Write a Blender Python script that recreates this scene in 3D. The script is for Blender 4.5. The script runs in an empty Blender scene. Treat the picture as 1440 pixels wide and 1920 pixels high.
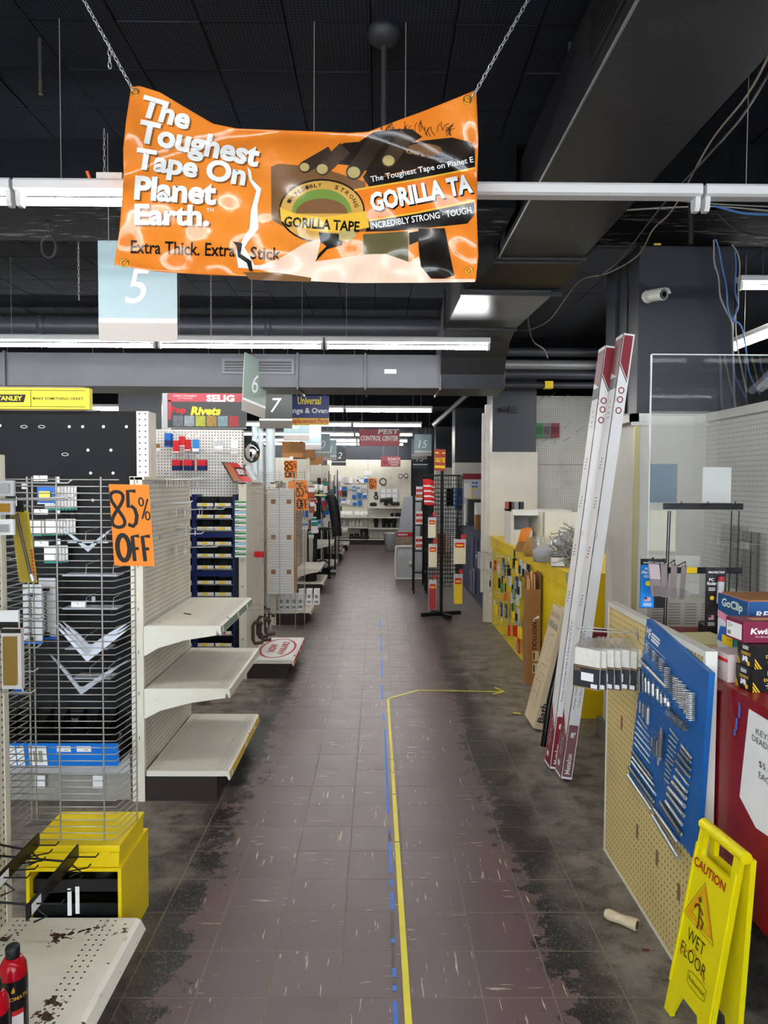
import bpy, bmesh, math, random
import numpy as np
from mathutils import Vector, Matrix
random.seed(7)
SC = bpy.context.scene
COL = SC.collection
PI = math.pi

# ---------------------------------------------------------------- camera
FPX, EYE, PITCH, YAW, ROLL = 1355.0, 1.634, .0405, .008, .005
FW = Vector((math.sin(YAW)*math.cos(PITCH), math.cos(YAW)*math.cos(PITCH), -math.sin(PITCH)))
_rt = Vector((math.cos(YAW), -math.sin(YAW), 0)); _up = _rt.cross(FW)
RT = _rt*math.cos(ROLL)+_up*math.sin(ROLL); UP = _up*math.cos(ROLL)-_rt*math.sin(ROLL)
ORG = Vector((0, 0, EYE))
cd = bpy.data.cameras.new('camera'); cam = bpy.data.objects.new('camera', cd); COL.objects.link(cam)
cd.sensor_fit = 'VERTICAL'; cd.sensor_height = 36; cd.sensor_width = 27; cd.lens = FPX/1920*36
cd.clip_start = .02; cd.clip_end = 200
mw = Matrix.Identity(4)
for i in range(3):
    mw[i][0], mw[i][1], mw[i][2], mw[i][3] = RT[i], UP[i], -FW[i], ORG[i]
cam.matrix_world = mw
SC.camera = cam
# ---------------------------------------------------------------- world + exposure
SC.view_settings.view_transform = 'Standard'; SC.view_settings.look = 'None'
SC.view_settings.gamma = 1; SC.view_settings.use_curve_mapping = False
SC.view_settings.exposure = 0.90
w = bpy.data.worlds.new('daylight'); SC.world = w; w.use_nodes = True
w.node_tree.nodes['Background'].inputs[0].default_value = (.80, .88, 1, 1)
w.node_tree.nodes['Background'].inputs[1].default_value = 4.2
cy = SC.cycles
cy.max_bounces = 6; cy.diffuse_bounces = 3; cy.glossy_bounces = 2; cy.transmission_bounces = 5; cy.transparent_max_bounces = 6
cy.use_adaptive_sampling = True; cy.adaptive_threshold = .05; cy.adaptive_min_samples = 16
TUBE_POWER = 33.0

def at(u, v, X=None, Y=None, Z=None):
    """point of the place measured in the photograph, on a plane of known X, Y or Z"""
    d = FW+RT*((u-720)/FPX)+UP*((960-v)/FPX)
    k = X/d.x if X is not None else (Y/d.y if Y is not None else (Z-EYE)/d.z)
    return ORG+d*k

# ---------------------------------------------------------------- materials
def lin(h):
    h = h.lstrip('#'); o = []
    for i in (0, 2, 4):
        c = int(h[i:i+2], 16)/255
        o.append(c/12.92 if c <= .04045 else ((c+.055)/1.055)**2.4)
    return tuple(o)+(1,)

class NT:
    def __init__(s, m):
        s.m = m; m.use_nodes = True; s.t = m.node_tree; s.b = s.t.nodes['Principled BSDF']
    def n(s, typ, **kw):
        nd = s.t.nodes.new(typ)
        for k, v in kw.items(): setattr(nd, k, v)
        return nd
    def l(s, a, b): s.t.links.new(a, b)
    def put(s, sock, x):
        if hasattr(x, 'is_output'): s.l(x, sock)
        else: sock.default_value = x
    def math(s, op, a, b=0., c=0.):
        nd = s.n('ShaderNodeMath', operation=op)
        s.put(nd.inputs[0], a); s.put(nd.inputs[1], b); s.put(nd.inputs[2], c)
        return nd.outputs[0]
    def mix(s, fac, a, b, blend='MIX'):
        nd = s.n('ShaderNodeMix', data_type='RGBA', blend_type=blend)
        s.put(nd.inputs[0], fac); s.put(nd.inputs[6], a); s.put(nd.inputs[7], b)
        return nd.outputs[2]
    def noise(s, vec, scale, detail=4, rough=.55):
        nd = s.n('ShaderNodeTexNoise'); nd.inputs['Scale'].default_value = scale
        nd.inputs['Detail'].default_value = detail; nd.inputs['Roughness'].default_value = rough
        if vec is not None: s.l(vec, nd.inputs['Vector'])
        return nd.outputs['Fac']
    def step(s, x, a, b):
        nd = s.n('ShaderNodeMapRange', interpolation_type='SMOOTHSTEP'); s.put(nd.inputs[0], x)
        nd.inputs[1].default_value = a; nd.inputs[2].default_value = b
        return nd.outputs[0]
    def pos(s): return s.n('ShaderNodeNewGeometry').outputs['Position']
    def obj(s): return s.n('ShaderNodeTexCoord').outputs['Object']
    def scale(s, vec, v):
        nd = s.n('ShaderNodeVectorMath', operation='MULTIPLY'); s.l(vec, nd.inputs[0]); nd.inputs[1].default_value = v
        return nd.outputs[0]
    def sep(s, vec):
        nd = s.n('ShaderNodeSeparateXYZ'); s.l(vec, nd.inputs[0]); return nd.outputs
    def bump(s, h, strength=.2, dist=.01):
        nd = s.n('ShaderNodeBump'); nd.inputs['Strength'].default_value = strength; nd.inputs['Distance'].default_value = dist
        s.l(h, nd.inputs['Height']); s.l(nd.outputs[0], s.b.inputs['Normal'])

MATS = {}
def mat(name, hx, rough=.5, metal=0., var=.05, scale=9., bump=0., spec=.5, emit=0., trans=0., alpha=1., ior=1.45):
    if name in MATS: return MATS[name]
    m = bpy.data.materials.new(name); t = NT(m); c = lin(hx)
    p = t.pos(); f = t.noise(p, scale, 3)
    d = tuple(max(0, x*(1-2.2*var)) for x in c[:3])+(1,); l = tuple(min(1, x*(1+1.2*var)) for x in c[:3])+(1,)
    t.l(t.mix(f, d, l), t.b.inputs['Base Color'])
    t.b.inputs['Roughness'].default_value = rough; t.b.inputs['Metallic'].default_value = metal
    t.b.inputs['Specular IOR Level'].default_value = spec; t.b.inputs['IOR'].default_value = ior
    if trans: t.b.inputs['Transmission Weight'].default_value = trans
    if alpha < 1: t.b.inputs['Alpha'].default_value = alpha
    if emit:
        t.b.inputs['Emission Color'].default_value = c; t.b.inputs['Emission Strength'].default_value = emit
    if bump: t.bump(t.noise(p, scale*6, 3), bump, .004)
    MATS[name] = m; return m

def pegmat(name, hx, axes, pitch=.0254, r=.0036, hole='#2a2622', rough=.55, dirt='#8a8272', dirtamt=.25, off=(0, 0), scale=3., slot=1., spec=.5):
    """painted perforated hardboard: small dark holes on a square pitch"""
    if name in MATS: return MATS[name]
    m = bpy.data.materials.new(name); t = NT(m); p = t.pos(); s = t.sep(p)
    def cell(i, o):
        a = t.math('FRACT', t.math('DIVIDE', t.math('ADD', s[i], 50.+o), pitch)); return t.math('MULTIPLY', t.math('SUBTRACT', a, .5), pitch)
    a, b = cell(axes[0], off[0]), cell(axes[1], off[1])
    if slot != 1.: b = t.math('DIVIDE', b, slot)
    d = t.math('SQRT', t.math('ADD', t.math('MULTIPLY', a, a), t.math('MULTIPLY', b, b)))
    hm = t.math('LESS_THAN', d, r)
    c = lin(hx); f = t.step(t.noise(p, scale, 6), .45, .8)
    base = t.mix(t.math('MULTIPLY', f, dirtamt), c, lin(dirt))
    t.l(t.mix(hm, base, lin(hole)), t.b.inputs['Base Color']); t.b.inputs['Roughness'].default_value = rough; t.b.inputs['Specular IOR Level'].default_value = spec
    MATS[name] = m; return m

def chipmat(name, hx, under, amt=.62, scale=6., rough=.45, dirt='#9a9080'):
    """old enamel with chips down to a darker layer and grime"""
    if name in MATS: return MATS[name]
    m = bpy.data.materials.new(name); t = NT(m); p = t.pos()
    chips = t.step(t.noise(p, scale, 8, .65), amt, amt+.015)
    fine = t.step(t.noise(t.scale(p, (60, 9, 60)), 1., 4), .68, .72)
    dirtf = t.step(t.noise(p, 2.2, 6), .45, .85)
    b = t.mix(t.math('MULTIPLY', dirtf, .45), lin(hx), lin(dirt))
    b = t.mix(t.math('MULTIPLY', fine, .35), b, lin(under))
    t.l(t.mix(chips, b, lin(under)), t.b.inputs['Base Color'])
    t.b.inputs['Roughness'].default_value = rough
    MATS[name] = m; return m

WHITE = mat('white_enamel', '#e6e3da', .4, var=.05)
CREAM = mat('cream_enamel', '#dcd6c4', .45, var=.07)
SHELFW = chipmat('chipped_cream_enamel', '#dedaca', '#4a2f24', .66)
BLACK = mat('black_plastic', '#17181a', .45)
BLACKM = mat('black_metal', '#131417', .4, .2)
STEEL = mat('zinc_steel', '#c4c6c7', .32, .75)
WIRE = mat('grey_wire', '#b3b0a9', .35, .6)
CHROME = mat('chrome', '#d9dadb', .15, 1.)
NAVYC = mat('dark_navy_paint', '#2c2f37', .38, var=.12, scale=3)
DUCT = mat('dark_painted_duct', '#26272b', .42, var=.1, scale=2, spec=.4)
DUCTG = mat('grey_painted_duct', '#4b4e55', .45, var=.12, scale=4)
CEILD = mat('dark_ceiling_paint', '#25272c', .6, var=.1)
YELLOW = mat('yellow_enamel', '#f2d400', .38, var=.04)
YPLAST = mat('yellow_plastic', '#f0df06', .42, var=.05, scale=14)
BLUE = mat('blue_paint', '#0f5fb4', .4)
NAVYB = mat('navy_steel', '#16265e', .4)
RED = mat('red_paint', '#8f0d17', .35, var=.12, scale=3)
ORANGE = mat('orange_card', '#ff8a1c', .6)
INK = mat('black_ink', '#141210', .6)
PAPER = mat('white_paper', '#f1f0ee', .7)
CARD = mat('brown_cardboard', '#9a6a3c', .8, var=.1)
BEIGE = mat('beige_cardboard', '#d6c3a0', .8, var=.05)
KICK = mat('dark_brown_kick', '#2a201e', .5, var=.15)
CLEAR = mat('clear_plastic', '#f4f6f6', .08, trans=.92, alpha=.35)
TEAL = mat('teal_print', '#128a7b', .5)
REDP = mat('red_print', '#cf1b20', .5)
YELP = mat('yellow_print', '#f7d11a', .5)
BLUEP = mat('blue_print', '#1767c2', .5)
GREENP = mat('green_print', '#2f8f3d', .5)
GREYP = mat('grey_print', '#8a8c90', .55)
LGREY = mat('light_grey', '#c4c6c8', .5)
PINKP = mat('pink_print', '#f09ab0', .5)
MAROON = mat('maroon_print', '#8c1f2c', .5)
GOLD = mat('brass', '#c79a3c', .3, .9)

# ---------------------------------------------------------------- mesh builder
class MB:
    def __init__(s): s.v = []; s.f = []; s.smooth = []
    def add(s, vs, fs, sm=False):
        o = len(s.v); s.v += [tuple(p) for p in vs]; s.f += [tuple(i+o for i in f) for f in fs]; s.smooth += [sm]*len(fs); return s
    def box(s, x0, x1, y0, y1, z0, z1):
        v = [(x, y, z) for z in (z0, z1) for y in (y0, y1) for x in (x0, x1)]
        return s.add(v, [(0, 2, 3, 1), (4, 5, 7, 6), (0, 1, 5, 4), (2, 6, 7, 3), (0, 4, 6, 2), (1, 3, 7, 5)])
    def obox(s, o, ex, ey, ez, a, b, c):
        """box from corner o along unit axes with lengths a,b,c"""
        o = Vector(o); ex, ey, ez = Vector(ex)*a, Vector(ey)*b, Vector(ez)*c
        v = [o+ex*i+ey*j+ez*k for k in (0, 1) for j in (0, 1) for i in (0, 1)]
        return s.add(v, [(0, 2, 3, 1), (4, 5, 7, 6), (0, 1, 5, 4), (2, 6, 7, 3), (0, 4, 6, 2), (1, 3, 7, 5)])
    def quad(s, a, b, c, d): return s.add([a, b, c, d], [(0, 1, 2, 3)])
    def tube(s, pts, r, n=6, cap=True):
        pts = [Vector(p) for p in pts]; rings = []; N = len(pts)
        t0 = (pts[1]-pts[0]).normalized(); ref = Vector((0, 0, 1)) if abs(t0.z) < .9 else Vector((1, 0, 0))
        nx = t0.cross(ref).normalized(); vs = []; fs = []
        for i, p in enumerate(pts):
            t = (pts[min(i+1, N-1)]-pts[max(i-1, 0)])
            t = t.normalized() if t.length > 1e-9 else t0
            nx = (nx-t*nx.dot(t)); nx = nx.normalized() if nx.length > 1e-6 else t.orthogonal().normalized()
            ny = t.cross(nx); rr = r[i] if isinstance(r, (list, tuple)) else r
            for k in range(n):
                a = 2*PI*k/n; vs.append(p+nx*math.cos(a)*rr+ny*math.sin(a)*rr)
        for i in range(N-1):
            for k in range(n):
                k2 = (k+1) % n; fs.append((i*n+k, i*n+k2, (i+1)*n+k2, (i+1)*n+k))
        s.add(vs, fs, True)
        if cap:
            s.add(vs[:n], [tuple(range(n-1, -1, -1))]); s.add(vs[-n:], [tuple(range(n))])
        return s
    def cyl(s, a, b, r, n=12, r2=None): return s.tube([a, b], [r, r if r2 is None else r2], n)
    def lathe(s, prof, o=(0, 0, 0), n=20, ax='z'):
        """prof: list of (radius, height)"""
        vs = []; fs = []; N = len(prof); o = Vector(o)
        for r, h in prof:
            for k in range(n):
                a = 2*PI*k/n; x, y = r*math.cos(a), r*math.sin(a)
                vs.append(o+Vector({'z': (x, y, h), 'y': (x, h, -y), 'x': (h, x, y)}[ax]))
        for i in range(N-1):
            for k in range(n):
                k2 = (k+1) % n; fs.append((i*n+k, i*n+k2, (i+1)*n+k2, (i+1)*n+k))
        fs.append(tuple(range(n-1, -1, -1))); fs.append(tuple((N-1)*n+k for k in range(n)))
        return s.add(vs, fs, True)
    def prism(s, poly, fn0, fn1):
        """poly: 2d outline; fn0/fn1 map (x,y) to the two faces"""
        n = len(poly); vs = [fn0(*p) for p in poly]+[fn1(*p) for p in poly]
        fs = [tuple(range(n-1, -1, -1)), tuple(range(n, 2*n))]+[(i, (i+1) % n, n+(i+1) % n, n+i) for i in range(n)]
        return s.add(vs, fs)
    def mesh(s, name, material=None):
        me = bpy.data.meshes.new(name); me.from_pydata([tuple(p) for p in s.v], [], s.f)
        me.polygons.foreach_set('use_smooth', s.smooth); me.update()
        if material: me.materials.append(material)
        return me
    def build(s, name, material, parent=None, **kw):
        return link(name, s.mesh(name, material), parent, **kw)

def tag(o, label=None, cat=None, group=None, kind=None):
    if label: o['label'] = label
    if cat: o['category'] = cat
    if group: o['group'] = group
    if kind: o['kind'] = kind
    return o
def link(name, me, parent=None, label=None, cat=None, group=None, kind=None, bevel=0, loc=None):
    o = bpy.data.objects.new(name, me); COL.objects.link(o)
    if parent is not None:
        o.parent = parent
        if parent.type == 'EMPTY' or True:
            o.matrix_parent_inverse = parent_inv(parent)
    if loc is not None: o.location = loc
    if bevel:
        b = o.modifiers.new('bevel', 'BEVEL'); b.width = bevel; b.segments = 2; b.limit_method = 'ANGLE'
    return tag(o, label, cat, group, kind)
def parent_inv(p):
    # every mesh is modelled in world coordinates: undo only the Empty's own place
    return Matrix.Translation(p.location).inverted() if p.parent is None else Matrix.Identity(4)
def thing(name, label, cat, loc=(0, 0, 0), group=None):
    o = bpy.data.objects.new(name, None); COL.objects.link(o); o.location = loc
    o.empty_display_size = .05
    return tag(o, label, cat, group)
def copy_tree(o, delta, label=None, group=None, parent=None):
    c = o.copy(); COL.objects.link(c)
    if parent is None: c.location = o.location+Vector(delta)
    else: c.parent = parent
    if label: c['label'] = label
    if group: c['group'] = group
    for ch in list(o.children): copy_tree(ch, delta, None, None, c)
    return c

# ---------------------------------------------------------------- flat frames, lettering and print
class Fr:
    def __init__(s, o, ex, ey):
        s.o = Vector(o); s.ex = Vector(ex).normalized(); s.ey = Vector(ey).normalized(); s.n = s.ex.cross(s.ey).normalized()
    def p(s, x, y, d=0.): return s.o+s.ex*x+s.ey*y+s.n*d
    def sub(s, x, y, d=0., ang=0.):
        c, t = math.cos(ang), math.sin(ang)
        return Fr(s.p(x, y, d), s.ex*c+s.ey*t, s.ey*c-s.ex*t)
FC = Fr((0, 0, 0), (1, 0, 0), (0, 0, 1))      # faces the camera side (-Y)
def face_cam(x, y, z): return Fr((x, y, z), (1, 0, 0), (0, 0, 1))
def face_aisle_from_left(x, y, z): return Fr((x, y, z), (0, 1, 0), (0, 0, 1))     # faces +X
def face_aisle_from_right(x, y, z): return Fr((x, y, z), (0, -1, 0), (0, 0, 1))   # faces -X
_TC = {}
def text_geo(body, bold=0., res=2, spacing=1.):
    k = (body, bold, res, spacing)
    if k not in _TC:
        cu = bpy.data.curves.new('t', 'FONT'); cu.body = body; cu.size = 1; cu.resolution_u = res; cu.offset = bold; cu.space_character = spacing
        o = bpy.data.objects.new('t', cu); me = o.to_mesh()
        v = [(p.co.x, p.co.y) for p in me.vertices]; f = [tuple(q.vertices) for q in me.polygons]
        o.to_mesh_clear(); bpy.data.objects.remove(o); bpy.data.curves.remove(cu)
        if v:
            x0 = min(p[0] for p in v); x1 = max(p[0] for p in v); y0 = min(p[1] for p in v); y1 = max(p[1] for p in v)
        else: x0 = x1 = y0 = y1 = 0
        _TC[k] = (v, f, x0, x1, y0, y1)
    return _TC[k]
def text2d(body, w=None, h=None, x=0., y=0., align='c', bold=0., shear=0., ang=0., spacing=1., res=2):
    """2-d glyph geometry; box fitted to width w and/or cap height h, centred (c) or left (l) at x,y"""
    v, f, x0, x1, y0, y1 = text_geo(body, bold, res, spacing)
    gw, gh = max(x1-x0, 1e-6), max(y1-y0, 1e-6)
    sy = h/gh if h else w/gw
    sx = w/gw if w else sy
    out = []
    for a, b in v:
        px = (a-(x0+x1)/2)*sx if align == 'c' else (a-x0)*sx
        py = (b-(y0+y1)/2)*sy
        px += shear*py
        c, s = math.cos(ang), math.sin(ang)
        out.append((x+px*c-py*s, y+px*s+py*c))
    return out, f
def put2d(mb, fr, geo, d=.0012):
    v, f = geo; mb.add([fr.p(a, b, d) for a, b in v], f)
def lettering(fr, items, material, parent, name='lettering', d=.0012):
    """items: list of dicts for text2d -> one printed part"""
    mb = MB()
    for it in items: put2d(mb, fr, text2d(**it), d)
    return mb.build(name, material, parent)
def rects(fr, rs, material, parent, name='print', d=.0008):
    mb = MB()
    for x0, x1, y0, y1 in rs: mb.quad(fr.p(x0, y0, d), fr.p(x1, y0, d), fr.p(x1, y1, d), fr.p(x0, y1, d))
    return mb.build(name, material, parent)
def poly(fr, pts, material, parent, name='print', d=.001):
    mb = MB(); mb.add([fr.p(a, b, d) for a, b in pts], [tuple(range(len(pts)))]); return mb.build(name, material, parent)
def stroke2d(pts, w, closed=False):
    """ribbon along a polyline"""
    n = len(pts); vs = []; fs = []
    for i in range(n):
        a = pts[(i-1) % n] if closed or i > 0 else pts[i]; b = pts[(i+1) % n] if closed or i < n-1 else pts[i]
        dx, dy = b[0]-a[0], b[1]-a[1]; L = math.hypot(dx, dy) or 1
        ox, oy = -dy/L*w/2, dx/L*w/2
        vs += [(pts[i][0]+ox, pts[i][1]+oy), (pts[i][0]-ox, pts[i][1]-oy)]
    for i in range(n if closed else n-1):
        j = (i+1) % n; fs.append((2*i, 2*i+1, 2*j+1, 2*j))
    return vs, fs
def ell(cx, cy, rx, ry, a0=0., a1=360., n=20):
    return [(cx+rx*math.cos(math.radians(a0+(a1-a0)*i/n)), cy+ry*math.sin(math.radians(a0+(a1-a0)*i/n))) for i in range(n+1)]
# ================================================================ the setting
CZ = 3.28            # ceiling height
T9, T12 = .2286, .3048
XL, XR, YF, YB = -8.0, 4.6, -3.2, 19.5

def floor_material():
    m = bpy.data.materials.new('worn_vinyl_tile'); t = NT(m); p = t.pos(); s = t.sep(p)
    gx = t.math('DIVIDE', t.math('ADD', s[0], .118+50*T9), T9); gy = t.math('DIVIDE', t.math('ADD', s[1], 50*T9-2.231), T9)
    ix, iy = t.math('FLOOR', gx), t.math('FLOOR', gy)
    chk = t.math('MODULO', t.math('ADD', ix, iy), 2.)
    # marbling runs along X in one tile and along Y in the next
    va, vb = t.scale(p, (6, 75, 1)), t.scale(p, (75, 6, 1))
    wn = t.n('ShaderNodeTexWhiteNoise', noise_dimensions='2D'); cx = t.n('ShaderNodeCombineXYZ')
    t.l(ix, cx.inputs[0]); t.l(iy, cx.inputs[1]); t.l(cx.outputs[0], wn.inputs['Vector']); rnd = wn.outputs['Value']
    nd = t.n('ShaderNodeMix', data_type='VECTOR'); t.l(chk, nd.inputs[0]); t.l(va, nd.inputs[4]); t.l(vb, nd.inputs[5])
    vec = nd.outputs[1]
    streak = t.noise(vec, 1., 3, .6)
    area = t.noise(p, 5., 2)
    fleck = t.step(t.math('ADD', streak, t.math('MULTIPLY', t.math('ADD', t.math('SUBTRACT', area, .5), t.math('MULTIPLY', t.math('SUBTRACT', rnd, .5), .25)), .16)), .658, .682)
    brown = t.mix(t.math('MULTIPLY', rnd, .55), lin('#614e4d'), lin('#6e5a59'))
    brown = t.mix(t.math('MULTIPLY', t.noise(vec, .8, 4), .35), brown, lin('#4c3a39'))
    fine = t.noise(p, 240., 2)
    brown = t.mix(t.math('MULTIPLY', fine, .25), brown, lin('#78625f'))
    brown = t.mix(t.math('MULTIPLY', fleck, .85), brown, lin('#c4b49f'))
    # old wax build-up, dark, beside the walked strip
    edge = t.math('ABSOLUTE', t.math('ADD', s[0], .05))
    wob = t.math('ADD', t.math('MULTIPLY', t.math('SUBTRACT', t.noise(p, 1.3, 2), .5), .30), t.math('MULTIPLY', t.math('SUBTRACT', t.noise(p, 11., 6, .72), .5), .62))
    wax = t.step(t.math('ADD', edge, wob), .615, .64)
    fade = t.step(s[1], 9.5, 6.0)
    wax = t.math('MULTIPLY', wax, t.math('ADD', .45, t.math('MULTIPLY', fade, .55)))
    scr = t.step(t.noise(t.scale(p, (20, 9, 1)), 6., 5, .8), .53, .66)
    blk = t.mix(t.math('MULTIPLY', scr, .7), lin('#232120'), lin('#857c71'))
    pits = t.step(t.noise(p, 70., 4, .6), .62, .66)
    blk = t.mix(t.math('MULTIPLY', pits, .55), blk, lin('#87796c'))
    col = t.mix(wax, brown, blk)
    # grey dust gathering towards the fixtures
    d = t.math('ADD', t.math('ABSOLUTE', t.math('ADD', s[0], .03)), t.math('MULTIPLY', t.math('SUBTRACT', t.noise(p, 3., 5), .5), .8))
    dust = t.math('MULTIPLY', t.step(d, .66, 1.05), t.step(t.noise(p, 9., 7, .7), .25, .62))
    col = t.mix(t.math('MULTIPLY', dust, .9), col, lin('#8d8478'))
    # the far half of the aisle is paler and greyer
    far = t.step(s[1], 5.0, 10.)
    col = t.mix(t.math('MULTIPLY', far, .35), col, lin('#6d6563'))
    t.l(col, t.b.inputs['Base Color'])
    r = t.math('ADD', .23, t.math('MULTIPLY', t.noise(p, 6., 5), .22))
    r = t.math('ADD', r, t.math('MULTIPLY', dust, .3))
    t.l(r, t.b.inputs['Roughness']); t.b.inputs['Specular IOR Level'].default_value = .4
    h = t.math('ADD', t.noise(p, 30., 5), t.math('MULTIPLY', wax, .6))
    t.bump(h, .12, .004)
    return m
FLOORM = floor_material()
GROUT = mat('joint_dirt', '#86796b', .9, var=.2)

fl = MB().box(XL, XR, YF, YB+.1, -.1, -.0007).build('floor', GROUT, kind='structure')
tile_me = MB()
g = .0016
tile_me.add([(g, g, -.003), (T9-g, g, -.003), (T9-g, T9-g, -.003), (g, T9-g, -.003), (g+.0008, g+.0008, 0), (T9-g-.0008, g+.0008, 0), (T9-g-.0008, T9-g-.0008, 0), (g+.0008, T9-g-.0008, 0)],
            [(4, 5, 6, 7), (0, 1, 5, 4), (1, 2, 6, 5), (2, 3, 7, 6), (3, 0, 4, 7)])
tile_mesh = tile_me.mesh('floor_tile', FLOORM)
def proj(P):
    d = Vector(P)-ORG; z = d.dot(FW)
    return (720+FPX*d.dot(RT)/z, 960-FPX*d.dot(UP)/z, z)
cells = []
for i in range(-36, 21):
    for j in range(-24, 77):
        x, y = -.118+i*T9, 2.231+j*T9
        if x < XL or x+T9 > XR or y < YF or y+T9 > YB: continue
        u, v, z = proj((x+T9/2, y+T9/2, 0)) if y > .3 else (-999, 0, -1)
        seen = z > 0 and -60 < u < 1500 and v < 2020
        hid = (x < -1.05) or (x > 1.35) or (x > 1.02 and y < 3.0)
        cells.append((0 if seen and not hid else 1, y, x))
cells.sort()
rest = MB(); rnd = random.Random(3)
for k, (hid, y, x) in enumerate(cells):
    dz = rnd.uniform(-.0006, 0)
    if k < 300 and not hid:
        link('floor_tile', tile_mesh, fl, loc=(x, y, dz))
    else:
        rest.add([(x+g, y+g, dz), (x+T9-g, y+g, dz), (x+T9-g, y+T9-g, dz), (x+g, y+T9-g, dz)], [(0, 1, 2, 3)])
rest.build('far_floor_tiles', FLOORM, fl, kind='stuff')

def ceiling_material():
    m = bpy.data.materials.new('perforated_ceiling_tile'); t = NT(m); p = t.pos(); s = t.sep(p)
    pit = .0147
    def cell(i, o): return t.math('MULTIPLY', t.math('SUBTRACT', t.math('FRACT', t.math('DIVIDE', t.math('ADD', s[i], 30+o), pit)), .5), pit)
    a, b = cell(0, 0), cell(1, 0)
    d = t.math('SQRT', t.math('ADD', t.math('MULTIPLY', a, a), t.math('MULTIPLY', b, b)))
    hm = t.math('LESS_THAN', d, .0030)
    c = t.mix(t.noise(p, 2., 4), lin('#23262d'), lin('#2d3138'))
    t.l(t.mix(hm, c, lin('#08080a')), t.b.inputs['Base Color']); t.b.inputs['Roughness'].default_value = .85; t.b.inputs['Specular IOR Level'].default_value = .08
    return m
CEILM = ceiling_material()
cl = MB().box(XL, XR, YF, YB+.1, CZ+.012, CZ+.15).build('ceiling', mat('joint_black', '#0c0c0e', .8), kind='structure')
g2 = .0030
ctile = MB()
ctile.add([(g2, g2, .01), (T12-g2, g2, .01), (T12-g2, T12-g2, .01), (g2, T12-g2, .01), (g2, g2, 0), (T12-g2, g2, 0), (T12-g2, T12-g2, 0), (g2, T12-g2, 0)],
          [(7, 6, 5, 4), (0, 4, 5, 1), (1, 5, 6, 2), (2, 6, 7, 3), (3, 7, 4, 0)])
ctile_mesh = ctile.mesh('ceiling_tile', CEILM)
cells = []
for i in range(-28, 18):
    for j in range(-20, 60):
        x, y = -.035+i*T12, 2.66+j*T12
        if x < XL or x+T12 > XR or y < YF or y+T12 > YB: continue
        u, v, z = proj((x+T12/2, y+T12/2, CZ)) if y > .3 else (-999, 0, -1)
        cells.append((0 if z > 0 and -40 < u < 1480 and v > -60 else 1, y, x))
cells.sort()
rest = MB()
for k, (hid, y, x) in enumerate(cells):
    dz = rnd.uniform(-.003, .002)
    if k < 300 and not hid: link('ceiling_tile', ctile_mesh, cl, loc=(x, y, CZ+dz))
    else: rest.add([(x+g2, y+g2, CZ+dz), (x+T12-g2, y+g2, CZ+dz), (x+T12-g2, y+T12-g2, CZ+dz), (x+g2, y+T12-g2, CZ+dz)], [(3, 2, 1, 0)])
rest.build('far_ceiling_tiles', CEILM, cl, kind='stuff')

# walls
MB().box(XL-.1, XL, YF, YB, 0, CZ).build('wall_left', mat('left_wall_paint', '#3a3d45', .6), kind='structure')
MB().box(XR, XR+.1, YF, YB, 0, CZ).build('wall_right', mat('right_wall_paint', '#33363d', .6), kind='structure')
MB().box(XL, XR, YB, YB+.1, 0, CZ).build('wall_back', mat('back_wall_paint', '#343841', .6), kind='structure')
fw = MB().box(XL, XR, YF-.1, YF, 0, .5); fw.box(XL, XR, YF-.1, YF, 2.7, CZ+.15)
for x in (XL+.2, -4.0, -.3, 3.2, XR-.3): fw.box(x-.15, x+.15, YF-.1, YF, .5, 2.7)
fw.build('wall_front', mat('front_wall_paint', '#8c8b86', .6), kind='structure')
fg = mat('shop_window_glass', '#eef4f4', .03, trans=1., var=0, ior=1.1)
for k, (a, b) in enumerate(((-7.65, -4.15), (-3.85, -.45), (-.15, 3.05), (3.35, 4.15))):
    MB().box(a, b, YF-.06, YF-.05, .5, 2.7).build('window_%d' % (k+1), fg, kind='structure')

# beams and columns
def beam(y0, y1, z0, x0=XL, x1=XR):
    m = bpy.data.materials.new('flaking_beam_paint'); t = NT(m); p = t.pos()
    f = t.step(t.noise(t.scale(p, (1.5, 12, 6)), 3., 8, .7), .57, .62)
    f = t.math('MULTIPLY', f, t.math('LESS_THAN', t.sep(p)[2], z0+.003))
    t.l(t.mix(f, lin('#0f1114'), lin('#7c7c7f')), t.b.inputs['Base Color']); t.b.inputs['Roughness'].default_value = .85; t.b.inputs['Specular IOR Level'].default_value = .08
    t.bump(t.noise(p, 25., 5), .3, .01)
    return MB().box(x0, x1, y0, y1, z0, CZ+.01).build('beam', m, kind='structure')
beam(3.55, 4.08, 2.965, XL, .66); beam(3.55, 4.08, 2.965, 1.20, XR)
beam(8.3, 8.9, 2.97); beam(12.7, 13.2, 2.97); beam(17.1, 17.6, 2.97)
LOWP = mat('dirty_white_paint', '#d8d4c9', .5, var=.1, scale=4)
def column(x0, x1, y0, y1, zc=2.02, dark=None):
    c = MB().box(x0, x1, y0, y1, zc, 2.98).build('column', NAVYC, kind='structure')
    MB().box(x0+.003, x1-.003, y0+.003, y1-.003, 0, zc).build('lower_cladding', LOWP, c)
    return c
c1 = column(1.46, 2.0, 4.1, 4.62)
MB().box(1.452, 1.46, 4.27, 4.31, 2.05, 2.96).build('cable_groove', BLACK, c1)
MB().box(1.440, 1.46, 4.44, 4.62, 2.05, 2.96).build('corner_board', NAVYC, c1)
MB().box(1.448, 1.475, 4.088, 4.1, 0, 2.0).build('corner_trim', mat('brass_edge', '#b9ad7c', .4, .4), c1)
MB().box(1.435, 1.458, 4.1, 4.66, 0, .12).build('baseboard', mat('grey_base', '#6f6a62', .6), c1)
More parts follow.
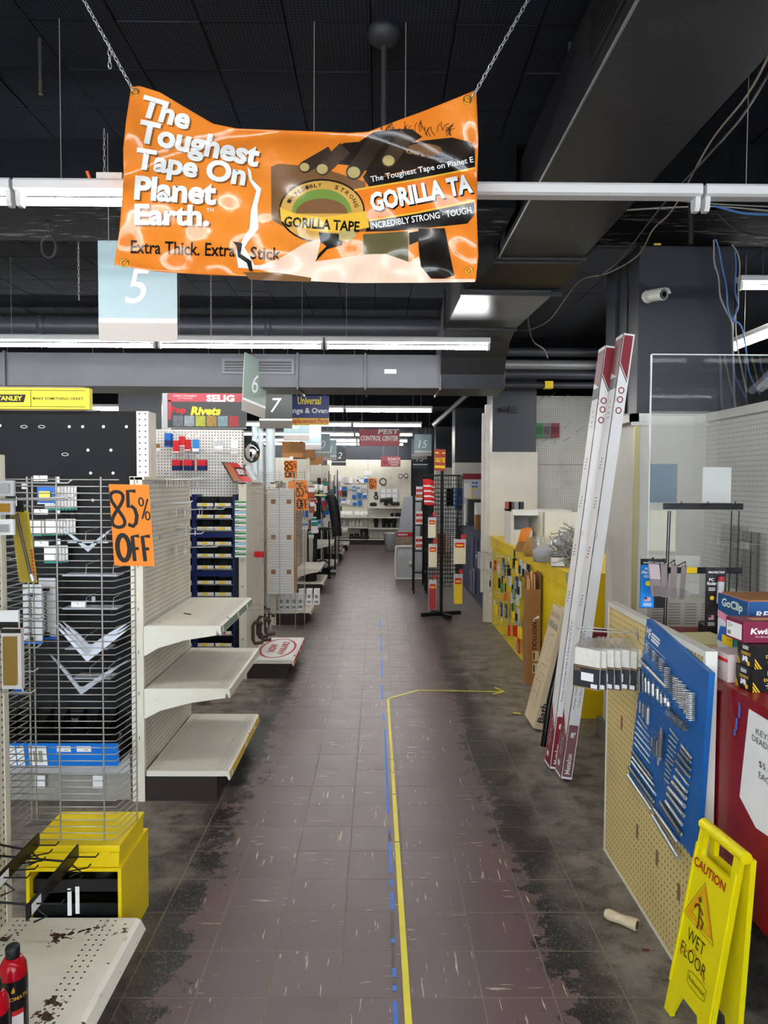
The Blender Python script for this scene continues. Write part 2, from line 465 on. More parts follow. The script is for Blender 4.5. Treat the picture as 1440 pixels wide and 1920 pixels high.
tr = MB().box(1.42, 1.9, 4.06, 4.1, 1.985, 2.03); tr.box(1.42, 1.46, 4.06, 4.66, 1.985, 2.03); tr.box(1.43, 1.9, 4.075, 4.1, 1.965, 1.985)
tr.build('trim_1', WHITE, kind='structure')
c2 = column(1.335, 1.85, 8.5, 8.95, 2.0)
c3 = column(1.36, 1.95, 12.9, 13.4, 2.0); c4 = column(1.36, 1.95, 17.2, 17.7, 2.0)
# pegboard partition on the right of the counter
PEGW = pegmat('white_pegboard_side', '#d9d8d4', (1, 2), .0254, .0034, '#4a463f', dirtamt=.35)
PEGF = pegmat('white_pegboard_front', '#d6d3ca', (0, 2), .0254, .0042, '#35322d', dirtamt=.35)
pw = MB().box(1.86, 1.9, .6, 4.1, 0, 1.985).build('wall_counter_partition', PEGW, kind='structure')
MB().box(1.835, 1.91, .6, 4.1, 1.985, 2.03).build('trim_2', WHITE, kind='structure')
# pegboard behind the yellow counter
pb = MB().box(1.86, 3.9, 8.75, 8.8, 0, 1.86); pb.build('wall_pegboard_lower', PEGF, kind='structure')
MB().box(1.86, 3.9, 8.75, 8.8, 1.865, 2.69).build('wall_pegboard_upper', PEGF, kind='structure')
MB().box(1.3, 1.86, 8.44, 8.5, 0, 2.0).build('wall_cream_panel', mat('cream_panel', '#dcd7c9', .5, var=.08, scale=3), kind='structure')
# ================================================================ strip lights
LZ = 2.70
HOUS = mat('fixture_white', '#cfcecb', .5, var=.03)
m = bpy.data.materials.new('fluorescent_tube'); t = NT(m)
t.b.inputs['Base Color'].default_value = (.9, .9, .9, 1); t.b.inputs['Emission Color'].default_value = (1, .99, .975, 1); t.b.inputs['Emission Strength'].default_value = TUBE_POWER
TUBE = m
Tn = bpy.data.materials.new('unlit_tube'); t = NT(Tn); t.b.inputs['Base Color'].default_value = (.85, .85, .83, 1); t.b.inputs['Roughness'].default_value = .2
def build_light():
    """4 ft strip along X, origin at centre of the channel's top"""
    e = thing('strip_light', 'x', 'light', (0, 0, 0))
    h = MB(); prof = [(-.036, -.036), (-.036, -.008), (-.031, 0), (.031, 0), (.036, -.008), (.036, -.036), (.022, -.042), (-.022, -.042)]
    h.prism(prof, lambda a, b: (-.606, a, b), lambda a, b: (.606, a, b))
    h.build('housing', HOUS, e)
    for s_ in (-1, 1):
        hl = MB().prism([(-.022, -.040), (.022, -.040), (.02, -.075), (.012, -.09), (-.012, -.09), (-.02, -.075)], lambda a, b: (s_*.604, a, b), lambda a, b: (s_*.586, a, b))
        hl.build('lamp_holder', HOUS, e)
    tb = MB().cyl((-.586, 0, -.070), (.586, 0, -.070), .0145, 8); tb.build('tube', TUBE, e)
    for s_ in (-.45, .45): MB().cyl((s_, 0, 0), (s_, 0, CZ-LZ-.015), .0016, 4).build('hanger_wire', WIRE, e)
    return e
def place_light(proto, x, y, label, group, z=LZ, rot=0.):
    o = copy_tree(proto, (x, y, z), label, group)
    o.rotation_euler[2] = rot
    return o
LP = build_light()
rows = [(2.63, 0, 'of the row behind the orange banner'), (5.36, .82, 'of the row behind sign 5'),
        (7.75, .8, 'of the row above the cross duct'), (10.1, .75, 'of the first row under the duct'), (12.7, .76, 'of the second row under the duct'),
        (15.2, .72, 'of the third row under the duct'), (17.4, .7, 'of the fourth row under the duct'), (19.0, .66, 'of the last row by the back wall')]
ordn = ['first', 'second', 'third', 'fourth', 'fifth', 'sixth', 'seventh']
for ri, (y, xe, nm) in enumerate(rows):
    if ri == 0: xs = [1.15+.615+1.225*(1-k) for k in range(6)]
    else: xs = [xe-.61-1.225*k for k in range(5 if ri < 4 else 3)]
    for k, x in enumerate(xs):
        o = place_light(LP, x, y, 'white tube light, %s from the right %s' % (ordn[k], nm), 'strip lights in rows')
        for ch in list(o.children):      # no hanger where the duct runs above
            if ch.name.startswith('hanger') and ri < 2 and .45 < x+ch.data.vertices[0].co.x < 1.22: bpy.data.objects.remove(ch)
        if ri == 0 and k < 3:            # the right end of the nearest row carries no lit tubes
            for ch in list(o.children):
                if ch.name.startswith('tube'): bpy.data.objects.remove(ch)
            o['label'] = 'unlit white strip fixture, %s from the right %s' % (ordn[k], nm)
for k, y in enumerate((.2, -2.2)):
    for q, x in enumerate((-4.3, -3.05, -1.8, -.57, .66, 1.9, 3.2)): place_light(LP, x, y, 'white tube light overhead, out of the picture', 'strip lights overhead behind the camera')
# side lights over the counter alcove
for k, y in enumerate((4.72, 5.96, 7.2)):
    place_light(LP, 2.60, y, 'white tube light running lengthwise beside the dark column, %s one' % ordn[k], 'lengthwise strip lights', rot=PI/2)
place_light(LP, 2.95, 4.75, 'white tube light whose end shows at the right beside the column', 'strip lights beside the column', z=2.99)
for o in [LP]+list(LP.children): bpy.data.objects.remove(o)
# ================================================================ ducts and pipes overhead
def duct_piece(name, secs, parent, material):
    """secs: list of (y, x0, x1, z0, z1) cross-sections along Y"""
    mb = MB(); vs = []; fs = []
    for y, x0, x1, z0, z1 in secs: vs += [(x0, y, z0), (x1, y, z0), (x1, y, z1), (x0, y, z1)]
    for i in range(len(secs)-1):
        for k in range(4):
            k2 = (k+1) % 4; fs.append((4*i+k, 4*i+k2, 4*i+4+k2, 4*i+4+k))
    fs += [(3, 2, 1, 0), tuple(4*(len(secs)-1)+k for k in range(4))]
    mb.add(vs, fs); return mb.build(name, material, parent)
d1 = thing('air_duct', 'wide dark painted sheet metal duct running lengthwise under the ceiling on the right', 'duct', (.9, 1, 2.9))
duct_piece('front_trunk', [(.35, .69, 1.17, 2.93, 3.22), (4.22, .69, 1.17, 2.93, 3.22)], d1, DUCT)
duct_piece('reducer', [(4.22, .66, 1.17, 2.90, 3.18), (4.50, .53, 1.12, 2.83, 3.16)], d1, DUCT)
duct_piece('rear_trunk', [(4.53, .51, 1.07, 2.80, 3.14), (5.5, .50, 1.03, 2.80, 3.14)], d1, mat('pale_duct_paint', '#4a4c50', .3, var=.25, scale=3))  # rear trunk in a paler, more mottled grey than its neighbours
duct_piece('elbow', [(5.52, .50, 1.03, 2.79, 3.12), (5.75, .505, 1.035, 2.755, 3.1), (5.95, .51, 1.04, 2.66, 3.05), (6.07, .515, 1.05, 2.54, 3.0), (6.10, .52, 1.06, 2.425, 2.95), (6.6, .52, 1.06, 2.425, 2.95)], d1, DUCT)
for y, x0, x1, z in ((4.20, .67, 1.19, 2.915), (4.51, .50, 1.13, 2.795), (5.50, .485, 1.045, 2.785)):
    m_ = MB().box(x0, x1, y-.006, y+.018, z, z+.02); m_.box(x0, x0+.012, y-.006, y+.018, z+.02, z+.3); m_.build('flange', DUCT, d1)
MB().cyl((.688, .4, 2.93), (.688, 4.2, 2.93), .006, 6).build('corner_seam', mat('bare_seam', '#74767a', .4, .3), d1)
gr = MB().box(.680, .69, 1.62, 2.42, 2.985, 3.16).build('side_grille', DUCT, d1)
for k in range(7): MB().box(.672, .682, 1.66, 2.38, 3.0+.022*k, 3.006+.022*k).build('louvre', BLACK, gr)

d2 = thing('cross_duct', 'grey painted duct crossing the store below the ceiling with a vent grille', 'duct', (-2, 6.3, 2.43))
MB().box(XL+.1, .53, 6.1, 6.6, 2.43, 2.705).build('trunk', DUCTG, d2)
for u in (10, 558, 685, 825):
    x = at(u, 690, Y=6.1).x; MB().box(x-.008, x+.008, 6.075, 6.62, 2.41, 2.715).build('flange', DUCTG, d2)
a_, b_ = at(416, 672, Y=6.09), at(552, 702, Y=6.09)
gr = MB().box(a_.x, b_.x, 6.085, 6.10, b_.z, a_.z).build('vent_grille', mat('grille_frame', '#585c63', .4), d2)
for k in range(4):
    z = b_.z+.022+.023*k; MB().box(a_.x+.025, b_.x-.025, 6.078, 6.088, z, z+.013).build('louvre', BLACK, gr)
p_ = at(732, 697, Y=6.09); MB().box(p_.x-.05, p_.x+.05, 6.09, 6.099, p_.z-.015, p_.z+.02).build('torn_tape', PAPER, d2)

def pipe(label, a, b, r, material, n=14, group=None, name='overhead_pipe'):
    return MB().tube([a, b], r, n).build(name, material, label=label, cat='pipe', group=group)
PIPE = mat('dark_pipe_paint', '#3b3e45', .42)
PIPEL = mat('pale_pipe', '#8d8f92', .4, .3)
op = thing('overhead_pipe', 'thick dark round pipe crossing above the second row of lights', 'pipe', (-2, 6.9, 3.1))
MB().tube([(XL+.1, 7.0, 3.12), (1.25, 7.0, 3.12)], .095, 16).build('pipe', PIPE, op)
for x in (-3.2, -1.05): MB().lathe([(.104, -.03), (.104, .03)], (x, 7.0, 3.12), 16, 'x').build('clamp', PIPE, op)
for k, (v, r, mt) in enumerate(((660, .05, PIPE), (684, .055, PIPEL), (702, .05, PIPE), (722, .035, PIPE))):
    p_ = at(1000, v, Y=8.1); pipe('horizontal pipe above the pegboard behind the yellow counter, %s from the top' % ordn[k], (.98, 8.1, p_.z), (3.4, 8.1, p_.z), r, mt, group='pipes above the pegboard')
q0 = at(905, 714, Y=10.5); MB().tube([(q0.x+.08, 10.5, CZ), q0, at(812, 798, Y=10.5)], .035, 12).build('overhead_pipe', STEEL, label='slanted bare metal pipe hanging past the far right column', cat='pipe')
cp = thing('ceiling_canopy', 'round dark ceiling canopy with a thin drop pipe above the banner', 'ceiling fixture', (0, 2.66, 3.2))
q = at(720, 55, Z=CZ)
MB().lathe([(.058, 0), (.062, -.018), (.055, -.04), (.03, -.058), (.012, -.062)], (q.x, q.y, CZ), 24).build('bell', CEILD, cp)
MB().cyl((q.x, q.y, CZ-.06), (q.x, q.y, 2.62), .011, 8).build('drop_pipe', CEILD, cp)
sp = thing('sprinkler_drop', 'short dark drop pipe with sprinkler hanging from the ceiling at upper left', 'pipe', (0, 0, 3.2))
q = at(75, 72, Z=CZ); MB().cyl((q.x, q.y, CZ), (q.x, q.y, CZ-.16), .008, 8).build('drop_pipe', CEILD, sp); MB().cyl((q.x, q.y, CZ-.16), (q.x, q.y, CZ-.205), .009, 8).build('sprinkler_head', mat('dull_bronze', '#4a4038', .5, .5), sp)
q = at(1070, 80, Z=CZ); MB().tube([(q.x, q.y, CZ), (q.x, q.y, CZ-.11)], .01, 8).build('ceiling_stub', CEILD, label='short dark pipe stub on the ceiling beside the big duct', cat='pipe')
sl = thing('pipe_hanger', 'dark loop shaped pipe hanger under the flaking beam', 'hanger', (0, 3.8, 2.8))
q = at(91, 415, Y=3.8); MB().cyl((q.x, 3.8, 2.97), (q.x, 3.8, q.z-.05), .01, 8).build('rod', CEILD, sl)
a_ = at(91, 462, Y=3.8)
MB().tube([(a_.x+.037*math.cos(t_), 3.8, a_.z+.058*math.sin(t_)) for t_ in [2*PI*k/20 for k in range(21)]], .006, 6).build('loop', CEILD, sl)

q = at(208, 324, Y=2.62); bb = thing('ballast_box', 'small white ballast box with orange connector on the light left of the banner', 'ballast', (q.x, 2.63, LZ))
MB().box(q.x-.045, q.x+.045, 2.60, 2.66, LZ+.001, LZ+.022).build('case', HOUS, bb); q = at(165, 318, Y=2.6); MB().cyl((q.x, 2.62, LZ+.001), (q.x-.008, 2.61, LZ+.03), .006, 8).build('wire_connector', mat('connector_orange', '#e2622a', .4), bb)
# ---------------------------------------------------------------- chains
def chain(name, label, a, b, step=.017, r=.0018, wid=.0055, material=STEEL, tail=None, group=None):
    e = thing(name, label, 'chain', b, group)
    def run(a, b):
        a, b = Vector(a), Vector(b); L = (b-a).length; n = max(2, int(L/step)); d = (b-a)/L
        s1 = d.orthogonal().normalized(); s2 = d.cross(s1); mb = MB()
        for i in range(n):
            c = a+d*(L*(i+.5)/n); s_ = s1 if i % 2 else s2
            pts = [c+s_*(wid*math.cos(q))+d*(step*.66*math.sin(q)) for q in [2*PI*k/8 for k in range(9)]]
            mb.tube(pts, r, 4, False)
        return mb
    run(a, b).build('links', material, e, kind='stuff')
    if tail: run(*tail).build('loose_end', material, e, kind='stuff')
    return e

# ---------------------------------------------------------------- the torn banner
BY = 2.40
def interp(xs, ys, x): return float(np.interp(x, xs, ys))
def bdisp(u, v):
    d = .010*math.sin(u*.021+v*.004)+.006*math.sin(u*.047-v*.031+1.)
    lo = max(0, (v-330)/190.)
    d += lo*(.009*math.sin(u*.06+v*.05)+.007*math.sin(u*.031-v*.083+2.))
    d += .018*math.exp(-((u-244)/26)**2)*math.sin(v*.045)
    d += .016*math.exp(-((v-250-.0008*(u-560)**2)/16)**2)
    d += .012*math.exp(-((u-885)/14)**2)*math.sin(v*.05)
    return d
def bpt(u, v, off=0.): return at(u, v, Y=BY+bdisp(u, v)-off)
TU = [245, 262, 300, 340, 400, 445, 500, 580, 655, 690, 740, 800, 860, 893]; TV = [163, 161, 173, 197, 232, 241, 243, 246, 249, 247, 228, 206, 182, 168]
BU = [214, 300, 400, 470, 560, 640, 760, 892]; BV = [497, 510, 516, 518, 526, 530, 528, 527]
LVv = [165, 230, 280, 330, 430, 497]; LUu = [246, 236, 231, 232, 224, 214]
RVv = [168, 260, 330, 400, 480, 527]; RUu = [893, 897, 895, 894, 897, 892]
def bgrid(s, t):
    vl = 165+t*332; vr = 168+t*359; ul = interp(LVv, LUu, vl); ur = interp(RVv, RUu, vr)
    u = ul+(ur-ul)*s
    v = interp(TU, TV, u)*(1-t)+interp(BU, BV, u)*t
    return u, v
BO = bpy.data.materials.new('orange_vinyl'); t = NT(BO); p = t.pos()
f = t.noise(p, 3., 3)
t.l(t.mix(f, lin('#dd7018'), lin('#ea9036')), t.b.inputs['Base Color'])
t.b.inputs['Roughness'].default_value = .22; t.b.inputs['Coat Weight'].default_value = .5; t.b.inputs['Coat Roughness'].default_value = .08
t.bump(t.math('ADD', t.noise(p, 9., 3), t.math('MULTIPLY', t.noise(t.scale(p, (1, 1, .35)), 22., 2), .5)), .35, .02)
def vinyl(name, hx, r=.25):
    m = mat(name, hx, r, var=.1, scale=12); NT_b = m.node_tree.nodes['Principled BSDF']; NT_b.inputs['Coat Weight'].default_value = .35; NT_b.inputs['Coat Roughness'].default_value = .1; return m
bn = thing('hanging_banner', 'torn glossy orange vinyl banner advertising tape, hung on two chains', 'banner', (-.28, BY, 2.3))
NS, NTT = 170, 90
mb = MB(); vs = []; fs = []
for off in (0, -.0012):
    for j in range(NTT+1):
        for i in range(NS+1): vs.append(bpt(*bgrid(i/NS, j/NTT), off))
def gi(k, i, j): return k*(NS+1)*(NTT+1)+j*(NS+1)+i
for j in range(NTT):
    for i in range(NS):
        fs.append((gi(0, i, j), gi(0, i, j+1), gi(0, i+1, j+1), gi(0, i+1, j))); fs.append((gi(1, i, j), gi(1, i+1, j), gi(1, i+1, j+1), gi(1, i, j+1)))
for i in range(NS):
    for j in (0, NTT): fs.append((gi(0, i, j), gi(0, i+1, j), gi(1, i+1, j), gi(1, i, j)) if j == 0 else (gi(0, i+1, j), gi(0, i, j), gi(1, i, j), gi(1, i+1, j)))
for j in range(NTT):
    for i in (0, NS): fs.append((gi(0, i, j+1), gi(0, i, j), gi(1, i, j), gi(1, i, j+1)) if i == 0 else (gi(0, i, j), gi(0, i, j+1), gi(1, i, j+1), gi(1, i, j)))
mb.add(vs, fs, True); mb.build('sheet', BO, bn)
def bprint(name, geo, material, off, grid=7.):
    """print laid on the sheet: flat outline cut along a grid and bent with the vinyl; coordinates along the sheet"""
    v, f = geo; bm = bmesh.new(); bv = [bm.verts.new((a, b, 0)) for a, b in v]
    for q in f:
        try: bm.faces.new([bv[i] for i in q])
        except ValueError: pass
    if grid:
        for ax in (0, 1):
            lo = min(p[ax] for p in v); hi = max(p[ax] for p in v); k = math.ceil(lo/grid)
            while k*grid < hi:
                co = [0, 0, 0]; co[ax] = k*grid; no = [0, 0, 0]; no[ax] = 1
                bmesh.ops.bisect_plane(bm, geom=bm.verts[:]+bm.edges[:]+bm.faces[:], dist=1e-4, plane_co=co, plane_no=no); k += 1
    for q in bm.verts: q.co = bpt(q.co.x, -q.co.y, off)
    bmesh.ops.recalc_face_normals(bm, faces=bm.faces[:])
    me = bpy.data.meshes.new(name); bm.to_mesh(me); bm.free(); me.materials.append(material)
    for q in me.polygons: q.use_smooth = True
    return link(name, me, bn)
def cpoly(pts):   # outline given on the enlarged picture of the banner
    q = [(220+x/2.1176, -(150+y/2.1176)) for x, y in pts]; return q, [tuple(range(len(q)))]
def cw(pts, w): return stroke2d([(220+x/2.1176, -(150+y/2.1176)) for x, y in pts], w/2.1176)
VW, VSH = vinyl('vinyl_white', '#efece6'), vinyl('vinyl_shadow_brown', '#8a5424')
for body, cx, cy, w_, h_, a_ in (('The', 311, 211, 97, 41, -17), ('Toughest', 372, 275, 232, 56, -12), ('Tape On', 357, 318, 210, 52, -9), ('Planet', 329, 357, 154, 46, -4), ('Earth.', 322, 403, 141, 40, -1)):
    for dx, dy, mt_, o_ in ((3, 3, VSH, .0010), (0, 0, VW, .0019)):
        bprint('lettering', text2d(body, w_, h_, cx+dx, -(cy+dy), bold=.04, ang=math.radians(a_), res=4), mt_, o_+.0012, 6)
VK = vinyl('vinyl_black', '#1c1815')
bprint('lettering', text2d('TM', 13, 7, 394, -394), VW, .0020, 6)
bprint('lettering', text2d('Extra Thick. Extra', 196, 25, 343, -466, bold=.015, ang=math.radians(-2)), VK, .0020, 6)
bprint('lettering', text2d('Stick', 57, 24, 498, -475, bold=.015, ang=math.radians(-2)), VK, .0020, 6)
VT, VD, VO2, VY, VTAN = vinyl('vinyl_tape_brown', '#7c5634'), vinyl('vinyl_dark_brown', '#2a2019'), vinyl('vinyl_orange', '#e77a1e'), vinyl('vinyl_yellow', '#e8b53a'), vinyl('vinyl_tan', '#c99a4a')
VG, VPK, VNL = vinyl('vinyl_green', '#6f8a3a'), vinyl('vinyl_reverse_pink', '#efcdb4', .4), vinyl('vinyl_nail', '#b9a56c')
bprint('tape_roll', cpoly([(610, 345), (640, 332), (800, 345), (985, 405), (1000, 560), (985, 600), (900, 612), (760, 602), (660, 582), (612, 556)]), VT, .0010)
bprint('tape_roll_top', cpoly([(975, 385), (1010, 330), (1090, 275), (1200, 242), (1330, 228), (1405, 248), (1420, 275), (1420, 300), (1200, 350), (1080, 375), (985, 405)]), VD, .0014)
bprint('tape_roll_core', cpoly([(a, b) for a, b in ell(1215, 278, 75, 26, n=18)[:-1]]), VT, .0018)
bprint('tape_side', cpoly([(935, 437), (1180, 400), (1418, 345), (1418, 485), (1190, 530), (1000, 560), (960, 480)]), VO2, .0014)
bprint('tape_band', cpoly([(985, 400), (1200, 352), (1420, 292), (1420, 345), (1200, 395), (1000, 425)]), VK, .0018)
bprint('tape_band', cpoly([(1000, 562), (1190, 530), (1418, 485), (1418, 535), (1390, 570), (1200, 590), (1080, 600), (985, 602)]), VK, .0018)
bprint('tape_stripe', cw([(940, 437), (1190, 395), (1420, 350)], 7), VY, .0022); bprint('tape_stripe', cw([(1000, 558), (1190, 527), (1420, 478)], 7), VY, .0022)
def ctext(body, x, y, w_, h_, deg, bold=.02): return text2d(body, w_/2.1176, h_/2.1176, 220+x/2.1176, -(150+y/2.1176), bold=bold, ang=math.radians(deg))
bprint('lettering', ctext('The Toughest Tape on Planet E', 1210, 358, 415, 30, 11, .012), VW, .0030, 6)
for dx, mt_, o_ in ((6, VK, .0022), (0, VW, .0030)): bprint('lettering', ctext('GORILLA TA', 1205+dx, 448+dx, 410, 78, 11, .045), mt_, o_+.0006, 6)
bprint('lettering', ctext('INCREDIBLY STRONG \u00b7 TOUGH', 1205, 548, 405, 26, 9, .012), VW, .0030, 6)
bprint('badge', cpoly(ell(812, 520, 168, 124, 0, 360, 30)[:-1]), VTAN, .0016); bprint('badge_rim', stroke2d([(220+x/2.1176, -(150+y/2.1176)) for x, y in ell(812, 520, 168, 124, 0, 360, 36)[:-1]], 3.2, True), VK, .0021)
bprint('badge_field', cpoly(ell(812, 525, 118, 92, 180, 360, 18)), VG, .0020); bprint('badge_hill', cpoly(ell(812, 530, 104, 60, 180, 360, 14)), VT, .0024)
bprint('ribbon', cpoly([(645, 505), (700, 530), (812, 545), (930, 530), (990, 520), (1000, 585), (900, 605), (780, 600), (650, 560)]), VY, .0028)
bprint('lettering', ctext('GORILLA TAPE', 812, 572, 300, 42, -4, .03), VK, .0038, 6)
for k, ch in enumerate('INCREDIBLY'):
    q = math.radians(202+k*7.2); bprint('lettering', ctext(ch, 812+140*math.cos(q), 520+103*math.sin(q), 13, 15, 270-(202+k*7.2), .01), VK, .0028, 6)
for k, ch in enumerate('STRONG'):
    q = math.radians(295+k*10.5); bprint('lettering', ctext(ch, 812+140*math.cos(q), 520+103*math.sin(q), 15, 16, -(25+k*10.5), .01), VK, .0028, 6)
# the big dark hand resting on the roll
bprint('hand', cpoly([(860, 275), (900, 250), (960, 245), (1020, 205), (1100, 195), (1170, 195), (1210, 225), (1150, 265), (1060, 330), (990, 360), (930, 340), (850, 330)]), VD, .0024)
VFI = [vinyl('vinyl_finger_a', '#3a2e25'), vinyl('vinyl_finger_b', '#4a3a2c')]
for k, (x0, y0, x1, y1, ww) in enumerate(((850, 285, 745, 345, 48), (905, 270, 815, 352, 56), (1040, 225, 940, 365, 64), (1150, 215, 1078, 318, 60))):
    dx, dy = x1-x0, y1-y0; L_ = math.hypot(dx, dy); dx /= L_; dy /= L_; nx, ny = -dy, dx; a0 = math.atan2(dy, dx)
    out = [(x0+nx*ww*.5, y0+ny*ww*.5)]+[(x0-nx*ww*.5, y0-ny*ww*.5)]+[(x1+ww*.5*math.cos(a0-PI/2+PI*i/8), y1+ww*.5*math.sin(a0-PI/2+PI*i/8)) for i in range(9)]
    bprint('finger', cpoly(out), VFI[k % 2], .0030)
    bprint('finger_nail', cpoly(ell(x1+dx*2, y1+dy*2, ww*.40, ww*.36, 0, 360, 12)[:-1]), VNL, .0036)
rr = random.Random(5)
hair = MB()
for k in range(34):
    x = rr.uniform(1050, 1330); y = 205+rr.uniform(-8, 20); a = rr.uniform(-2.2, -1.0)
    v_, f_ = cw([(x, y), (x+22*math.cos(a), y+22*math.sin(a)), (x+40*math.cos(a+.2), y+38*math.sin(a+.3))], 2.2)
    hair.add([bpt(p_[0], -p_[1], .0028) for p_ in v_], f_)
hair.build('hair', VD, bn, kind='stuff')
# torn lower edge
bprint('torn_reverse', cpoly([(540, 745), (650, 705), (740, 650), (810, 628), (790, 720), (975, 695), (975, 612), (1155, 600), (1158, 725), (1195, 700), (1250, 790), (1420, 790), (1420, 802), (1200, 805), (930, 806), (760, 798), (640, 775)]), VPK, .0022)
bprint('torn_print', cpoly([(800, 605), (900, 612), (890, 655), (832, 672), (786, 722), (800, 690), (830, 660), (805, 640)]), VK, .0028)
bprint('torn_print', cpoly([(975, 612), (1155, 600), (1156, 722), (1065, 690), (978, 692)]), vinyl('vinyl_mottled_olive', '#5f5737'), .0030)
bprint('torn_print', cpoly([(1196, 590), (1300, 588), (1318, 680), (1338, 775), (1300, 788), (1245, 788), (1205, 740), (1196, 660)]), VK, .0030)
bprint('torn_print', cpoly([(880, 600), (940, 590), (950, 620), (915, 645), (880, 635)]), VNL, .0034)
bprint('tear_hole', cpoly([(1158, 606), (1195, 600), (1196, 640), (1160, 655)]), INK, .0034)
bprint('tear', cpoly([(516, 345), (530, 360), (535, 395), (572, 432), (556, 500), (560, 590), (520, 640), (505, 665), (545, 735), (640, 735), (560, 752), (480, 745), (470, 680), (500, 630), (525, 590), (530, 520), (552, 440), (525, 400)]), VW, .0026)
bprint('tear_hole', cpoly([(458, 640), (496, 648), (490, 690), (532, 718), (538, 760), (524, 758), (514, 726), (478, 702), (474, 660)]), INK, .0032)
bprint('folded_edge', cpoly([(500, 762), (640, 765), (770, 785), (768, 802), (640, 798), (525, 792)]), VT, .0026)
for u, v in ((254, 174), (876, 188), (233, 493), (879, 508)):
    c = bpt(u, v, .002); MB().tube([c+Vector((.011*math.cos(q), 0, .011*math.sin(q))) for q in [2*PI*k/14 for k in range(15)]], .0035, 6).build('grommet', GOLD, bn)
chain('banner_chain', 'steel chain with a loose end holding the left corner of the orange banner', at(150, -14, Y=2.38), at(250, 170, Y=2.385), tail=(at(205, 82, Y=2.38), at(206, 128, Y=2.38)))
chain('banner_chain', 'straight steel chain holding the right corner of the orange banner', at(998, -14, Y=2.38), at(886, 182, Y=2.385))

# ---------------------------------------------------------------- aisle signs
SGL, SGD, SGG, SGW = mat('sign_blue_grey', '#8ea5aa', .4, var=.03), mat('sign_dark', '#2c3433', .45, var=.05), mat('sign_taupe', '#a39d97', .45, var=.03), mat('sign_white', '#eef1f1', .4)  # same sign design throughout, a few boards in a darker tone
SGM = mat('sign_sage', '#8fa098', .4, var=.05)
def aisle_sign(num, uc, vb, Y, label, board=SGL, rotz=0., roll=0., W=.375, H=.475, band=SGG, chains=True, ital=True, top=None):
    c = at(uc, vb, Y=Y); e = thing('aisle_sign', label, 'sign', c, 'hanging aisle signs')
    ex = Vector((math.cos(rotz)*math.cos(roll), math.sin(rotz)*math.cos(roll), math.sin(roll))); ey = Vector((-math.sin(roll)*math.cos(rotz), -math.sin(roll)*math.sin(rotz), math.cos(roll)))
    fr = Fr(c, ex, ey); mb = MB(); mb.obox(fr.p(-W/2, 0, -.006), fr.ex, fr.ey, fr.n, W, H, .006); mb.build('board', board, e)
    rects(fr, [(-W/2, W/2, 0, H*.185)], band, e, 'lower_band', .0008); rects(fr, [(-W/2, W/2, H*.185, H*.228)], SGW, e, 'white_stripe', .001)
    lettering(fr, [dict(body=num, h=H*.34, x=0, y=H*.55, shear=.22 if ital else 0, res=5)], SGW, e, 'number')
    if chains:
        for s_ in (-1, 1):
            q = fr.p(s_*W*.36, H-.01, .003); mbc = MB(); mbc.cyl(q, (q.x, q.y, CZ), .002, 5); mbc.build('hanging_chain', WIRE, e)
    return e
aisle_sign('5', 259, 640, 3.5, 'pale blue grey aisle sign with numeral 5, partly behind the banner')
aisle_sign('6', 476, 778, 6.0, 'sage aisle sign with numeral 6, twisted edge-on and tilted', SGM, rotz=1.22, roll=-.10, chains=False)
chain('sign_chain', 'long thin chain holding the twisted sign 6', (at(472, 660, Y=5.95)), (at(472, 530, Y=5.95)-Vector((0, 0, -.3))), material=WIRE, step=.03)
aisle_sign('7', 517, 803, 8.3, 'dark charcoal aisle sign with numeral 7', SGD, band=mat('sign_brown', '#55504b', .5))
aisle_sign('8', 556, 827, 10.6, 'pale blue aisle sign with numeral 8, mostly hidden behind sign 7')
aisle_sign('9', 582, 843, 12.9, 'pale blue aisle sign with numeral 9, next behind sign 8')
aisle_sign('10', 602, 857, 15.0, 'pale blue aisle sign with numeral 10, between sign 9 and a darker sign')
aisle_sign('11', 616, 863, 17.0, 'grey blue aisle sign with numeral 11 on the left, mostly covered')
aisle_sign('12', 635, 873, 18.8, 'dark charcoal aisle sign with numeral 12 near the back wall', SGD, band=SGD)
aisle_sign('15', 793, 855, 15.9, 'pale blue aisle sign with numeral 15 on the right of the main aisle')
aisle_sign('14', 786, 861, 17.2, 'grey blue aisle sign with numeral 14, behind sign 15')
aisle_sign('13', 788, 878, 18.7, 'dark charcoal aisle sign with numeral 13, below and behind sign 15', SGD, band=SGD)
# loose chains and wires hanging from the ceiling
for k, (u, v0, v1, Y, lb) in enumerate(((196, 218, 322, 3.45, 'thin chain dropping from the ceiling to the light left of the banner'), (148, 383, 562, 4.2, 'thin loose chain hanging behind sign 5'),
                                        (396, 517, 648, 5.0, 'thin chain hanging below the banner between signs 5 and 6'))):
    q = at(u, v1, Y=Y); chain('hanging_chain', lb, (q.x, q.y, CZ), q, step=.024, r=.0014, wid=.005, material=WIRE)
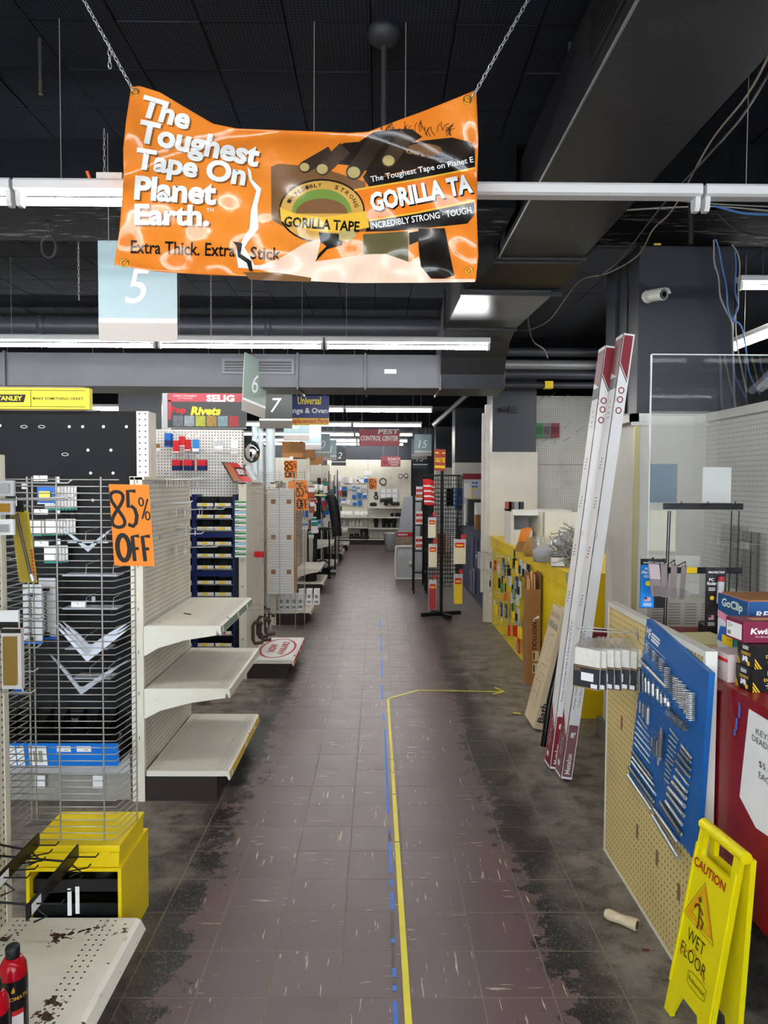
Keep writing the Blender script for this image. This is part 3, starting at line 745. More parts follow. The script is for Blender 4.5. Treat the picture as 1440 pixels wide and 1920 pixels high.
# ================================================================ generic shop items
def pack(label, fr, w_, h_, d=.012, base=PAPER, bands=(), hang=True, name='hanging_package', cat='package', group=None, texts=(), blister=None):
    """carded package: fr origin at bottom centre of its front"""
    e = thing(name, label, cat, fr.o, group)
    mb = MB(); mb.obox(fr.p(-w_/2, 0, -d), fr.ex, fr.ey, fr.n, w_, h_, d); mb.build('card', base, e)
    for y0, y1, mt_ in bands: rects(fr, [(-w_/2, w_/2, y0*h_, y1*h_)], mt_, e, 'printed_band')
    for tx in texts: lettering(fr, [tx[0]], tx[1], e)
    if blister:
        y0, y1, mt_, dd = blister; q = MB(); q.obox(fr.p(-w_*.32, y0*h_, 0), fr.ex, fr.ey, fr.n, w_*.64, (y1-y0)*h_, dd); q.build('blister', mt_, e)
    return e
def hook(label, base, direction, L=.2, group=None, r=.0022, tagm=None, tagw=.016, taglen=.05, up=.01, double=False, tagpos=.97):
    """wire peg hook from a board, optional white price tag on its tip"""
    b = Vector(base); d = Vector(direction).normalized(); e = thing('peg_hook', label, 'hook', b, group)
    pts = [b-Vector((0, 0, .02)), b, b+d*L, b+d*(L+.012)+Vector((0, 0, up))]
    MB().tube(pts, r, 5).build('wire', STEEL, e)
    s_ = d.cross(Vector((0, 0, 1)))
    MB().obox(b-s_*.009-Vector((0, 0, .024)), d, s_, (0, 0, 1), .002, .018, .03).build('backplate', STEEL, e)
    if double: MB().tube([b+Vector((0, 0, .012)), b+d*L+Vector((0, 0, .012))], r*.8, 5).build('tag_wire', STEEL, e)
    if tagm:
        q = b+d*(L*tagpos)+Vector((0, 0, .01)); MB().obox(q-s_*tagw/2-Vector((0, 0, taglen)), d, s_, (0, 0, 1), .001, tagw, taglen).build('price_tag', tagm, e)
    return e
def sale_sign(label, fr, w_, h_, curl=.0):
    """orange sheet, hand lettered 85% OFF; fr origin bottom centre"""
    e = thing('sale_sign', label, 'sign', fr.o, 'orange sale sheets')
    N = 10
    def P(x, y, d=0.):
        t_ = y/h_; b = curl*(1-t_)**2
        return fr.p(x+b*.35, y, d+b)
    mb = MB(); vs = []; fs = []
    for k in range(N+1):
        for x in (-w_/2, w_/2):
            vs += [P(x, h_*k/N, 0), P(x, h_*k/N, -.0006)]
    for k in range(N):
        a = 4*k; fs += [(a, a+2, a+6, a+4), (a+1, a+5, a+7, a+3), (a, a+4, a+5, a+1), (a+2, a+3, a+7, a+6)]
    fs += [(0, 1, 3, 2), (4*N, 4*N+2, 4*N+3, 4*N+1)]
    mb.add(vs, fs); mb.build('sheet', ORANGE, e)
    W8 = w_*.095
    def st(pts, ww=W8, closed=False): return stroke2d([(x*w_, y*h_) for x, y in pts], ww, closed)
    eight = [(-.32+.16*math.sin(2*q)*(1 if True else 0)*1.0, .69+.22*math.cos(q)) for q in [2*PI*k/28 for k in range(28)]]
    five = [(.16, .92), (-.04, .92), (-.05, .72), (.03, .735), (.11, .70), (.15, .62), (.12, .53), (.04, .485), (-.08, .51)]
    pct = [(.45, .83), (.28, .58)]
    O_ = ell(-.24, .22, .15, .155, 0, 360, 18)[:-1]
    shapes = [st(eight, W8*.9, True), st(five), st(pct, W8*.45), st(ell(.28, .79, .055, .05, 0, 360, 12)[:-1], W8*.4, True), st(ell(.42, .62, .055, .05, 0, 360, 12)[:-1], W8*.4, True),
              st(O_, W8*1.25, True), st([(.02, .06), (.0, .36), (.17, .37)]), st([(.0, .21), (.14, .215)], W8*.8), st([(.28, .06), (.25, .36), (.44, .37)]), st([(.26, .21), (.40, .215)], W8*.8)]
    mb = MB()
    for v_, f_ in shapes: mb.add([P(a, b, .0012) for a, b in v_], f_)
    mb.build('hand_lettering', INK, e)
    return e

PEGS = pegmat('endcap_pegboard', '#d3cdbf', (1, 2), .0254, .0045, '#3a352e', dirtamt=.4)
SLATW = pegmat('slat_pegboard', '#cfcabd', (1, 2), .0254, .0040, '#6a6458', dirtamt=.3)
def slots(fr, w_, h_, nx, ny, parent, mt_=INK, s=.004):
    mb = MB()
    for i in range(nx):
        for j in range(ny):
            x, y = w_*(i+.5)/nx, h_*(j+.5)/ny
            for a, b in ((s, s*.35), (s*.35, s)): mb.quad(fr.p(x-a, y-b, .0006), fr.p(x+a, y-b, .0006), fr.p(x+a, y+b, .0006), fr.p(x-a, y+b, .0006))
    o = mb.build('slot_rows', mt_, parent, kind='stuff'); return o
def shelf(parent, name, xp, y0, L, z, D, brk=True, strip=None, mt_=SHELFW, kick=False):
    s_ = MB().box(xp+.01, xp+D-.012, y0+.004, y0+L-.004, z-.028, z).build(name, mt_, parent)
    lip = MB().prism([(D-.012, 0), (D, -.006), (D+.004, -.045), (D-.004, -.048), (D-.012, -.03)], lambda a, b: (xp+a, y0+.004, z+b), lambda a, b: (xp+a, y0+L-.004, z+b)); lip.build('front_lip', mt_, s_)
    if strip:
        fr = Fr((xp+D+.0005, y0+.01, z-.042), (0, 1, 0), Vector((-.1, 0, 1))); mb = MB(); mb.obox(fr.p(0, 0, 0), fr.ex, fr.ey, fr.n, L-.02, .034, .004); mb.build('price_channel', strip, s_)
        fr2 = Fr(fr.p(0, 0, .0045), fr.ex, fr.ey); rects(fr2, [(.02, .06, .003, .031), (.42, .46, .003, .031), (.70, .74, .003, .031)], PAPER, s_, 'price_label')
    if brk:
        for yy in (y0, y0+L-.005):
            b = MB().prism([(0, 0), (D-.02, 0), (D-.02, -.045), (D*.55, -.07), (D*.2, -.11), (.012, -.15), (0, -.15)], lambda a, c: (xp+a, yy, z-.002+c), lambda a, c: (xp+a, yy+.004, z-.002+c)); b.build('bracket', mt_, s_)
    fr = Fr((xp, y0, z), (1, 0, 0), (0, 1, 0))
    slots(fr.sub(.02, .02), .05, L-.04, 3, 34, s_, mat('slot_shadow', '#4f4335', .8), .0035); slots(fr.sub(D-.08, .02), .05, L-.04, 3, 34, s_, MATS['slot_shadow'], .0035)
    return s_
def endcap(label, xp, y0, L, zt, shelves, deck=.16, D=.43, strip=None, mt_=SHELFW, board=PEGS):
    e = thing('endcap_shelving', label, 'shelving', (xp, y0, 0))
    for yy in (y0, y0+L-.03):
        u_ = MB().box(xp-.06, xp+.002, yy, yy+.03, 0, zt).build('upright', CREAM, e)
        fr = face_cam(xp-.03, yy, 0); sl_ = MB()
        for z in (.32, .55, .76, .98, 1.2, zt-.03):
            if z < zt:
                for x in (-.008, .005): sl_.quad(fr.p(x, z, .0008), fr.p(x+.004, z, .0008), fr.p(x+.004, z+.018, .0008), fr.p(x, z+.018, .0008))
        sl_.build('slots', mat('slot_shadow', '#4f4335', .8), u_, kind='stuff')
    MB().box(xp-.03, xp, y0+.03, y0+L-.03, deck, zt-.012).build('pegboard', board, e)
    MB().box(xp-.062, xp+.012, y0, y0+L, zt-.012, zt+.004).build('top_rail', CREAM, e)
    MB().box(xp, xp+D-.065, y0+.01, y0+L-.01, 0, deck-.032).build('kick_base', KICK, e)
    shelf(e, 'base_deck', xp, y0, L, deck, D, False, strip, mt_)
    for z, d, st_ in shelves: shelf(e, 'shelf', xp, y0, L, z, d, True, st_, mt_)
    return e

# ================================================================ the low shelf in the left foreground
X0 = -1.25
e = thing('foreground_shelving', 'chipped cream base shelf and pegboard at the lower left edge', 'shelving', (X0, 1.6, 0))
CHIP = chipmat('heavily_chipped_enamel', '#ebe7d8', '#4b2f25', .60, 7.)
MB().box(X0, -.868, .8, 2.40, 0, .11).build('kick_base', KICK, e)
dk = MB().box(X0, -.822, .8, 2.425, .112, .14).build('base_deck', CHIP, e)
MB().prism([(-.822, .14), (-.806, .132), (-.79, .10), (-.798, .094), (-.822, .112)], lambda a, b: (a, .8, b), lambda a, b: (a, 2.425, b)).build('front_lip', CHIP, dk)
fr = Fr((X0, .8, .14), (1, 0, 0), (0, 1, 0))
slots(fr.sub(.30, .02), .075, 1.6, 3, 62, dk, INK, .0042); slots(fr.sub(.02, .02), .06, 1.6, 3, 62, dk, INK, .0042)
MB().box(X0-.03, X0, .8, 2.40, .14, 1.72).build('pegboard', pegmat('foreground_pegboard', '#d8d2bf', (1, 2), .0254, .0048, '#3a352e'), e)
MB().box(X0-.05, X0+.004, 2.395, 2.425, 0, 1.72).build('upright', CREAM, e)
# hooks and goods on that pegboard
for k, (v, lb) in enumerate(((905, 'top'), (935, 'second'), (1150, 'third'), (1200, 'fourth'), (1240, 'fifth'), (1275, 'lowest'))):
    a = at(8, v, X=X0); hook('bare wire hook reaching in from the left edge, %s of six' % lb, (X0, min(a.y, 2.36)-.02*k, a.z), (1, 0, 0), .16 if k > 1 else .24, 'hooks at the left edge', r=.003)
pk = pack('brass handle set in clear packaging hanging at the left edge', Fr(at(22, 1292, Y=2.25), (1, 0, 0), (0, 0, 1)), .062, .19, .02, mat('pale_card', '#cfc9c4', .5), [(.93, 1, INK)], blister=(.08, .88, mat('dull_brass', '#a98a4a', .35, .8), .012))
pack('white carded package above the brass handle set at the left edge', Fr(at(14, 1180, Y=2.3), (1, 0, 0), (0, 0, 1)), .07, .06, .01, PAPER, [(0, .4, INK)])
pack('grey hinge package at the upper left edge', Fr(at(8, 930, Y=2.32), (1, 0, 0), (0, 0, 1)), .06, .05, .012, LGREY, blister=(.2, .8, STEEL, .01))
pack('brass hinge package below the grey one at the left edge', Fr(at(8, 965, Y=2.32), (1, 0, 0), (0, 0, 1)), .06, .045, .012, LGREY, blister=(.2, .8, GOLD, .01))
pack('white hardware package at the left edge beside the wire rack', Fr(at(8, 1003, Y=2.33), (1, 0, 0), (0, 0, 1)), .06, .05, .012, PAPER, blister=(.2, .7, STEEL, .01))
pack('blue and white package low at the left edge', Fr(at(34, 1300, Y=2.36), (1, 0, 0), (0, 0, 1)), .025, .17, .012, PAPER, [(.0, .12, BLUEP), (.7, .8, BLUEP)])
# black display bars with prongs
for k, (x, A, B) in enumerate(((-1.13, (78, 1560), (-12, 1672)), (-1.0, (146, 1585), (50, 1725)))):
    a, b = at(*A, X=x), at(*B, X=x); zz = (a.z+b.z)/2; ya, yb = min(a.y, 2.38), b.y
    e = thing('display_bar', ('black prong bar near the pegboard above the chipped shelf', 'black prong bar sticking out over the chipped shelf')[k], 'display rack', (x, ya, zz), 'black prong bars')
    MB().box(x-.003, x+.003, yb, ya, zz-.022, zz+.022).build('bar', BLACKM, e)
    rects(Fr((x+.0035, yb, zz), (0, 1, 0), (0, 0, 1)), [(.02, .08, -.018, .014)], PAPER, e, 'price_label', .001)
    for y in (yb+.06, ya-.05): MB().tube([(X0, y, zz+.01), (x-.02, y, zz-.01), (x, y, zz-.02), (x+.03, y, zz-.045), (x, y-.02, zz-.05)], .0035, 6).build('support_arm', BLACKM, e)
    for q in range(5):
        y = yb+.05+q*(ya-yb-.09)/4; MB().tube([(x, y, zz-.005*q % .02), (x+.075, y, zz), (x+.085, y, zz+.012)], .0025, 5).build('prong', BLACKM, e)
    if k:
        for q in (0, 1): MB().obox(Vector((x+.05+.02*q, ya-.2+.01*q, zz-.10)), (0, 1, 0), (1, 0, 0), (0, 0, 1), .002, .012, .085).build('hanging_tag', PAPER, e)
# torch cylinders
def torch(label, x, y, ang=0.):
    e = thing('torch_cylinder', label, 'gas cylinder', (x, y, .141)); z = .141
    MB().lathe([(.030, 0), (.0355, .006), (.0355, .20), (.033, .222), (.024, .238), (.016, .243)], (x, y, z), 28).build('cylinder', mat('red_gloss', '#b3091c', .18), e)
    MB().lathe([(.017, .243), (.018, .246), (.018, .268), (.016, .272)], (x, y, z), 20).build('cap', BLACK, e)
    def ring(y0, y1, a0, a1, mt_, nm, off=.0006):
        mb = MB(); n = 16; R = .0355+off; vs = []; fs = []
        for i in range(n+1):
            q = a0+(a1-a0)*i/n; vs += [(x+R*math.sin(q), y-R*math.cos(q), z+y0), (x+R*math.sin(q), y-R*math.cos(q), z+y1)]
        mb.add(vs, [(2*i, 2*i+2, 2*i+3, 2*i+1) for i in range(n)], True); return mb.build(nm, mt_, e)
    ring(.05, .195, -1.9, 1.9, mat('label_black', '#16151a', .3), 'label_band'); ring(.07, .115, ang-.1, ang+.7, PAPER, 'warning_panel', .001); ring(.105, .118, ang-.1, ang+.7, REDP, 'warning_strip', .0014)
    def wrap(body, h_, zc, a0, mt_):
        v_, f_ = text2d(body, None, h_, 0, zc, 'c', bold=.02); mb = MB(); R = .0370
        mb.add([(x+R*math.sin(a0+p_[0]/R), y-R*math.cos(a0+p_[0]/R), z+p_[1]) for p_ in v_], f_); mb.build('lettering', mt_, e)
    wrap('BERNZOMATIC', .0105, .15, ang-.1, mat('label_gold', '#d8a437', .4)); wrap('NET WEIGHT 14 OZ', .005, .057, ang+.1, PAPER)
    fl_ = MB(); R = .037; v_ = [(-.004, .166), (.004, .166), (.005, .172), (.001, .182), (-.003, .174)]
    fl_.add([(x+R*math.sin(ang+p_[0]/R), y-R*math.cos(ang+p_[0]/R), z+p_[1]) for p_ in v_], [(0, 1, 2, 3, 4)]); fl_.build('flame_mark', MATS['label_gold'], e)
p_ = at(24, 1800, Y=1.86); torch('red torch gas cylinder with black cap standing on the chipped shelf', p_.x, 1.86, .45)
p_ = at(-12, 1860, Y=1.73); torch('red torch gas cylinder cut off by the left edge, in front of the other', p_.x, 1.73, .55)

# ================================================================ yellow cabinet and wire rack
yc = thing('parts_cabinet', 'yellow steel parts cabinet with open front on the floor', 'cabinet', (-1.04, 2.58, 0))
cx0, cx1, cy0, cy1, cz = -1.205, -.878, 2.44, 2.73, .305
mb = MB().box(cx1-.012, cx1, cy0, cy1, 0, cz); mb.build('side_panel', YELLOW, yc); MB().box(cx0, cx0+.012, cy0, cy1, 0, cz).build('side_panel', YELLOW, yc)
MB().box(cx0+.012, cx1-.012, cy0, cy1, cz-.012, cz).build('top_panel', YELLOW, yc); MB().box(cx0+.012, cx1-.012, cy1-.01, cy1, 0, cz-.012).build('back_panel', YELLOW, yc); MB().box(cx0+.012, cx1-.012, cy0, cy1-.01, .0, .012).build('bottom_panel', YELLOW, yc)
for z in (.03, .12, .205):
    tr = MB().box(cx0+.016, cx1-.016, cy0+.02, cy1-.02, z, z+.006); tr.box(cx0+.016, cx1-.016, cy0+.02, cy0+.026, z, z+.05); tr.box(cx0+.016, cx0+.022, cy0+.026, cy1-.02, z, z+.05); tr.box(cx1-.022, cx1-.016, cy0+.026, cy1-.02, z, z+.05)
    tr.build('drawer_tray', BLACK, yc)
MB().lathe([(.02, 0), (.035, .01), (.03, .04), (.012, .05)], (-.97, 2.52, .212), 12).build('plastic_bag', CLEAR, yc)
cs = thing('yellow_case', 'yellow steel case with closed lid on top of the parts cabinet', 'case', (-1.04, 2.58, cz))
MB().box(cx0+.012, cx1-.008, cy0+.004, cy1-.03, cz+.001, cz+.052).build('case_body', YELLOW, cs, bevel=.003)
MB().box(cx0+.009, cx1-.005, cy0+.001, cy1-.027, cz+.054, cz+.078).build('lid', YELLOW, cs, bevel=.004)
MB().box(-.945, -.915, cy0-.003, cy0+.001, cz+.045, cz+.06).build('latch', YELLOW, cs)
RZ0 = cz+.079; RF = 2.475; RB = 2.62; rx0, rx1 = at(9, 1200, Y=RF).x, at(215, 1200, Y=RF).x
wr = thing('wire_rack', 'tall folded steel wire display rack standing on the yellow case', 'display rack', ((rx0+rx1)/2, RF, RZ0))
NW = 54; ztop = at(110, 897, Y=RF).z
for k in range(NW+1):
    z = RZ0+.004+(ztop-RZ0-.008)*k/NW
    pts = [(rx0+.012, RB, z), (rx0, RF, z), (rx1, RF, z), (rx1+.022, RB, z)] if 1 < k < NW-12 else [(rx0-.0, RF, z), (rx1+.02, RF, z)] if k == NW else [(rx0+.012, RB, z), (rx0, RF, z), (rx1, RF, z), (rx1+.02, RB, z)]
    MB().tube(pts, .0021, 5).build('horizontal_wire', WIRE, wr)
for x, y in ((at(110, 1200, Y=RF).x, RF-.004), (at(193, 1200, Y=RF).x, RF-.004), (rx0+.012, RB+.004), (rx0+.03, RB+.004), (rx1+.022, RB+.004)):
    MB().cyl((x, y, RZ0), (x, y, ztop+.006), .0029, 6).build('vertical_wire', WIRE, wr)
sale_sign('large orange 85% OFF sheet taped to the wire rack', Fr(at(252, 1060, Y=2.455), Vector((1, 0, -.02)), Vector((-.06, 0, 1))), at(285, 1050, Y=2.45).x-at(210, 1050, Y=2.45).x, .275, .018)
# drill bit pouch
dp = thing('bit_pouch', 'yellow clear-fronted pouch with a long masonry bit hanging on the wire rack', 'package', at(55, 1090, Y=2.44))
fr = Fr(at(52, 1092, Y=2.445), Vector((1, 0, -.05)), Vector((-.11, 0, 1)))
MB().obox(fr.p(-.027, 0, -.004), fr.ex, fr.ey, fr.n, .058, .245, .004).build('backing', mat('yellow_card', '#d9bd1c', .35), dp)
MB().obox(fr.p(-.012, .24, -.004), fr.ex, fr.ey, fr.n, .03, .05, .005).build('header', BLACK, dp)
MB().tube([fr.p(.018, .012, .006), fr.p(-.006, .235, .006)], .005, 8).build('bit', mat('bit_steel', '#5b4d45', .35, .7), dp); MB().tube([fr.p(.022, .006, .006), fr.p(.018, .03, .006)], .009, 8).build('bit_tip', STEEL, dp)
MB().obox(fr.p(-.024, .003, .0), fr.ex, fr.ey, fr.n, .052, .235, .013).build('clear_front', CLEAR, dp)
rects(fr, [(-.025, -.017, .19+.009*i, .195+.009*i) for i in range(5)], INK, dp, 'small_print'); rects(fr, [(.022, .03, .01+.012*i, .018+.012*i) for i in range(9)], REDP, dp, 'red_print')
hook('wire hook holding the drill bit pouch in front of the rack', at(30, 935, Y=2.36), (.9, .4, .02), .17, r=.003)

# ================================================================ first gondola run
Y1 = 3.638; XP1 = -1.187
endcap('cream endcap pegboard with three nearly empty shelves facing the aisle', XP1, Y1, .92, 1.655, [(.583, .435, None), (.904, .39, mat('sage_strip', '#7f978a', .45))], .158, .433, mat('yellow_strip', '#e7c41c', .4))
PEGB = pegmat('black_pegboard', '#0e0f12', (0, 2), .0254, .004, '#08080a', dirt='#1c1e22', dirtamt=.4, rough=.55, spec=.2)
r1 = thing('gondola_run', 'black pegboard shelf run behind the wire rack with a blue price strip', 'shelving', (-2, 3.9, 0))
MB().box(-3.6, -1.262, 3.80, 3.83, .30, 2.0).build('black_pegboard', PEGB, r1)
MB().box(-1.262, -1.20, 3.79, 3.83, 0, 2.0).build('upright', pegmat('white_upright_holes', '#e4e2dc', (0, 2), .0305, .0042, '#2a2622'), r1)
MB().box(-1.262, -1.20, 3.831, 3.92, 0, 2.0).build('end_panel', CREAM, r1)
MB().box(-3.6, -1.262, 3.66, 3.80, 0, .145).build('plinth', mat('dirty_grey_plinth', '#9b958b', .6, var=.2), r1)
MB().box(-3.6, -1.262, 3.645, 3.80, .145, .255).build('fascia', mat('pale_grey_fascia', '#b9b9b7', .5), r1)
tr = MB().box(-3.6, -1.262, 3.50, 3.80, .255, .27).build('bin_shelf', BLACK, r1)
for k in range(12):
    x = -1.285-.085*k; MB().prism([(3.51, .27), (3.79, .27), (3.79, .45), (3.51, .33)], lambda a, b: (x, a, b), lambda a, b: (x+.003, a, b)).build('divider', BLACKM, tr)
q = MB().prism([(3.5, .31), (3.5, .255), (3.488, .245), (3.47, .36), (3.485, .36)], lambda a, b: (-3.6, a, b), lambda a, b: (-1.262, a, b)); q.build('price_strip', mat('blue_strip', '#1272cf', .35), r1)
fs_ = Fr((0, 3.478, .3), (1, 0, 0), Vector((0, -.16, 1)))
for a, b, c in ((32, 46, 'x'), (55, 88, 'hinge'), (108, 134, '4.59'), (145, 172, '8.49'), (13, 30, 'x')):
    x0, x1 = at(a, 1415, Y=3.478).x, at(b, 1415, Y=3.478).x
    big = c in ('x', 'hinge'); rects(fs_, [(x0, x1, -.052 if big else .02, .05)], PAPER, r1, 'price_label', .0015)
    if c == 'hinge': rects(fs_, [(x0+.02, (x0+x1)/2-.003, -.035, .025), ((x0+x1)/2+.003, x1-.02, -.035, .025)], mat('hinge_print', '#9a9b86', .4), r1, 'printed_hinge', .002)
    elif c != 'x': lettering(fs_, [dict(body=c, h=.008, x=(x0+x1)/2+.01, y=.03)], INK, r1, d=.0025)
for u in (76, 184):
    p_ = at(u, 1485, Y=3.64); MB().box(p_.x-.025, p_.x+.025, 3.636, 3.645, .07, .135).build('white_clip', PAPER, r1)
# small print and ring marks on the black board
mb = MB(); ff = face_cam(0, 3.80, 0); rr = random.Random(2)
for u, v in ((130, 800), (155, 800), (194, 800), (237, 800), (165, 844), (208, 844), (170, 887), (212, 887), (174, 938), (0, 798)):
    p_ = at(u, v, Y=3.799); mb.add([ff.p(p_.x+a, p_.z+b, .0015) for a, b in ell(0, 0, .008, .008, 0, 360, 10)[:-1]], [tuple(range(10))])
mb.build('peg_plugs', PAPER, r1, kind='stuff')
mb = MB()
for u, v in ((45, 800), (78, 800), (122, 852), (15, 1048), (14, 1124)):
    p_ = at(u, v, Y=3.799); v_, f_ = stroke2d(ell(0, 0, .017, .007, 0, 360, 16)[:-1], .0025, True); mb.add([ff.p(p_.x+a, p_.z+b, .0015) for a, b in v_], f_)
mb.build('outline_marks', PAPER, r1, kind='stuff')
lettering(ff, [dict(body='75-6040', w=.05, x=at(143, 1349, Y=3.8).x, y=at(143, 1349, Y=3.8).z)], PAPER, r1)
mb = MB()
for u0, u1, v0, v1 in ((97, 118, 1335, 1352), (127, 158, 1333, 1352)):
    a, b = at(u0, v0, Y=3.8), at(u1, v1, Y=3.8); v_, f_ = stroke2d([(a.x, a.z), (b.x, a.z), (b.x, b.z), (a.x, b.z)], .0015, True); mb.add([ff.p(*w_, .0012) for w_ in v_], f_)
mb.build('outline_boxes', GREYP, r1, kind='stuff')
# carded hardware on the black board
def card_row(label, u0, v0, u1, v1, n, base, bands, Y=3.70, stepY=.014, group=None, tags=None, name='carded_hardware', blister=None):
    a, b = at(u0, v1, Y=Y), at(u1, v0, Y=Y); w_ = b.x-a.x; h_ = b.z-a.z
    for k in range(n):
        pack(label, Fr((a.x+w_/2+.011*k, Y+stepY*k, a.z), (1, 0, 0), (0, 0, 1)), w_, h_, .006, base, bands, name=name, group=group, blister=blister if k == 0 else None)
card_row('white and teal hardware card in the top stack on the black board', 84, 911, 112, 957, 6, PAPER, [(0, .1, TEAL)], group='top stack of hardware cards')
pack('blue card with a round brass pull in front of the top card stack', Fr(at(86, 945, Y=3.62), (1, 0, 0), (0, 0, 1)), .085, .085, .008, BLUEP, [(0, .06, PAPER)], blister=(.2, .75, GOLD, .014))
card_row('white and teal hardware card in the second stack, beside the bit pouch', 54, 976, 76, 1005, 3, PAPER, [(0, .1, TEAL)], group='second stack of hardware cards')
card_row('white and teal hardware card in the second stack, right group', 86, 974, 110, 1004, 6, PAPER, [(0, .14, TEAL)], group='second right stack of hardware cards', blister=(.2, .5, STEEL, .008))
card_row('white and teal hardware card in the third stack', 83, 1024, 108, 1056, 4, PAPER, [(0, .14, TEAL)], group='third stack of hardware cards', blister=(.2, .5, STEEL, .008))
for k, (u, v) in enumerate(((75, 903), (76, 966), (77, 1026), (146, 1140))):
    p_ = at(u, v, Y=3.6); hook('price tagged hook above the %s hardware stack' % ('top', 'second', 'third', 'lowest')[k], (p_.x, 3.8, p_.z+.02), (0, -1, 0), .2, 'tagged hooks on the black board', tagm=PAPER, tagw=.07, taglen=.027)
pack('small grey card above the top stack', Fr(at(46, 917, Y=3.72), (1, 0, 0), (0, 0, 1)), .03, .035, .006, LGREY)
for k, (u0, u1, v0, v1) in enumerate(((44, 78, 1096, 1207), (74, 104, 1084, 1199))):
    a, b = at(u0, v1, Y=3.55+.1*k), at(u1, v0, Y=3.55+.1*k); w_, h_ = b.x-a.x, b.z-a.z
    e = pack('long grey card holding a black door closer spring, %s one' % ('front', 'rear')[k], Fr((a.x+w_/2, 3.55+.1*k, a.z), (1, 0, 0), (0, 0, 1)), w_, h_, .006, LGREY, [(0, .05, BLUEP)], name='spring_card', group='spring cards')
    o = Vector((a.x+w_/2, 3.535+.1*k, a.z)); MB().tube([o+Vector((.006*math.cos(q), .006*math.sin(q)-.006, h_*.12+h_*.66*q/(2*PI*13))) for q in [2*PI*13*i/130 for i in range(131)]], .0022, 4).build('spring', BLACKM, e)
    MB().box(o.x-.014, o.x+.014, 3.53+.1*k, 3.548+.1*k, a.z+h_*.80, a.z+h_*.86).build('bracket', BLACKM, e); MB().box(o.x-.012, o.x+.012, 3.53+.1*k, 3.548+.1*k, a.z+h_*.05, a.z+h_*.12).build('bracket', BLACKM, e)
# V shaped shelf brackets
GREYB = mat('grey_bracket', '#aeb3ba', .35, .2, var=.08)
def vbracket(label, A, B, C, Y, w_=.022, mt_=GREYB):
    P = [at(*A, Y=Y), at(*B, Y=Y), at(*C, Y=Y)]; pts = [(p.x, p.z) for p in P]
    def on(t, i): return (pts[i][0]+(pts[i+1][0]-pts[i][0])*t, pts[i][1]+(pts[i+1][1]-pts[i][1])*t)
    up = w_*1.9
    out = [pts[0], on(.5, 0), pts[1], on(.5, 1), pts[2], (on(.5, 1)[0]-w_*.2, on(.5, 1)[1]+up*.62), (pts[1][0]+w_*.5, pts[1][1]+up*1.15), (pts[1][0]-w_*.5, pts[1][1]+up*1.15), (on(.5, 0)[0]+w_*.2, on(.5, 0)[1]+up*.62)]
    return MB().prism(out, lambda a, b: (a, Y, b), lambda a, b: (a, Y+.012, b)).build('shelf_bracket', mt_, label=label, cat='bracket', group='V shaped shelf brackets')
vbracket('small V shaped grey bracket high on the black board, beside the orange sale sheet', (113, 990), (165, 1035), (212, 990), 3.6, .014)
for k in range(3): vbracket('white V shaped bracket, %s of the three hung together' % ('front', 'middle', 'rear')[k], (99+9*k, 1168-k), (163+3*k, 1241-9*k), (246, 1176-6*k), 3.52+.05*k, .018, mat('pale_bracket', '#d5dbe6', .3))
vbracket('single grey V shaped bracket hung lowest on the black board', (92, 1226), (152, 1303), (243, 1236), 3.52, .018)
for k, (v, u0, u1) in enumerate(((1016, 130, 205), (1078, 120, 222), (1140, 120, 222), (1215, 125, 205), (1270, 140, 210))):
    a, b = at(u0, v, Y=3.62), at(u1, v, Y=3.62)
    e = thing('bracket_hook', 'double hook with thin flat goods, %s from the top behind the brackets' % ordn[k], 'hook', (a.x, 3.62, a.z), 'hooks behind the brackets')
    MB().box(a.x, b.x, 3.6, 3.7, a.z-.004, a.z+.003).build('flat_goods', GREYB, e)
    for t_ in (.4, .9):
        x = a.x+(b.x-a.x)*t_; MB().tube([(x, 3.8, a.z+.06), (x, 3.63, a.z+.05), (x, 3.62, a.z)], .0018, 5).build('wire', STEEL, e)
# yellow header sign above the black board
st_ = thing('header_sign', 'yellow header sign with black bordered lettering on top of the black board', 'sign', (-1.8, 3.78, 2.0))
a, b = at(0, 727, Y=3.76), at(168, 777, Y=3.76); hz0, hz1 = 2.005, a.z
MB().box(-2.6, b.x, 3.76, 3.80, hz0, hz1).build('panel', mat('bright_yellow_sign', '#f5dc0c', .35), st_)
ff = face_cam(0, 3.76, 0); xa, xb = at(58, 750, Y=3.76).x, at(160, 750, Y=3.76).x; zm = (hz0+hz1)/2
mb = MB(); v_, f_ = stroke2d([(-2.5, zm-.042), (xb, zm-.042), (xb, zm+.042), (-2.5, zm+.042)], .003, True); mb.add([ff.p(*p_, .001) for p_ in v_], f_); v_, f_ = stroke2d([(xa, zm-.042), (xa, zm+.042)], .003); mb.add([ff.p(*p_, .001) for p_ in v_], f_); mb.build('border', INK, st_)
xs1 = at(49, 750, Y=3.76).x; wS = .175
poly(ff, [(xs1-wS, zm-.02), (xs1-.012, zm-.02), (xs1, zm+.02), (xs1-wS, zm+.02)], INK, st_, 'logo_block', .0015); lettering(ff, [dict(body='STANLEY', w=wS-.03, h=.024, x=xs1-wS/2-.004, y=zm, bold=.03)], mat('bright_yellow_sign', '#f5dc0c'), st_, d=.0025)
lettering(ff, [dict(body='MAKE SOMETHING GREAT', w=xb-xa-.02, h=.014, x=(xa+xb)/2, y=zm, bold=.02)], INK, st_)
bs = MB().box(at(165, 700, Y=3.9).x, at(181, 700, Y=3.9).x, 3.88, 3.89, 2.0, at(170, 767, Y=3.9).z).build('small_sign', PAPER, label='small white sign with blue lettering behind the yellow header', cat='sign')
lettering(face_cam(at(172, 772, Y=3.88).x, 3.88, at(172, 774, Y=3.88).z), [dict(body='ile', h=.02, bold=.02)], BLUEP, bs)
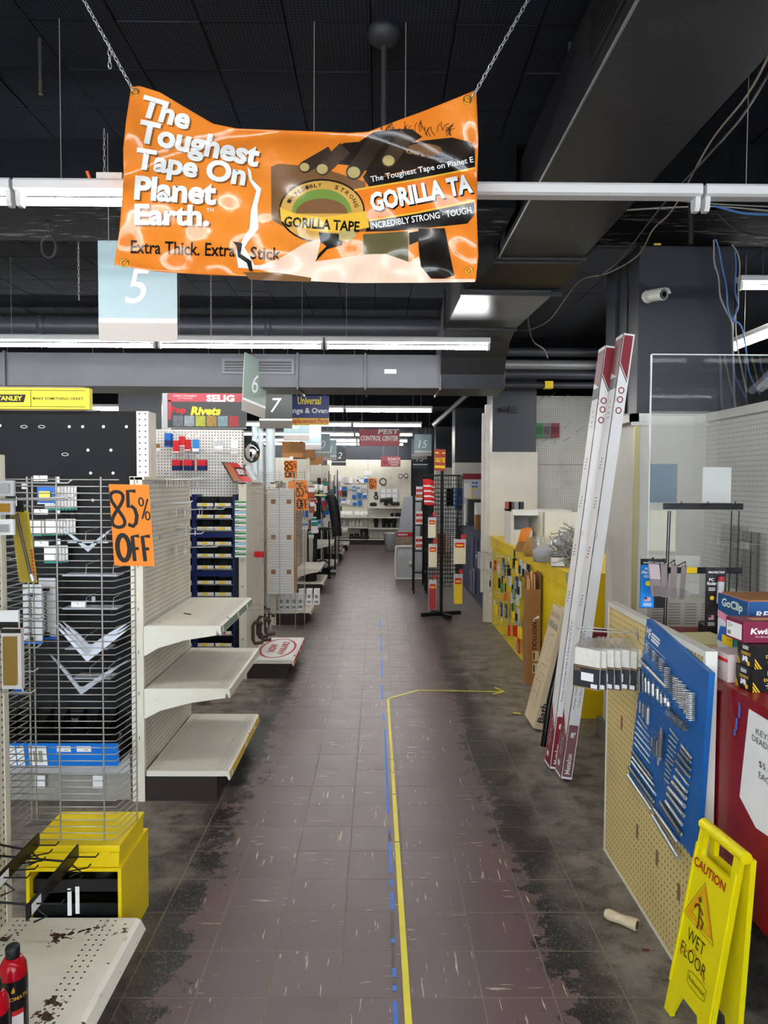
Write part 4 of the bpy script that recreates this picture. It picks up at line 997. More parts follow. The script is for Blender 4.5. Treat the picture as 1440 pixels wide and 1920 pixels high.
MB().box(-2.9, at(195, 700, Y=4.6).x, 4.3, 4.36, 1.9, at(190, 737, Y=4.6).z).build('wooden_board', mat('pale_wood', '#b39a7d', .6, var=.12), label='tan wooden panel end rising behind the yellow header sign', cat='panel')
# hooks on the endcap pegboard
rr = random.Random(11)
for k, (u, v, n, L, tg) in enumerate(((290, 918, 4, .2, 1), (310, 918, 4, .2, 1), (336, 918, 3, .2, 1), (285, 962, 2, .2, 0), (312, 974, 3, .22, 1), (332, 974, 4, .22, 1), (296, 1003, 1, .17, 0), (300, 1020, 2, .2, 0), (330, 1010, 2, .2, 1), (318, 1045, 3, .22, 1))):
    for q in range(n):
        a = at(u+q*4.5, v-18, X=XP1+.005); ln = L+rr.uniform(-.03, .03)
        hook('thin wire peg hook on the endcap pegboard, %s row%s' % (('top', 'top', 'top', 'second', 'third', 'third', 'fourth', 'fifth', 'fifth', 'lowest')[k], ', white tagged' if tg else ''), (XP1, a.y, a.z), (1, .05, .02), ln, 'peg hooks on the first endcap', tagm=PAPER if tg else None, taglen=.05, tagw=.016, r=.003, tagpos=rr.uniform(.15, .5))
MB().tube([at(345, 1150, Z=.906), at(358, 1152, Z=.906)], .0035, 6).build('bolt', mat('dark_bolt', '#4a443c', .4, .7), label='single dark bolt left on the top endcap shelf', cat='bolt')

# ================================================================ second gondola run
Y2 = 5.95; XP2 = -1.088
e2 = endcap('second cream endcap with clamps and a white NOW AVAILABLE deck', XP2, Y2, .9, 1.63, [], .155, .39, mat('red_strip', '#b43a3a', .45), board=SLATW)
fr = Fr((XP2, Y2, .1557), (1, 0, 0), (0, 1, 0))
rects(fr, [(.03, .37, .03, .86)], PAPER, e2, 'deck_print')
mb = MB(); put2d(mb, fr, stroke2d(ell(.2, .45, .15, .36, 0, 360, 32)[:-1], .022, True), .0016); mb.build('ring_print', mat('red_stamp', '#b8373b', .5), e2)
lettering(fr.sub(.20, .45, 0, PI/2), [dict(body='NOW', w=.30, h=.07, x=0, y=.045, bold=.04), dict(body='AVAILABLE', w=.5, h=.06, x=0, y=-.05, bold=.04)], MATS['red_stamp'], e2, d=.0016)
r2 = thing('gondola_run', 'white pegboard run carrying blue bin racks, behind the first endcap', 'shelving', (-2.5, 6.2, 0))
MB().box(-4.8, -1.165, 6.21, 6.25, .2, 2.08).build('pegboard', pegmat('run_pegboard', '#e2dfd8', (0, 2), .0254, .0048, '#2f2c28', dirtamt=.15), r2)
MB().box(-4.8, -1.165, 6.05, 6.7, 0, .2).build('base', KICK, r2)
MB().box(-1.20, -1.165, 6.25, 6.29, .2, 2.08).build('upright', CREAM, r2)
# bin racks
BINB = mat('bin_black', '#15171c', .45)
LBLY = mat('bin_label', '#efe9dc', .5)
rows_v = [946, 968, 990.5, 1018.5, 1041, 1063, 1091.5, 1113.5, 1136, 1161, 1186, 1208.5]
def bin_rack(x0, x1, label):
    e = thing('bin_rack', label, 'rack', ((x0+x1)/2, 6.1, .2))
    for x in (x0, x1-.018): MB().box(x, x+.018, 6.0, 6.2, .2, 1.53).build('post', NAVYB, e)
    for v in rows_v:
        z = at(400, v+4, Y=6.0).z; MB().box(x0+.018, x1-.018, 6.0, 6.2, z-.008, z).build('rack_shelf', STEEL, e)
    for v in (1003, 1076): z = at(400, v, Y=6.0).z; MB().box(x0+.018, x1-.018, 5.998, 6.012, z-.022, z+.022).build('cross_member', NAVYB, e)
    MB().box(x0, x1, 5.998, 6.2, .2, .235).build('bottom_rail', NAVYB, e)
    return e
xa, xb = at(369, 1000, Y=6.0).x, at(439, 1000, Y=6.0).x
bin_rack(xa-.02, xb+.005, 'navy steel bin rack beside the second endcap'); bin_rack(xa-.36, xa-.022, 'navy steel bin rack half hidden behind the first endcap')
def storage_bin(x0, x1, z, label, red=False):
    e = thing('storage_bin', label, 'bin', ((x0+x1)/2, 6.05, z), 'black parts bins in the navy racks')
    h_ = .078
    mb = MB().box(x0, x1, 6.0, 6.17, z, z+.006); mb.box(x0, x1, 6.164, 6.17, z+.006, z+h_); mb.build('body', BINB, e)
    for x in (x0, x1-.003): MB().prism([(6.0, 0.006), (6.164, .006), (6.164, h_), (6.06, h_), (6.0, .03)], lambda a, b: (x, a, z+b), lambda a, b: (x+.003, a, z+b)).build('side', BINB, e)
    MB().box(x0+.002, x1-.002, 5.994, 6.0, z, z+.027).build('front_lip', LBLY, e)
    f_ = face_cam((x0+x1)/2, 5.994, z+.0135); rects(f_, [(-.03, .018, -.008, .01)], REDP if red else YELP, e, 'label_print'); 
for ci, (a, b) in enumerate(((xa, (xa+xb)/2-.012), ((xa+xb)/2-.008, xb-.02), (xa-.34, xa-.19), (xa-.185, xa-.042))):
    for ri, v in enumerate(rows_v):
        storage_bin(a+.002, b-.002, at(400, v+3.5, Y=6.0).z+.001, 'black parts bin, %s row down, %s column of the %s navy rack' % ((ordn+['eighth', 'ninth', 'tenth', 'eleventh', 'lowest'])[ri], ('left', 'right')[ci % 2], 'right' if ci < 2 else 'left'), ri == 10 and ci < 2)
# posters and goods on run 2
po = thing('rivet_poster', 'red and black poster advertising rivets above the white pegboard', 'poster', (at(380, 800, Y=6.2).x, 6.2, 2.09))
a, b = at(305, 803, Y=6.2), at(462, 738, Y=6.2); PW, PH = b.x-a.x, b.z-a.z; f_ = face_cam(a.x, 6.2, a.z)
MB().box(a.x, b.x, 6.2, 6.206, a.z, b.z).build('sheet', mat('poster_clear_margin', '#aeb0b2', .3), po)
rects(f_, [(.03*PW/.5, PW*1.0, PH*.02, PH*.98)], mat('poster_black', '#1b1a1d', .3), po, 'black_ground', .001)
rects(f_, [(.05, PW, PH*.76, PH*1.0), (.05, .075, PH*.25, PH*.8)], mat('poster_red', '#c0263a', .35), po, 'red_band', .002)
lettering(f_, [dict(body='SELIG', w=.24, h=.06, x=PW*.69, y=PH*.86, bold=.05), dict(body='Satisfaction Guaranteed or', w=.2, h=.018, x=PW*.27, y=PH*.93), dict(body='Your Money Back', w=.13, h=.016, x=PW*.27, y=PH*.85)], PAPER, po, d=.003)
lettering(f_, [dict(body='Rivets', w=.25, h=.075, x=PW*.52, y=PH*.5, bold=.05, shear=.2)], mat('poster_yellow', '#f0e02a', .4), po, d=.003); lettering(f_, [dict(body='Pop', w=.13, h=.07, x=PW*.19, y=PH*.5, bold=.05)], REDP, po, d=.003)
for k, c_ in enumerate(('#6a6f75', '#9aa5a8', '#b7bf3a', '#a9842e', '#7f9aa0', '#b3282a')):
    rects(f_, [(.09+k*.095, .09+k*.095+.085, PH*.06, PH*.36)], mat('poster_photo_%s' % 'abcdef'[k], c_, .4, var=.5, scale=60), po, 'photo_panel', .003)
def fpack(label, u, v0, v1, w_, Y, base, bands=(), group=None, n=1, blister=None):
    a, b = at(u, v1, Y=Y), at(u, v0, Y=Y)
    for k in range(n): pack(label, Fr((a.x+.01*k, Y+.03*k, a.z), (1, 0, 0), (0, 0, 1)), w_, b.z-a.z, .015, base, bands, group=group, blister=blister)
fpack('blue tool card, leftmost in the upper row of the white pegboard', 314, 812, 838, .05, 6.1, BLUEP, [(.1, .5, NAVYB)], n=2, group='blue tool cards')
for k, u in enumerate((330, 341, 352)): fpack('red blade pack in the upper row of the white pegboard', u, (826, 818, 824)[k], (850, 838, 846)[k], .05, 6.08+.02*k, REDP, [(.05, .15, PAPER)], group='red blade packs', n=1)
fpack('light blue pack right of the red blade packs', 367, 824, 848, .055, 6.1, mat('sky_print', '#2a86d0', .4), [(.05, .3, PAPER)])
for k, u in enumerate((330, 352, 377)): fpack('red and navy blade pack in the lower row of the white pegboard', u, 862, 882, .07, 6.08, NAVYB, [(.45, 1, REDP)], group='red and navy blade packs', n=2)
fpack('clear bag of white parts on the white pegboard', 410, 828, 848, .07, 6.1, LGREY, [(.3, .6, PAPER)]); fpack('small clear pack at the right end of the white pegboard', 439, 826, 850, .06, 6.1, PAPER, [(.1, .4, LGREY)])
fpack('teal and yellow card beside the tall upright, left of the blade packs', 285, 857, 885, .03, 6.1, TEAL, [(.2, .5, YELP)]); fpack('small tan plug pack left of the blue tool card', 296, 832, 845, .035, 6.1, PAPER, [(.4, 1, CARD)])
for k, (u, v) in enumerate(((288, 815), (295, 852), (316, 810), (332, 810), (352, 813), (372, 813), (404, 822), (435, 820), (325, 852), (345, 852), (370, 853))):
    a = at(u, v, Y=6.21); hook('double wire hook on the white pegboard above the blue bins', (a.x, 6.21, a.z), (.15, -1, -.1), .15, 'hooks on the white pegboard')
# convex mirror, tilted clamp advert, hang strip, clamps
mi = thing('convex_mirror', 'round convex mirror with dark rim above the second endcap', 'mirror', at(472, 847, Y=6.3)); c = at(472, 847, Y=6.35)
MB().lathe([(.01, -.03), (.035, -.027), (.055, -.018), (.066, 0), (.066, .004)], (0, 0, 0), 28, 'y').build('glass', mat('mirror', '#e8e8e8', .03, 1.), mi); MB().tube([Vector((.067*math.cos(q), 0, .067*math.sin(q))) for q in [2*PI*k/28 for k in range(29)]], .006, 6).build('rim', BLACK, mi)
for ch in mi.children: ch.matrix_parent_inverse = Matrix.Identity(4); ch.scale = (1, 1, 1.35)
mi.location = c
MB().cyl((c.x, c.y+.004, c.z), (c.x, c.y+.02, 2.08), .008, 6)
cb = thing('clamp_advert', 'tilted black and red advertising board on top of the second endcap', 'sign', at(455, 900, Y=5.98))
A_, B_, C_, D_ = at(437, 903, Y=5.9), at(490, 905, Y=6.3), at(472, 872, Y=6.42), at(416, 866, Y=6.0)
fr = Fr(A_, B_-A_, D_-A_); WW, HH = (B_-A_).length, (D_-A_).length
MB().obox(fr.p(0, 0, -.006), fr.ex, fr.ey, fr.n, WW, HH, .006).build('board', mat('advert_black', '#2a2a2c', .3), cb)
rects(fr, [(WW*.04, WW*.26, .01, HH-.01)], mat('advert_wood', '#a85f36', .4), cb, 'photo_panel'); poly(fr, [(WW*.3, .005), (WW*.68, .005), (WW*.6, HH-.005), (WW*.24, HH-.005)], REDP, cb, 'red_field', .0012)
poly(fr, [(WW*.34, HH*.3), (WW*.62, HH*.3), (WW*.58, HH*.75), (WW*.3, HH*.75)], INK, cb, 'logo_block', .002); lettering(fr, [dict(body='BESSEY', w=WW*.24, h=HH*.28, x=WW*.46, y=HH*.52, bold=.03)], PAPER, cb, d=.003)
poly(fr, [(WW*.74, HH*.1), (WW*.9, HH*.2), (WW*.86, HH*.9), (WW*.7, HH*.8)], LGREY, cb, 'photo_panel', .0012)
hs = thing('hang_strip', 'hanging strip of green and white small packets on the second endcap upright', 'package strip', at(450, 1045, Y=5.93))
for k in range(11):
    z0 = at(450, 1045, Y=5.93).z+k*.043; x = at(451, 1000, Y=5.93).x
    o = MB().box(x-.045, x+.045, 5.925, 5.94, z0, z0+.036).build('packet', PAPER, hs); rects(face_cam(x, 5.925, z0), [(-.045, .045, .018, .032)], (GREENP, mat('aqua_print', '#8fd0d8', .4))[k % 3 == 2], o, 'printed_band')
rr = random.Random(4)
def wpath(pts, r, name, label, cat, mt_, group=None, n=6): return MB().tube(pts, r, n).build(name, mt_, label=label, cat=cat, group=group)
for k in range(4):
    y = Y2+.12+.12*k; x = XP2+.06+.05*(k % 2); z = .36
    e = thing('bar_clamp', 'old brown bar clamp hanging low on the second endcap', 'clamp', (x, y, z), 'bar clamps')
    MB().tube([(x+.06, y, z+.08), (x-.01, y, z+.09), (x-.025, y, z+.06), (x-.025, y, z-.06), (x-.01, y, z-.09), (x+.06, y, z-.08)], .016, 6).build('bar', mat('rust_brown', '#4c3a34', .5, .3), e); MB().cyl((x+.055, y, z+.13), (x+.055, y, z+.0), .008, 6).build('screw', STEEL, e)
    hook('long wire hook low on the second endcap', (XP2, y-.03, z+.2-.03*k), (1, .1, 0), .34, 'low hooks on the second endcap')
for k, (u, v) in enumerate(((470, 925), (480, 918), (472, 985), (484, 1000), (476, 1065), (482, 1095), (470, 1135), (486, 1010))):
    a = at(u, v, X=XP2); hook('wire hook on the slatted face of the second endcap', (XP2, a.y, a.z), (1, .1, .02), .22, 'hooks on the second endcap')
for k in range(6):
    a = at(478+3*k, 1045, X=XP2+.08); e = thing('screwdriver', 'small red handled driver hanging in a row on the second endcap', 'tool', a, 'row of small drivers'); MB().cyl(a+Vector((0, 0, .05)), a+Vector((0, 0, .0)), .008, 6).build('handle', REDP, e); MB().cyl(a, a-Vector((0, 0, .07)), .005, 5).build('blade', STEEL, e); MB().cyl(a+Vector((0, 0, .04)), (XP2-.001, a.y, a.z+.04), .003, 5).build('peg', STEEL, e)
# upright clear-wrapped tubes between second and third runs
for k, (u, r_) in enumerate(((478, .035), (489, .03), (507, .055))):
    p_ = at(u, 850, Y=8.36); z1 = at(u, 800, Y=8.36).z
    MB().cyl((p_.x, 8.36, .182), (p_.x, 8.36, z1), r_, 14).build('wrapped_tube', mat('milky_plastic', '#cfdadd', .15), label='tall milky plastic tube standing behind the mirror, %s from the left' % ordn[k], cat='tube', group='tall plastic tubes')
# ================================================================ right foreground: counter end panel and spring board
def C2(x, y): return (1100+x/4.1735, 1100+y/4.1735)
XE, YE0, YE1, ZE = 1.015, 2.205, 3.16, 1.118
ep = thing('counter_end_panel', 'tan pegboard panel with white painted frame standing at the counter end', 'panel', (XE, 2.7, 0))
TANP = pegmat('tan_pegboard', '#dbc382', (1, 2), .0254, .0030, '#33291b', dirt='#a3905e', dirtamt=.45, slot=1.7)
MB().box(XE+.002, XE+.03, YE0+.015, YE1-.012, .01, ZE-.02).build('pegboard', TANP, ep)
WP = chipmat('worn_white_frame', '#dedcd2', '#8c8478', .72, 20.)
MB().box(XE-.002, XE+.036, YE0, YE1, ZE-.02, ZE).build('top_rail', WP, ep)
MB().box(XE-.001, XE+.036, YE0, YE0+.015, 0, ZE-.02).build('front_stile', WP, ep); MB().box(XE-.001, XE+.035, YE1-.012, YE1, 0, ZE-.02).build('rear_stile', WP, ep)
MB().box(XE-.001, XE+.03, YE0+.015, YE1-.012, 0, .01).build('bottom_rail', WP, ep)
fr = face_aisle_from_right(XE+.002, 0, 0); mb = MB()
for u, v in ((1194, 1558), (1231, 1608), (1272, 1672), (1165, 1354)):
    p_ = at(u, v, X=XE); mb.add([fr.p(-p_.y+a, p_.z+b, .0006) for a, b in ((-.014, -.03), (.008, -.034), (.014, .0), (.01, .03), (-.012, .026))], [(0, 1, 2, 3, 4)])
mb.build('torn_patches', mat('torn_brown', '#8a6d4c', .8), ep, kind='stuff')
# spring board
sb = thing('spring_board', 'blue steel sample board covered with metal springs on the tan pegboard', 'display board', (.99, 2.45, .5))
XS = .995
QC = [at(1213, 1160, X=XS), at(1330, 1262, X=XS), at(1304, 1616, X=XS), at(1180, 1452, X=XS)]
bo = MB(); n4 = [Vector((XS, p.y, p.z)) for p in QC]; b4 = [p+Vector((.018, 0, 0)) for p in n4]
bo.add(n4+b4, [(0, 3, 2, 1)[::-1], (4, 5, 6, 7)[::-1], (0, 1, 5, 4), (1, 2, 6, 5), (2, 3, 7, 6), (3, 0, 4, 7)]); bo.build('board', mat('spring_board_blue', '#1560a8', .38, var=.08), sb)
def P2(x, y, off=0.): p = at(*C2(x, y), X=XS); return Vector((XS-off, p.y, p.z))
SPR = [mat('spring_zinc', '#d2d4d4', .3, .7), mat('spring_dark', '#7a7b7c', .38, .6), mat('spring_dull', '#b4b6b6', .32, .7)]
def coil(a, b, R, turns, r, mt_, hooks=False, squash=1.):
    a, b = Vector(a), Vector(b); d = (b-a); L = d.length; d /= L; n1 = d.cross(Vector((1, 0, 0))).normalized(); n2 = d.cross(n1); N = int(turns*9)
    c0 = Vector((-R*squash-.002, 0, 0)); pts = []
    for i in range(N+1):
        q = 2*PI*turns*i/N; pts.append(a+c0+d*(L*i/N)+n1*(R*math.cos(q))+n2*(R*squash*math.sin(q)))
    if hooks:
        for e_, s_ in ((a, -1), (b, 1)):
            loop = [e_+c0+d*s_*(R*.9+R*.9*math.sin(w)*1.)+n1*(R*.8*math.cos(w)) for w in [2*PI*k/10 for k in range(11)]]
            if s_ < 0: pts = loop[::-1]+pts
            else: pts = pts+loop
    MB().tube(pts, r, 4).build('spring', mt_, sb)
def rod(x0, y0, x1, y1, w_, mt_):
    """close-wound spring: ridged body with an eye at each end"""
    a, b = P2(x0, y0), P2(x1, y1); R = w_/4.1735*2.45/FPX/2*1.05; d = (b-a); L = d.length; d /= L; c0 = Vector((-R-.001, 0, 0))
    n = max(10, int(L/.0035)); pts = [a+c0+d*(L*i/n) for i in range(n+1)]
    mb = MB().tube(pts, [R*(1 if i % 2 else .86) for i in range(n+1)], 8); s_ = mb.build('spring', mt_, sb)
    n1 = d.cross(Vector((1, 0, 0))).normalized()
    for e_, sg in ((a, -1), (b, 1)):
        MB().tube([e_+c0+d*sg*(R*.5+R*.55*math.sin(w))+n1*(R*.6*math.cos(w)) for w in [2*PI*k/8 for k in range(9)]], R*.16, 4).build('end_eye', SPR[0], s_)
for k, (x, y0, y1, w_) in enumerate(((485, 440, 520, 30), (513, 480, 562, 26), (540, 502, 582, 26), (575, 535, 640, 42), (604, 562, 662, 34), (630, 600, 702, 38), (656, 632, 790, 44), (692, 690, 842, 44), (727, 712, 885, 46), (752, 735, 915, 46), (782, 762, 952, 50), (815, 805, 1000, 48), (850, 828, 1040, 60))):
    R = w_/4.1735*2.4/FPX/2; coil(P2(x, y0), P2(x, y1), R, max(5, (y1-y0)/15), .0011+.00002*w_, SPR[k % 2 if k < 9 else 0])
for k, (x, y0, y1, w_) in enumerate(((425, 640, 832, 26), (455, 662, 838, 28), (476, 697, 842, 26), (505, 722, 852, 34), (541, 742, 872, 38), (576, 782, 902, 36), (603, 822, 932, 34), (640, 850, 930, 42), (662, 880, 955, 42))):
    rod(x, y0+18, x+2, y1-18, w_, SPR[(1, 1, 0, 0, 0, 0, 2, 0, 0)[k]])
for k, (x, y0, y1, w_) in enumerate(((405, 890, 965, 14), (430, 892, 990, 20), (456, 907, 1022, 22), (476, 935, 1035, 24), (501, 945, 1080, 34))): rod(x, y0+8, x-3, y1-8, w_, SPR[(0, 0, 2, 1, 0)[k]])
for x0, y0, x1, y1 in ((415, 1010, 480, 1110), (405, 1055, 500, 1175), (396, 1096, 495, 1215), (390, 1140, 512, 1285), (385, 1180, 502, 1330), (380, 1222, 502, 1380)): rod(x0, y0, x1, y1, 14, SPR[0])
for x0, y0, x1, y1, w_, m_ in ((376, 1290, 526, 1495, 30, 1), (372, 1335, 540, 1555, 24, 0), (366, 1370, 552, 1625, 24, 0), (350, 1412, 540, 1680, 34, 1), (340, 1475, 530, 1755, 34, 0), (552, 1745, 742, 2012, 40, 2), (542, 1795, 742, 2122, 40, 0), (602, 1694, 760, 1934, 40, 1), (640, 1682, 766, 1862, 32, 0),
                              (652, 1622, 780, 1792, 34, 2), (662, 1574, 786, 1720, 36, 0), (694, 1530, 796, 1655, 36, 2), (705, 1485, 798, 1605, 28, 0), (716, 1428, 810, 1550, 24, 2), (720, 1365, 820, 1485, 30, 1), (735, 1312, 825, 1428, 28, 1), (755, 1283, 828, 1372, 26, 1), (762, 1245, 832, 1335, 26, 2)): rod(x0, y0, x1, y1, w_, SPR[m_])
for x0, y0, x1, y1 in ((664, 1115, 725, 1195), (660, 1165, 715, 1225), (652, 1200, 710, 1265), (650, 1243, 702, 1300), (645, 1275, 695, 1335), (640, 1315, 690, 1372), (635, 1352, 685, 1400), (630, 1376, 668, 1438), (630, 1428, 664, 1466), (620, 1462, 660, 1505), (620, 1500, 656, 1540)): rod(x0, y0, x1, y1, 16, SPR[2])
rod(610, 1130, 600, 1335, 50, SPR[1]); rod(522, 1185, 520, 1245, 16, SPR[2]); rod(545, 1182, 540, 1310, 20, SPR[1]); rod(565, 1215, 560, 1325, 22, SPR[2]); rod(575, 1320, 570, 1390, 20, SPR[0])
coil(P2(680, 990), P2(805, 1105), .0135, 11, .0018, SPR[1])
MB().tube([P2(428, 572, .006), P2(640, 790, .006)], .0072, 8).build('spring', SPR[2], sb)
for a, b in (((565, 1010), (550, 1110)), ((565, 1010), (620, 1075)), ((600, 1340), (570, 1600))): MB().tube([P2(*a, .003), P2(*b, .003)], .0008, 4).build('hook_wire', SPR[1], sb)
fb = Fr(QC[0]-Vector((.0008, 0, 0)), QC[1]-QC[0], QC[3]-QC[0]); fb.n = Vector((-1, 0, 0)); fb.ey = -(QC[3]-QC[0]).normalized()
fl_ = Fr(QC[0], (QC[1]-QC[0]), -(QC[3]-QC[0]))
lettering(fl_, [dict(body='MF', w=.045, h=.04, x=.035, y=-.045, bold=.02)], PAPER, sb, 'logo', .0015)
rects(fl_, [(.062, .14, -.04, -.032), (.062, .14, -.052, -.044), (.062, .13, -.064, -.056), (.01, .2, -.082, -.080), (.01, .2, -.096, -.094)], PAPER, sb, 'print_lines', .0012)
mb = MB(); rr = random.Random(8)
for k in range(46):
    x = .02+.44*rr.random(); y = -(.1+.42*rr.random()); mb.quad(fl_.p(x, y, .001), fl_.p(x+.003, y, .001), fl_.p(x+.003, y+.007, .001), fl_.p(x, y+.007, .001))
mb.build('peg_slots', LGREY, sb, kind='stuff')
# towels on a hook
hk = at(1196, 1188, X=XE)
hook('long steel double hook on the tan pegboard carrying bagged towels', (XE, hk.y, hk.z), (-1, .04, .05), .225, r=.0028, double=True)
for k in range(7):
    x = .812+.029*k; nrm = Vector((-.62, -.78, 0)).normalized(); ex = Vector((.78, -.62, 0)).normalized(); zt = hk.z-.008
    fr = Fr(Vector((x, hk.y-.01, zt-.205-.004*(k % 2))), ex, (0, 0, 1)); fr = fr.sub(0, 0, 0, rnd.uniform(-.05, .05))
    e = thing('bagged_towel', 'folded white towel in a clear bag, %s from the hook tip' % ordn[k], 'towel', fr.o, 'bagged towels on the hook')
    o = MB(); o.obox(fr.p(-.052, 0, -.016), fr.ex, fr.ey, fr.n, .104, .155, .016); o.build('towel', mat('terry_white', '#e6e0d4', .9, var=.08, scale=60, bump=.4), e, bevel=.005)
    MB().obox(fr.p(-.053, .0, .0005), fr.ex, fr.ey, fr.n, .106, .088, .001).build('label', mat('charcoal_label', '#2c2f34', .4), e)
    rects(fr, [(-.02, .03, .03, .062)], PAPER, e, 'picture', .003); rects(fr, [(.02, .046, .006, .022)], PAPER, e, 'barcode', .003); rects(fr, [(-.053, .053, .0, .004), (-.053, .053, .082, .085)], mat('bronze_line', '#a8845a', .4), e, 'label_edge', .003)
    lettering(fr, [dict(body='DC', h=.013, x=-.035, y=.072, bold=.03)], MATS['bronze_line'], e, d=.003)
    bg = MB(); bg.add([fr.p(a, b, c) for a, b, c in ((-.054, .155, .002), (.054, .155, .002), (.022, .198, -.004), (-.022, .198, -.004), (-.054, .155, -.018), (.054, .155, -.018), (.022, .198, -.012), (-.022, .198, -.012))], [(0, 1, 2, 3), (5, 4, 7, 6), (1, 5, 6, 2), (4, 0, 3, 7), (3, 2, 6, 7)]); bg.build('bag_top', CLEAR, e)

# ---------------------------------------------------------------- red counter
rc = thing('checkout_counter', 'dark red painted counter behind the tan pegboard panel', 'counter', (1.4, 2, 0))
REDC = chipmat('worn_red_paint', '#8e0f18', '#5a2a22', .78, 12., .3, '#6d1016')
MB().box(1.058, 1.09, .7, 3.16, .41, 1.0).build('front_panel', REDC, rc)
MB().box(1.052, 1.85, .7, 3.16, 1.0, 1.03).build('counter_top', REDC, rc)
MB().box(1.45, 1.85, .7, 3.16, 0, 1.0).build('base', mat('dark_recess_board', '#15100f', .8), rc)
MB().box(1.09, 1.45, .7, 3.16, .41, .43).build('bottom_board', MATS['dark_recess_board'], rc)
frc = face_aisle_from_right(1.0575, 0, 0)
def onred(u, v): p = at(u, v, X=1.057); return (-p.y, p.z)
sh = thing('price_notice', 'white paper notice for keyless deadbolts taped to the red counter', 'notice', at(1420, 1500, X=1.055))
A_ = onred(1404, 1319); B_ = onred(1390, 1493)
mb = MB(); W_ = .24; mb.add([frc.p(A_[0]+.006, A_[1], .002), frc.p(A_[0]+W_, A_[1]+.004, .002), frc.p(A_[0]+W_, A_[1]-.31, .003), frc.p(B_[0]+.09, B_[1]-.05, .004), frc.p(B_[0], B_[1], .006)], [(0, 4, 3, 2, 1)]); mb.build('sheet', PAPER, sh)
a1 = onred(1420, 1381); a2 = onred(1413, 1392)
lettering(frc, [dict(body='KEYLESS', w=.125, h=.017, x=A_[0]+.115, y=A_[1]-.06, bold=-.005), dict(body='DEADBOLTS', w=.17, h=.017, x=A_[0]+.118, y=A_[1]-.085, bold=-.005), dict(body='$5.00', w=.08, h=.019, x=A_[0]+.112, y=A_[1]-.145, bold=-.005), dict(body='EACH', w=.075, h=.018, x=A_[0]+.11, y=A_[1]-.175, bold=-.005)], INK, sh, d=.0062)
bt = thing('blue_tape_scraps', 'torn blue masking tape scraps on the red counter beside the notice', 'tape', at(1384, 1340, X=1.055))
for k, (v, du) in enumerate(((1316, 0), (1329, 1), (1340, 0), (1352, -4), (1362, -5), (1373, -8))):
    q = onred(1386+du, v); rects(frc, [(q[0]-.005, q[0]+.006, q[1]-.009, q[1]+.009)], mat('blue_tape', '#3d79d6', .6), bt, 'tape_scrap', .001+.0002*k)
# boxes on the counter
def boxy(name, label, cat, o, rot, w_, d, h_, mt_, group=None):
    """box with front-left-bottom corner o, turned by rot about Z; returns (empty, front frame, left frame, top frame)"""
    ex = Vector((math.cos(rot), math.sin(rot), 0)); ey = Vector((-math.sin(rot), math.cos(rot), 0)); o = Vector(o)
    e = thing(name, label, cat, o, group); MB().obox(o, ex, ey, (0, 0, 1), w_, d, h_).build('carton', mt_, e)
    return e, Fr(o, ex, (0, 0, 1)), Fr(o+ey*d, -ey, (0, 0, 1)), Fr(o+Vector((0, 0, h_)), ex, ey)
BLK = mat('carton_black', '#17171a', .35); YS = mat('stripe_yellow', '#e6b52b', .4)
for k in range(2):
    e, f_, l_, t_ = boxy('deadbolt_box', ('black deadbolt carton on the red counter, lower of two', 'black deadbolt carton stacked under the maroon box')[k], 'box', (1.087+.004*k, 2.065, 1.031+.0685*k), .08, .15, .085, .067, BLK, 'deadbolt cartons')
    lettering(f_, [dict(body='LEGEND', w=.05, h=.012, x=.07, y=.056, bold=.04)], PAPER, e); lettering(f_, [dict(body='DEADBOLT', w=.075, h=.009, x=.072, y=.036, bold=.03)], YS, e); rects(f_, [(.05, .095, .044, .047), (.045, .10, .024, .026), (.04, .11, .018, .020), (.045, .10, .012, .014)], PAPER, e, 'small_print')
    lettering(l_, [dict(body='LEGEND', w=.03, h=.011, x=.042, y=.054, bold=.04)], PAPER, e); lettering(l_, [dict(body='DEADBOLT', w=.048, h=.009, x=.045, y=.037, bold=.03)], YS, e)
    poly(l_, [(.026, .012), (.03, .03), (.038, .026), (.046, .03), (.054, .026), (.054, .012), (.044, .012), (.04, .018), (.034, .012)], PAPER, e, 'lock_picture')
    for j in range(3):
        poly(f_, [(.002+.008*j, 0), (.006+.008*j, 0), (.0005, .022-.007*(2-j)), (.0005, .028-.007*(2-j))] if False else [(.001+.009*j, .0), (.006+.009*j, 0), (.001, .009+.011*j), (.001, .002+.011*j)], YS, e, 'stripe'); poly(l_, [(.001+.007*j, .0), (.005+.007*j, 0), (.001, .009+.010*j), (.001, .002+.010*j)], YS, e, 'stripe')
    poly(l_, [(.058+.009*math.cos(q)*(1 if i % 2 else .7), .01+.009*math.sin(q)*(1 if i % 2 else .7)) for i, q in enumerate([2*PI*k_/16 for k_ in range(16)])], YS, e, 'starburst')
e, f_, l_, t_ = boxy('lock_box', 'maroon lock carton on top of the black deadbolt cartons', 'box', (1.075, 2.10, 1.1685), .06, .16, .095, .062, mat('carton_maroon', '#7d1a3c', .4))
lettering(f_, [dict(body='Kwikset', w=.105, h=.018, x=.075, y=.034, bold=.03, shear=.15), dict(body='The Beauty of Strength', w=.085, h=.006, x=.078, y=.017)], PAPER, e)
rects(l_, [(.006, .088, .006, .052)], PAPER, e, 'shipping_label'); rects(l_, [(.012+.002*i, .013+.002*i, .012, .024) for i in range(9)], INK, e, 'barcode', .0014); rects(l_, [(.012, .03, .045, .047), (.012, .04, .04, .042), (.012, .028, .035, .037)], GREYP, e, 'label_lines', .0014); rects(t_, [(.04, .12, .02, .06)], mat('top_label', '#d8a05a', .5), e, 'top_label')
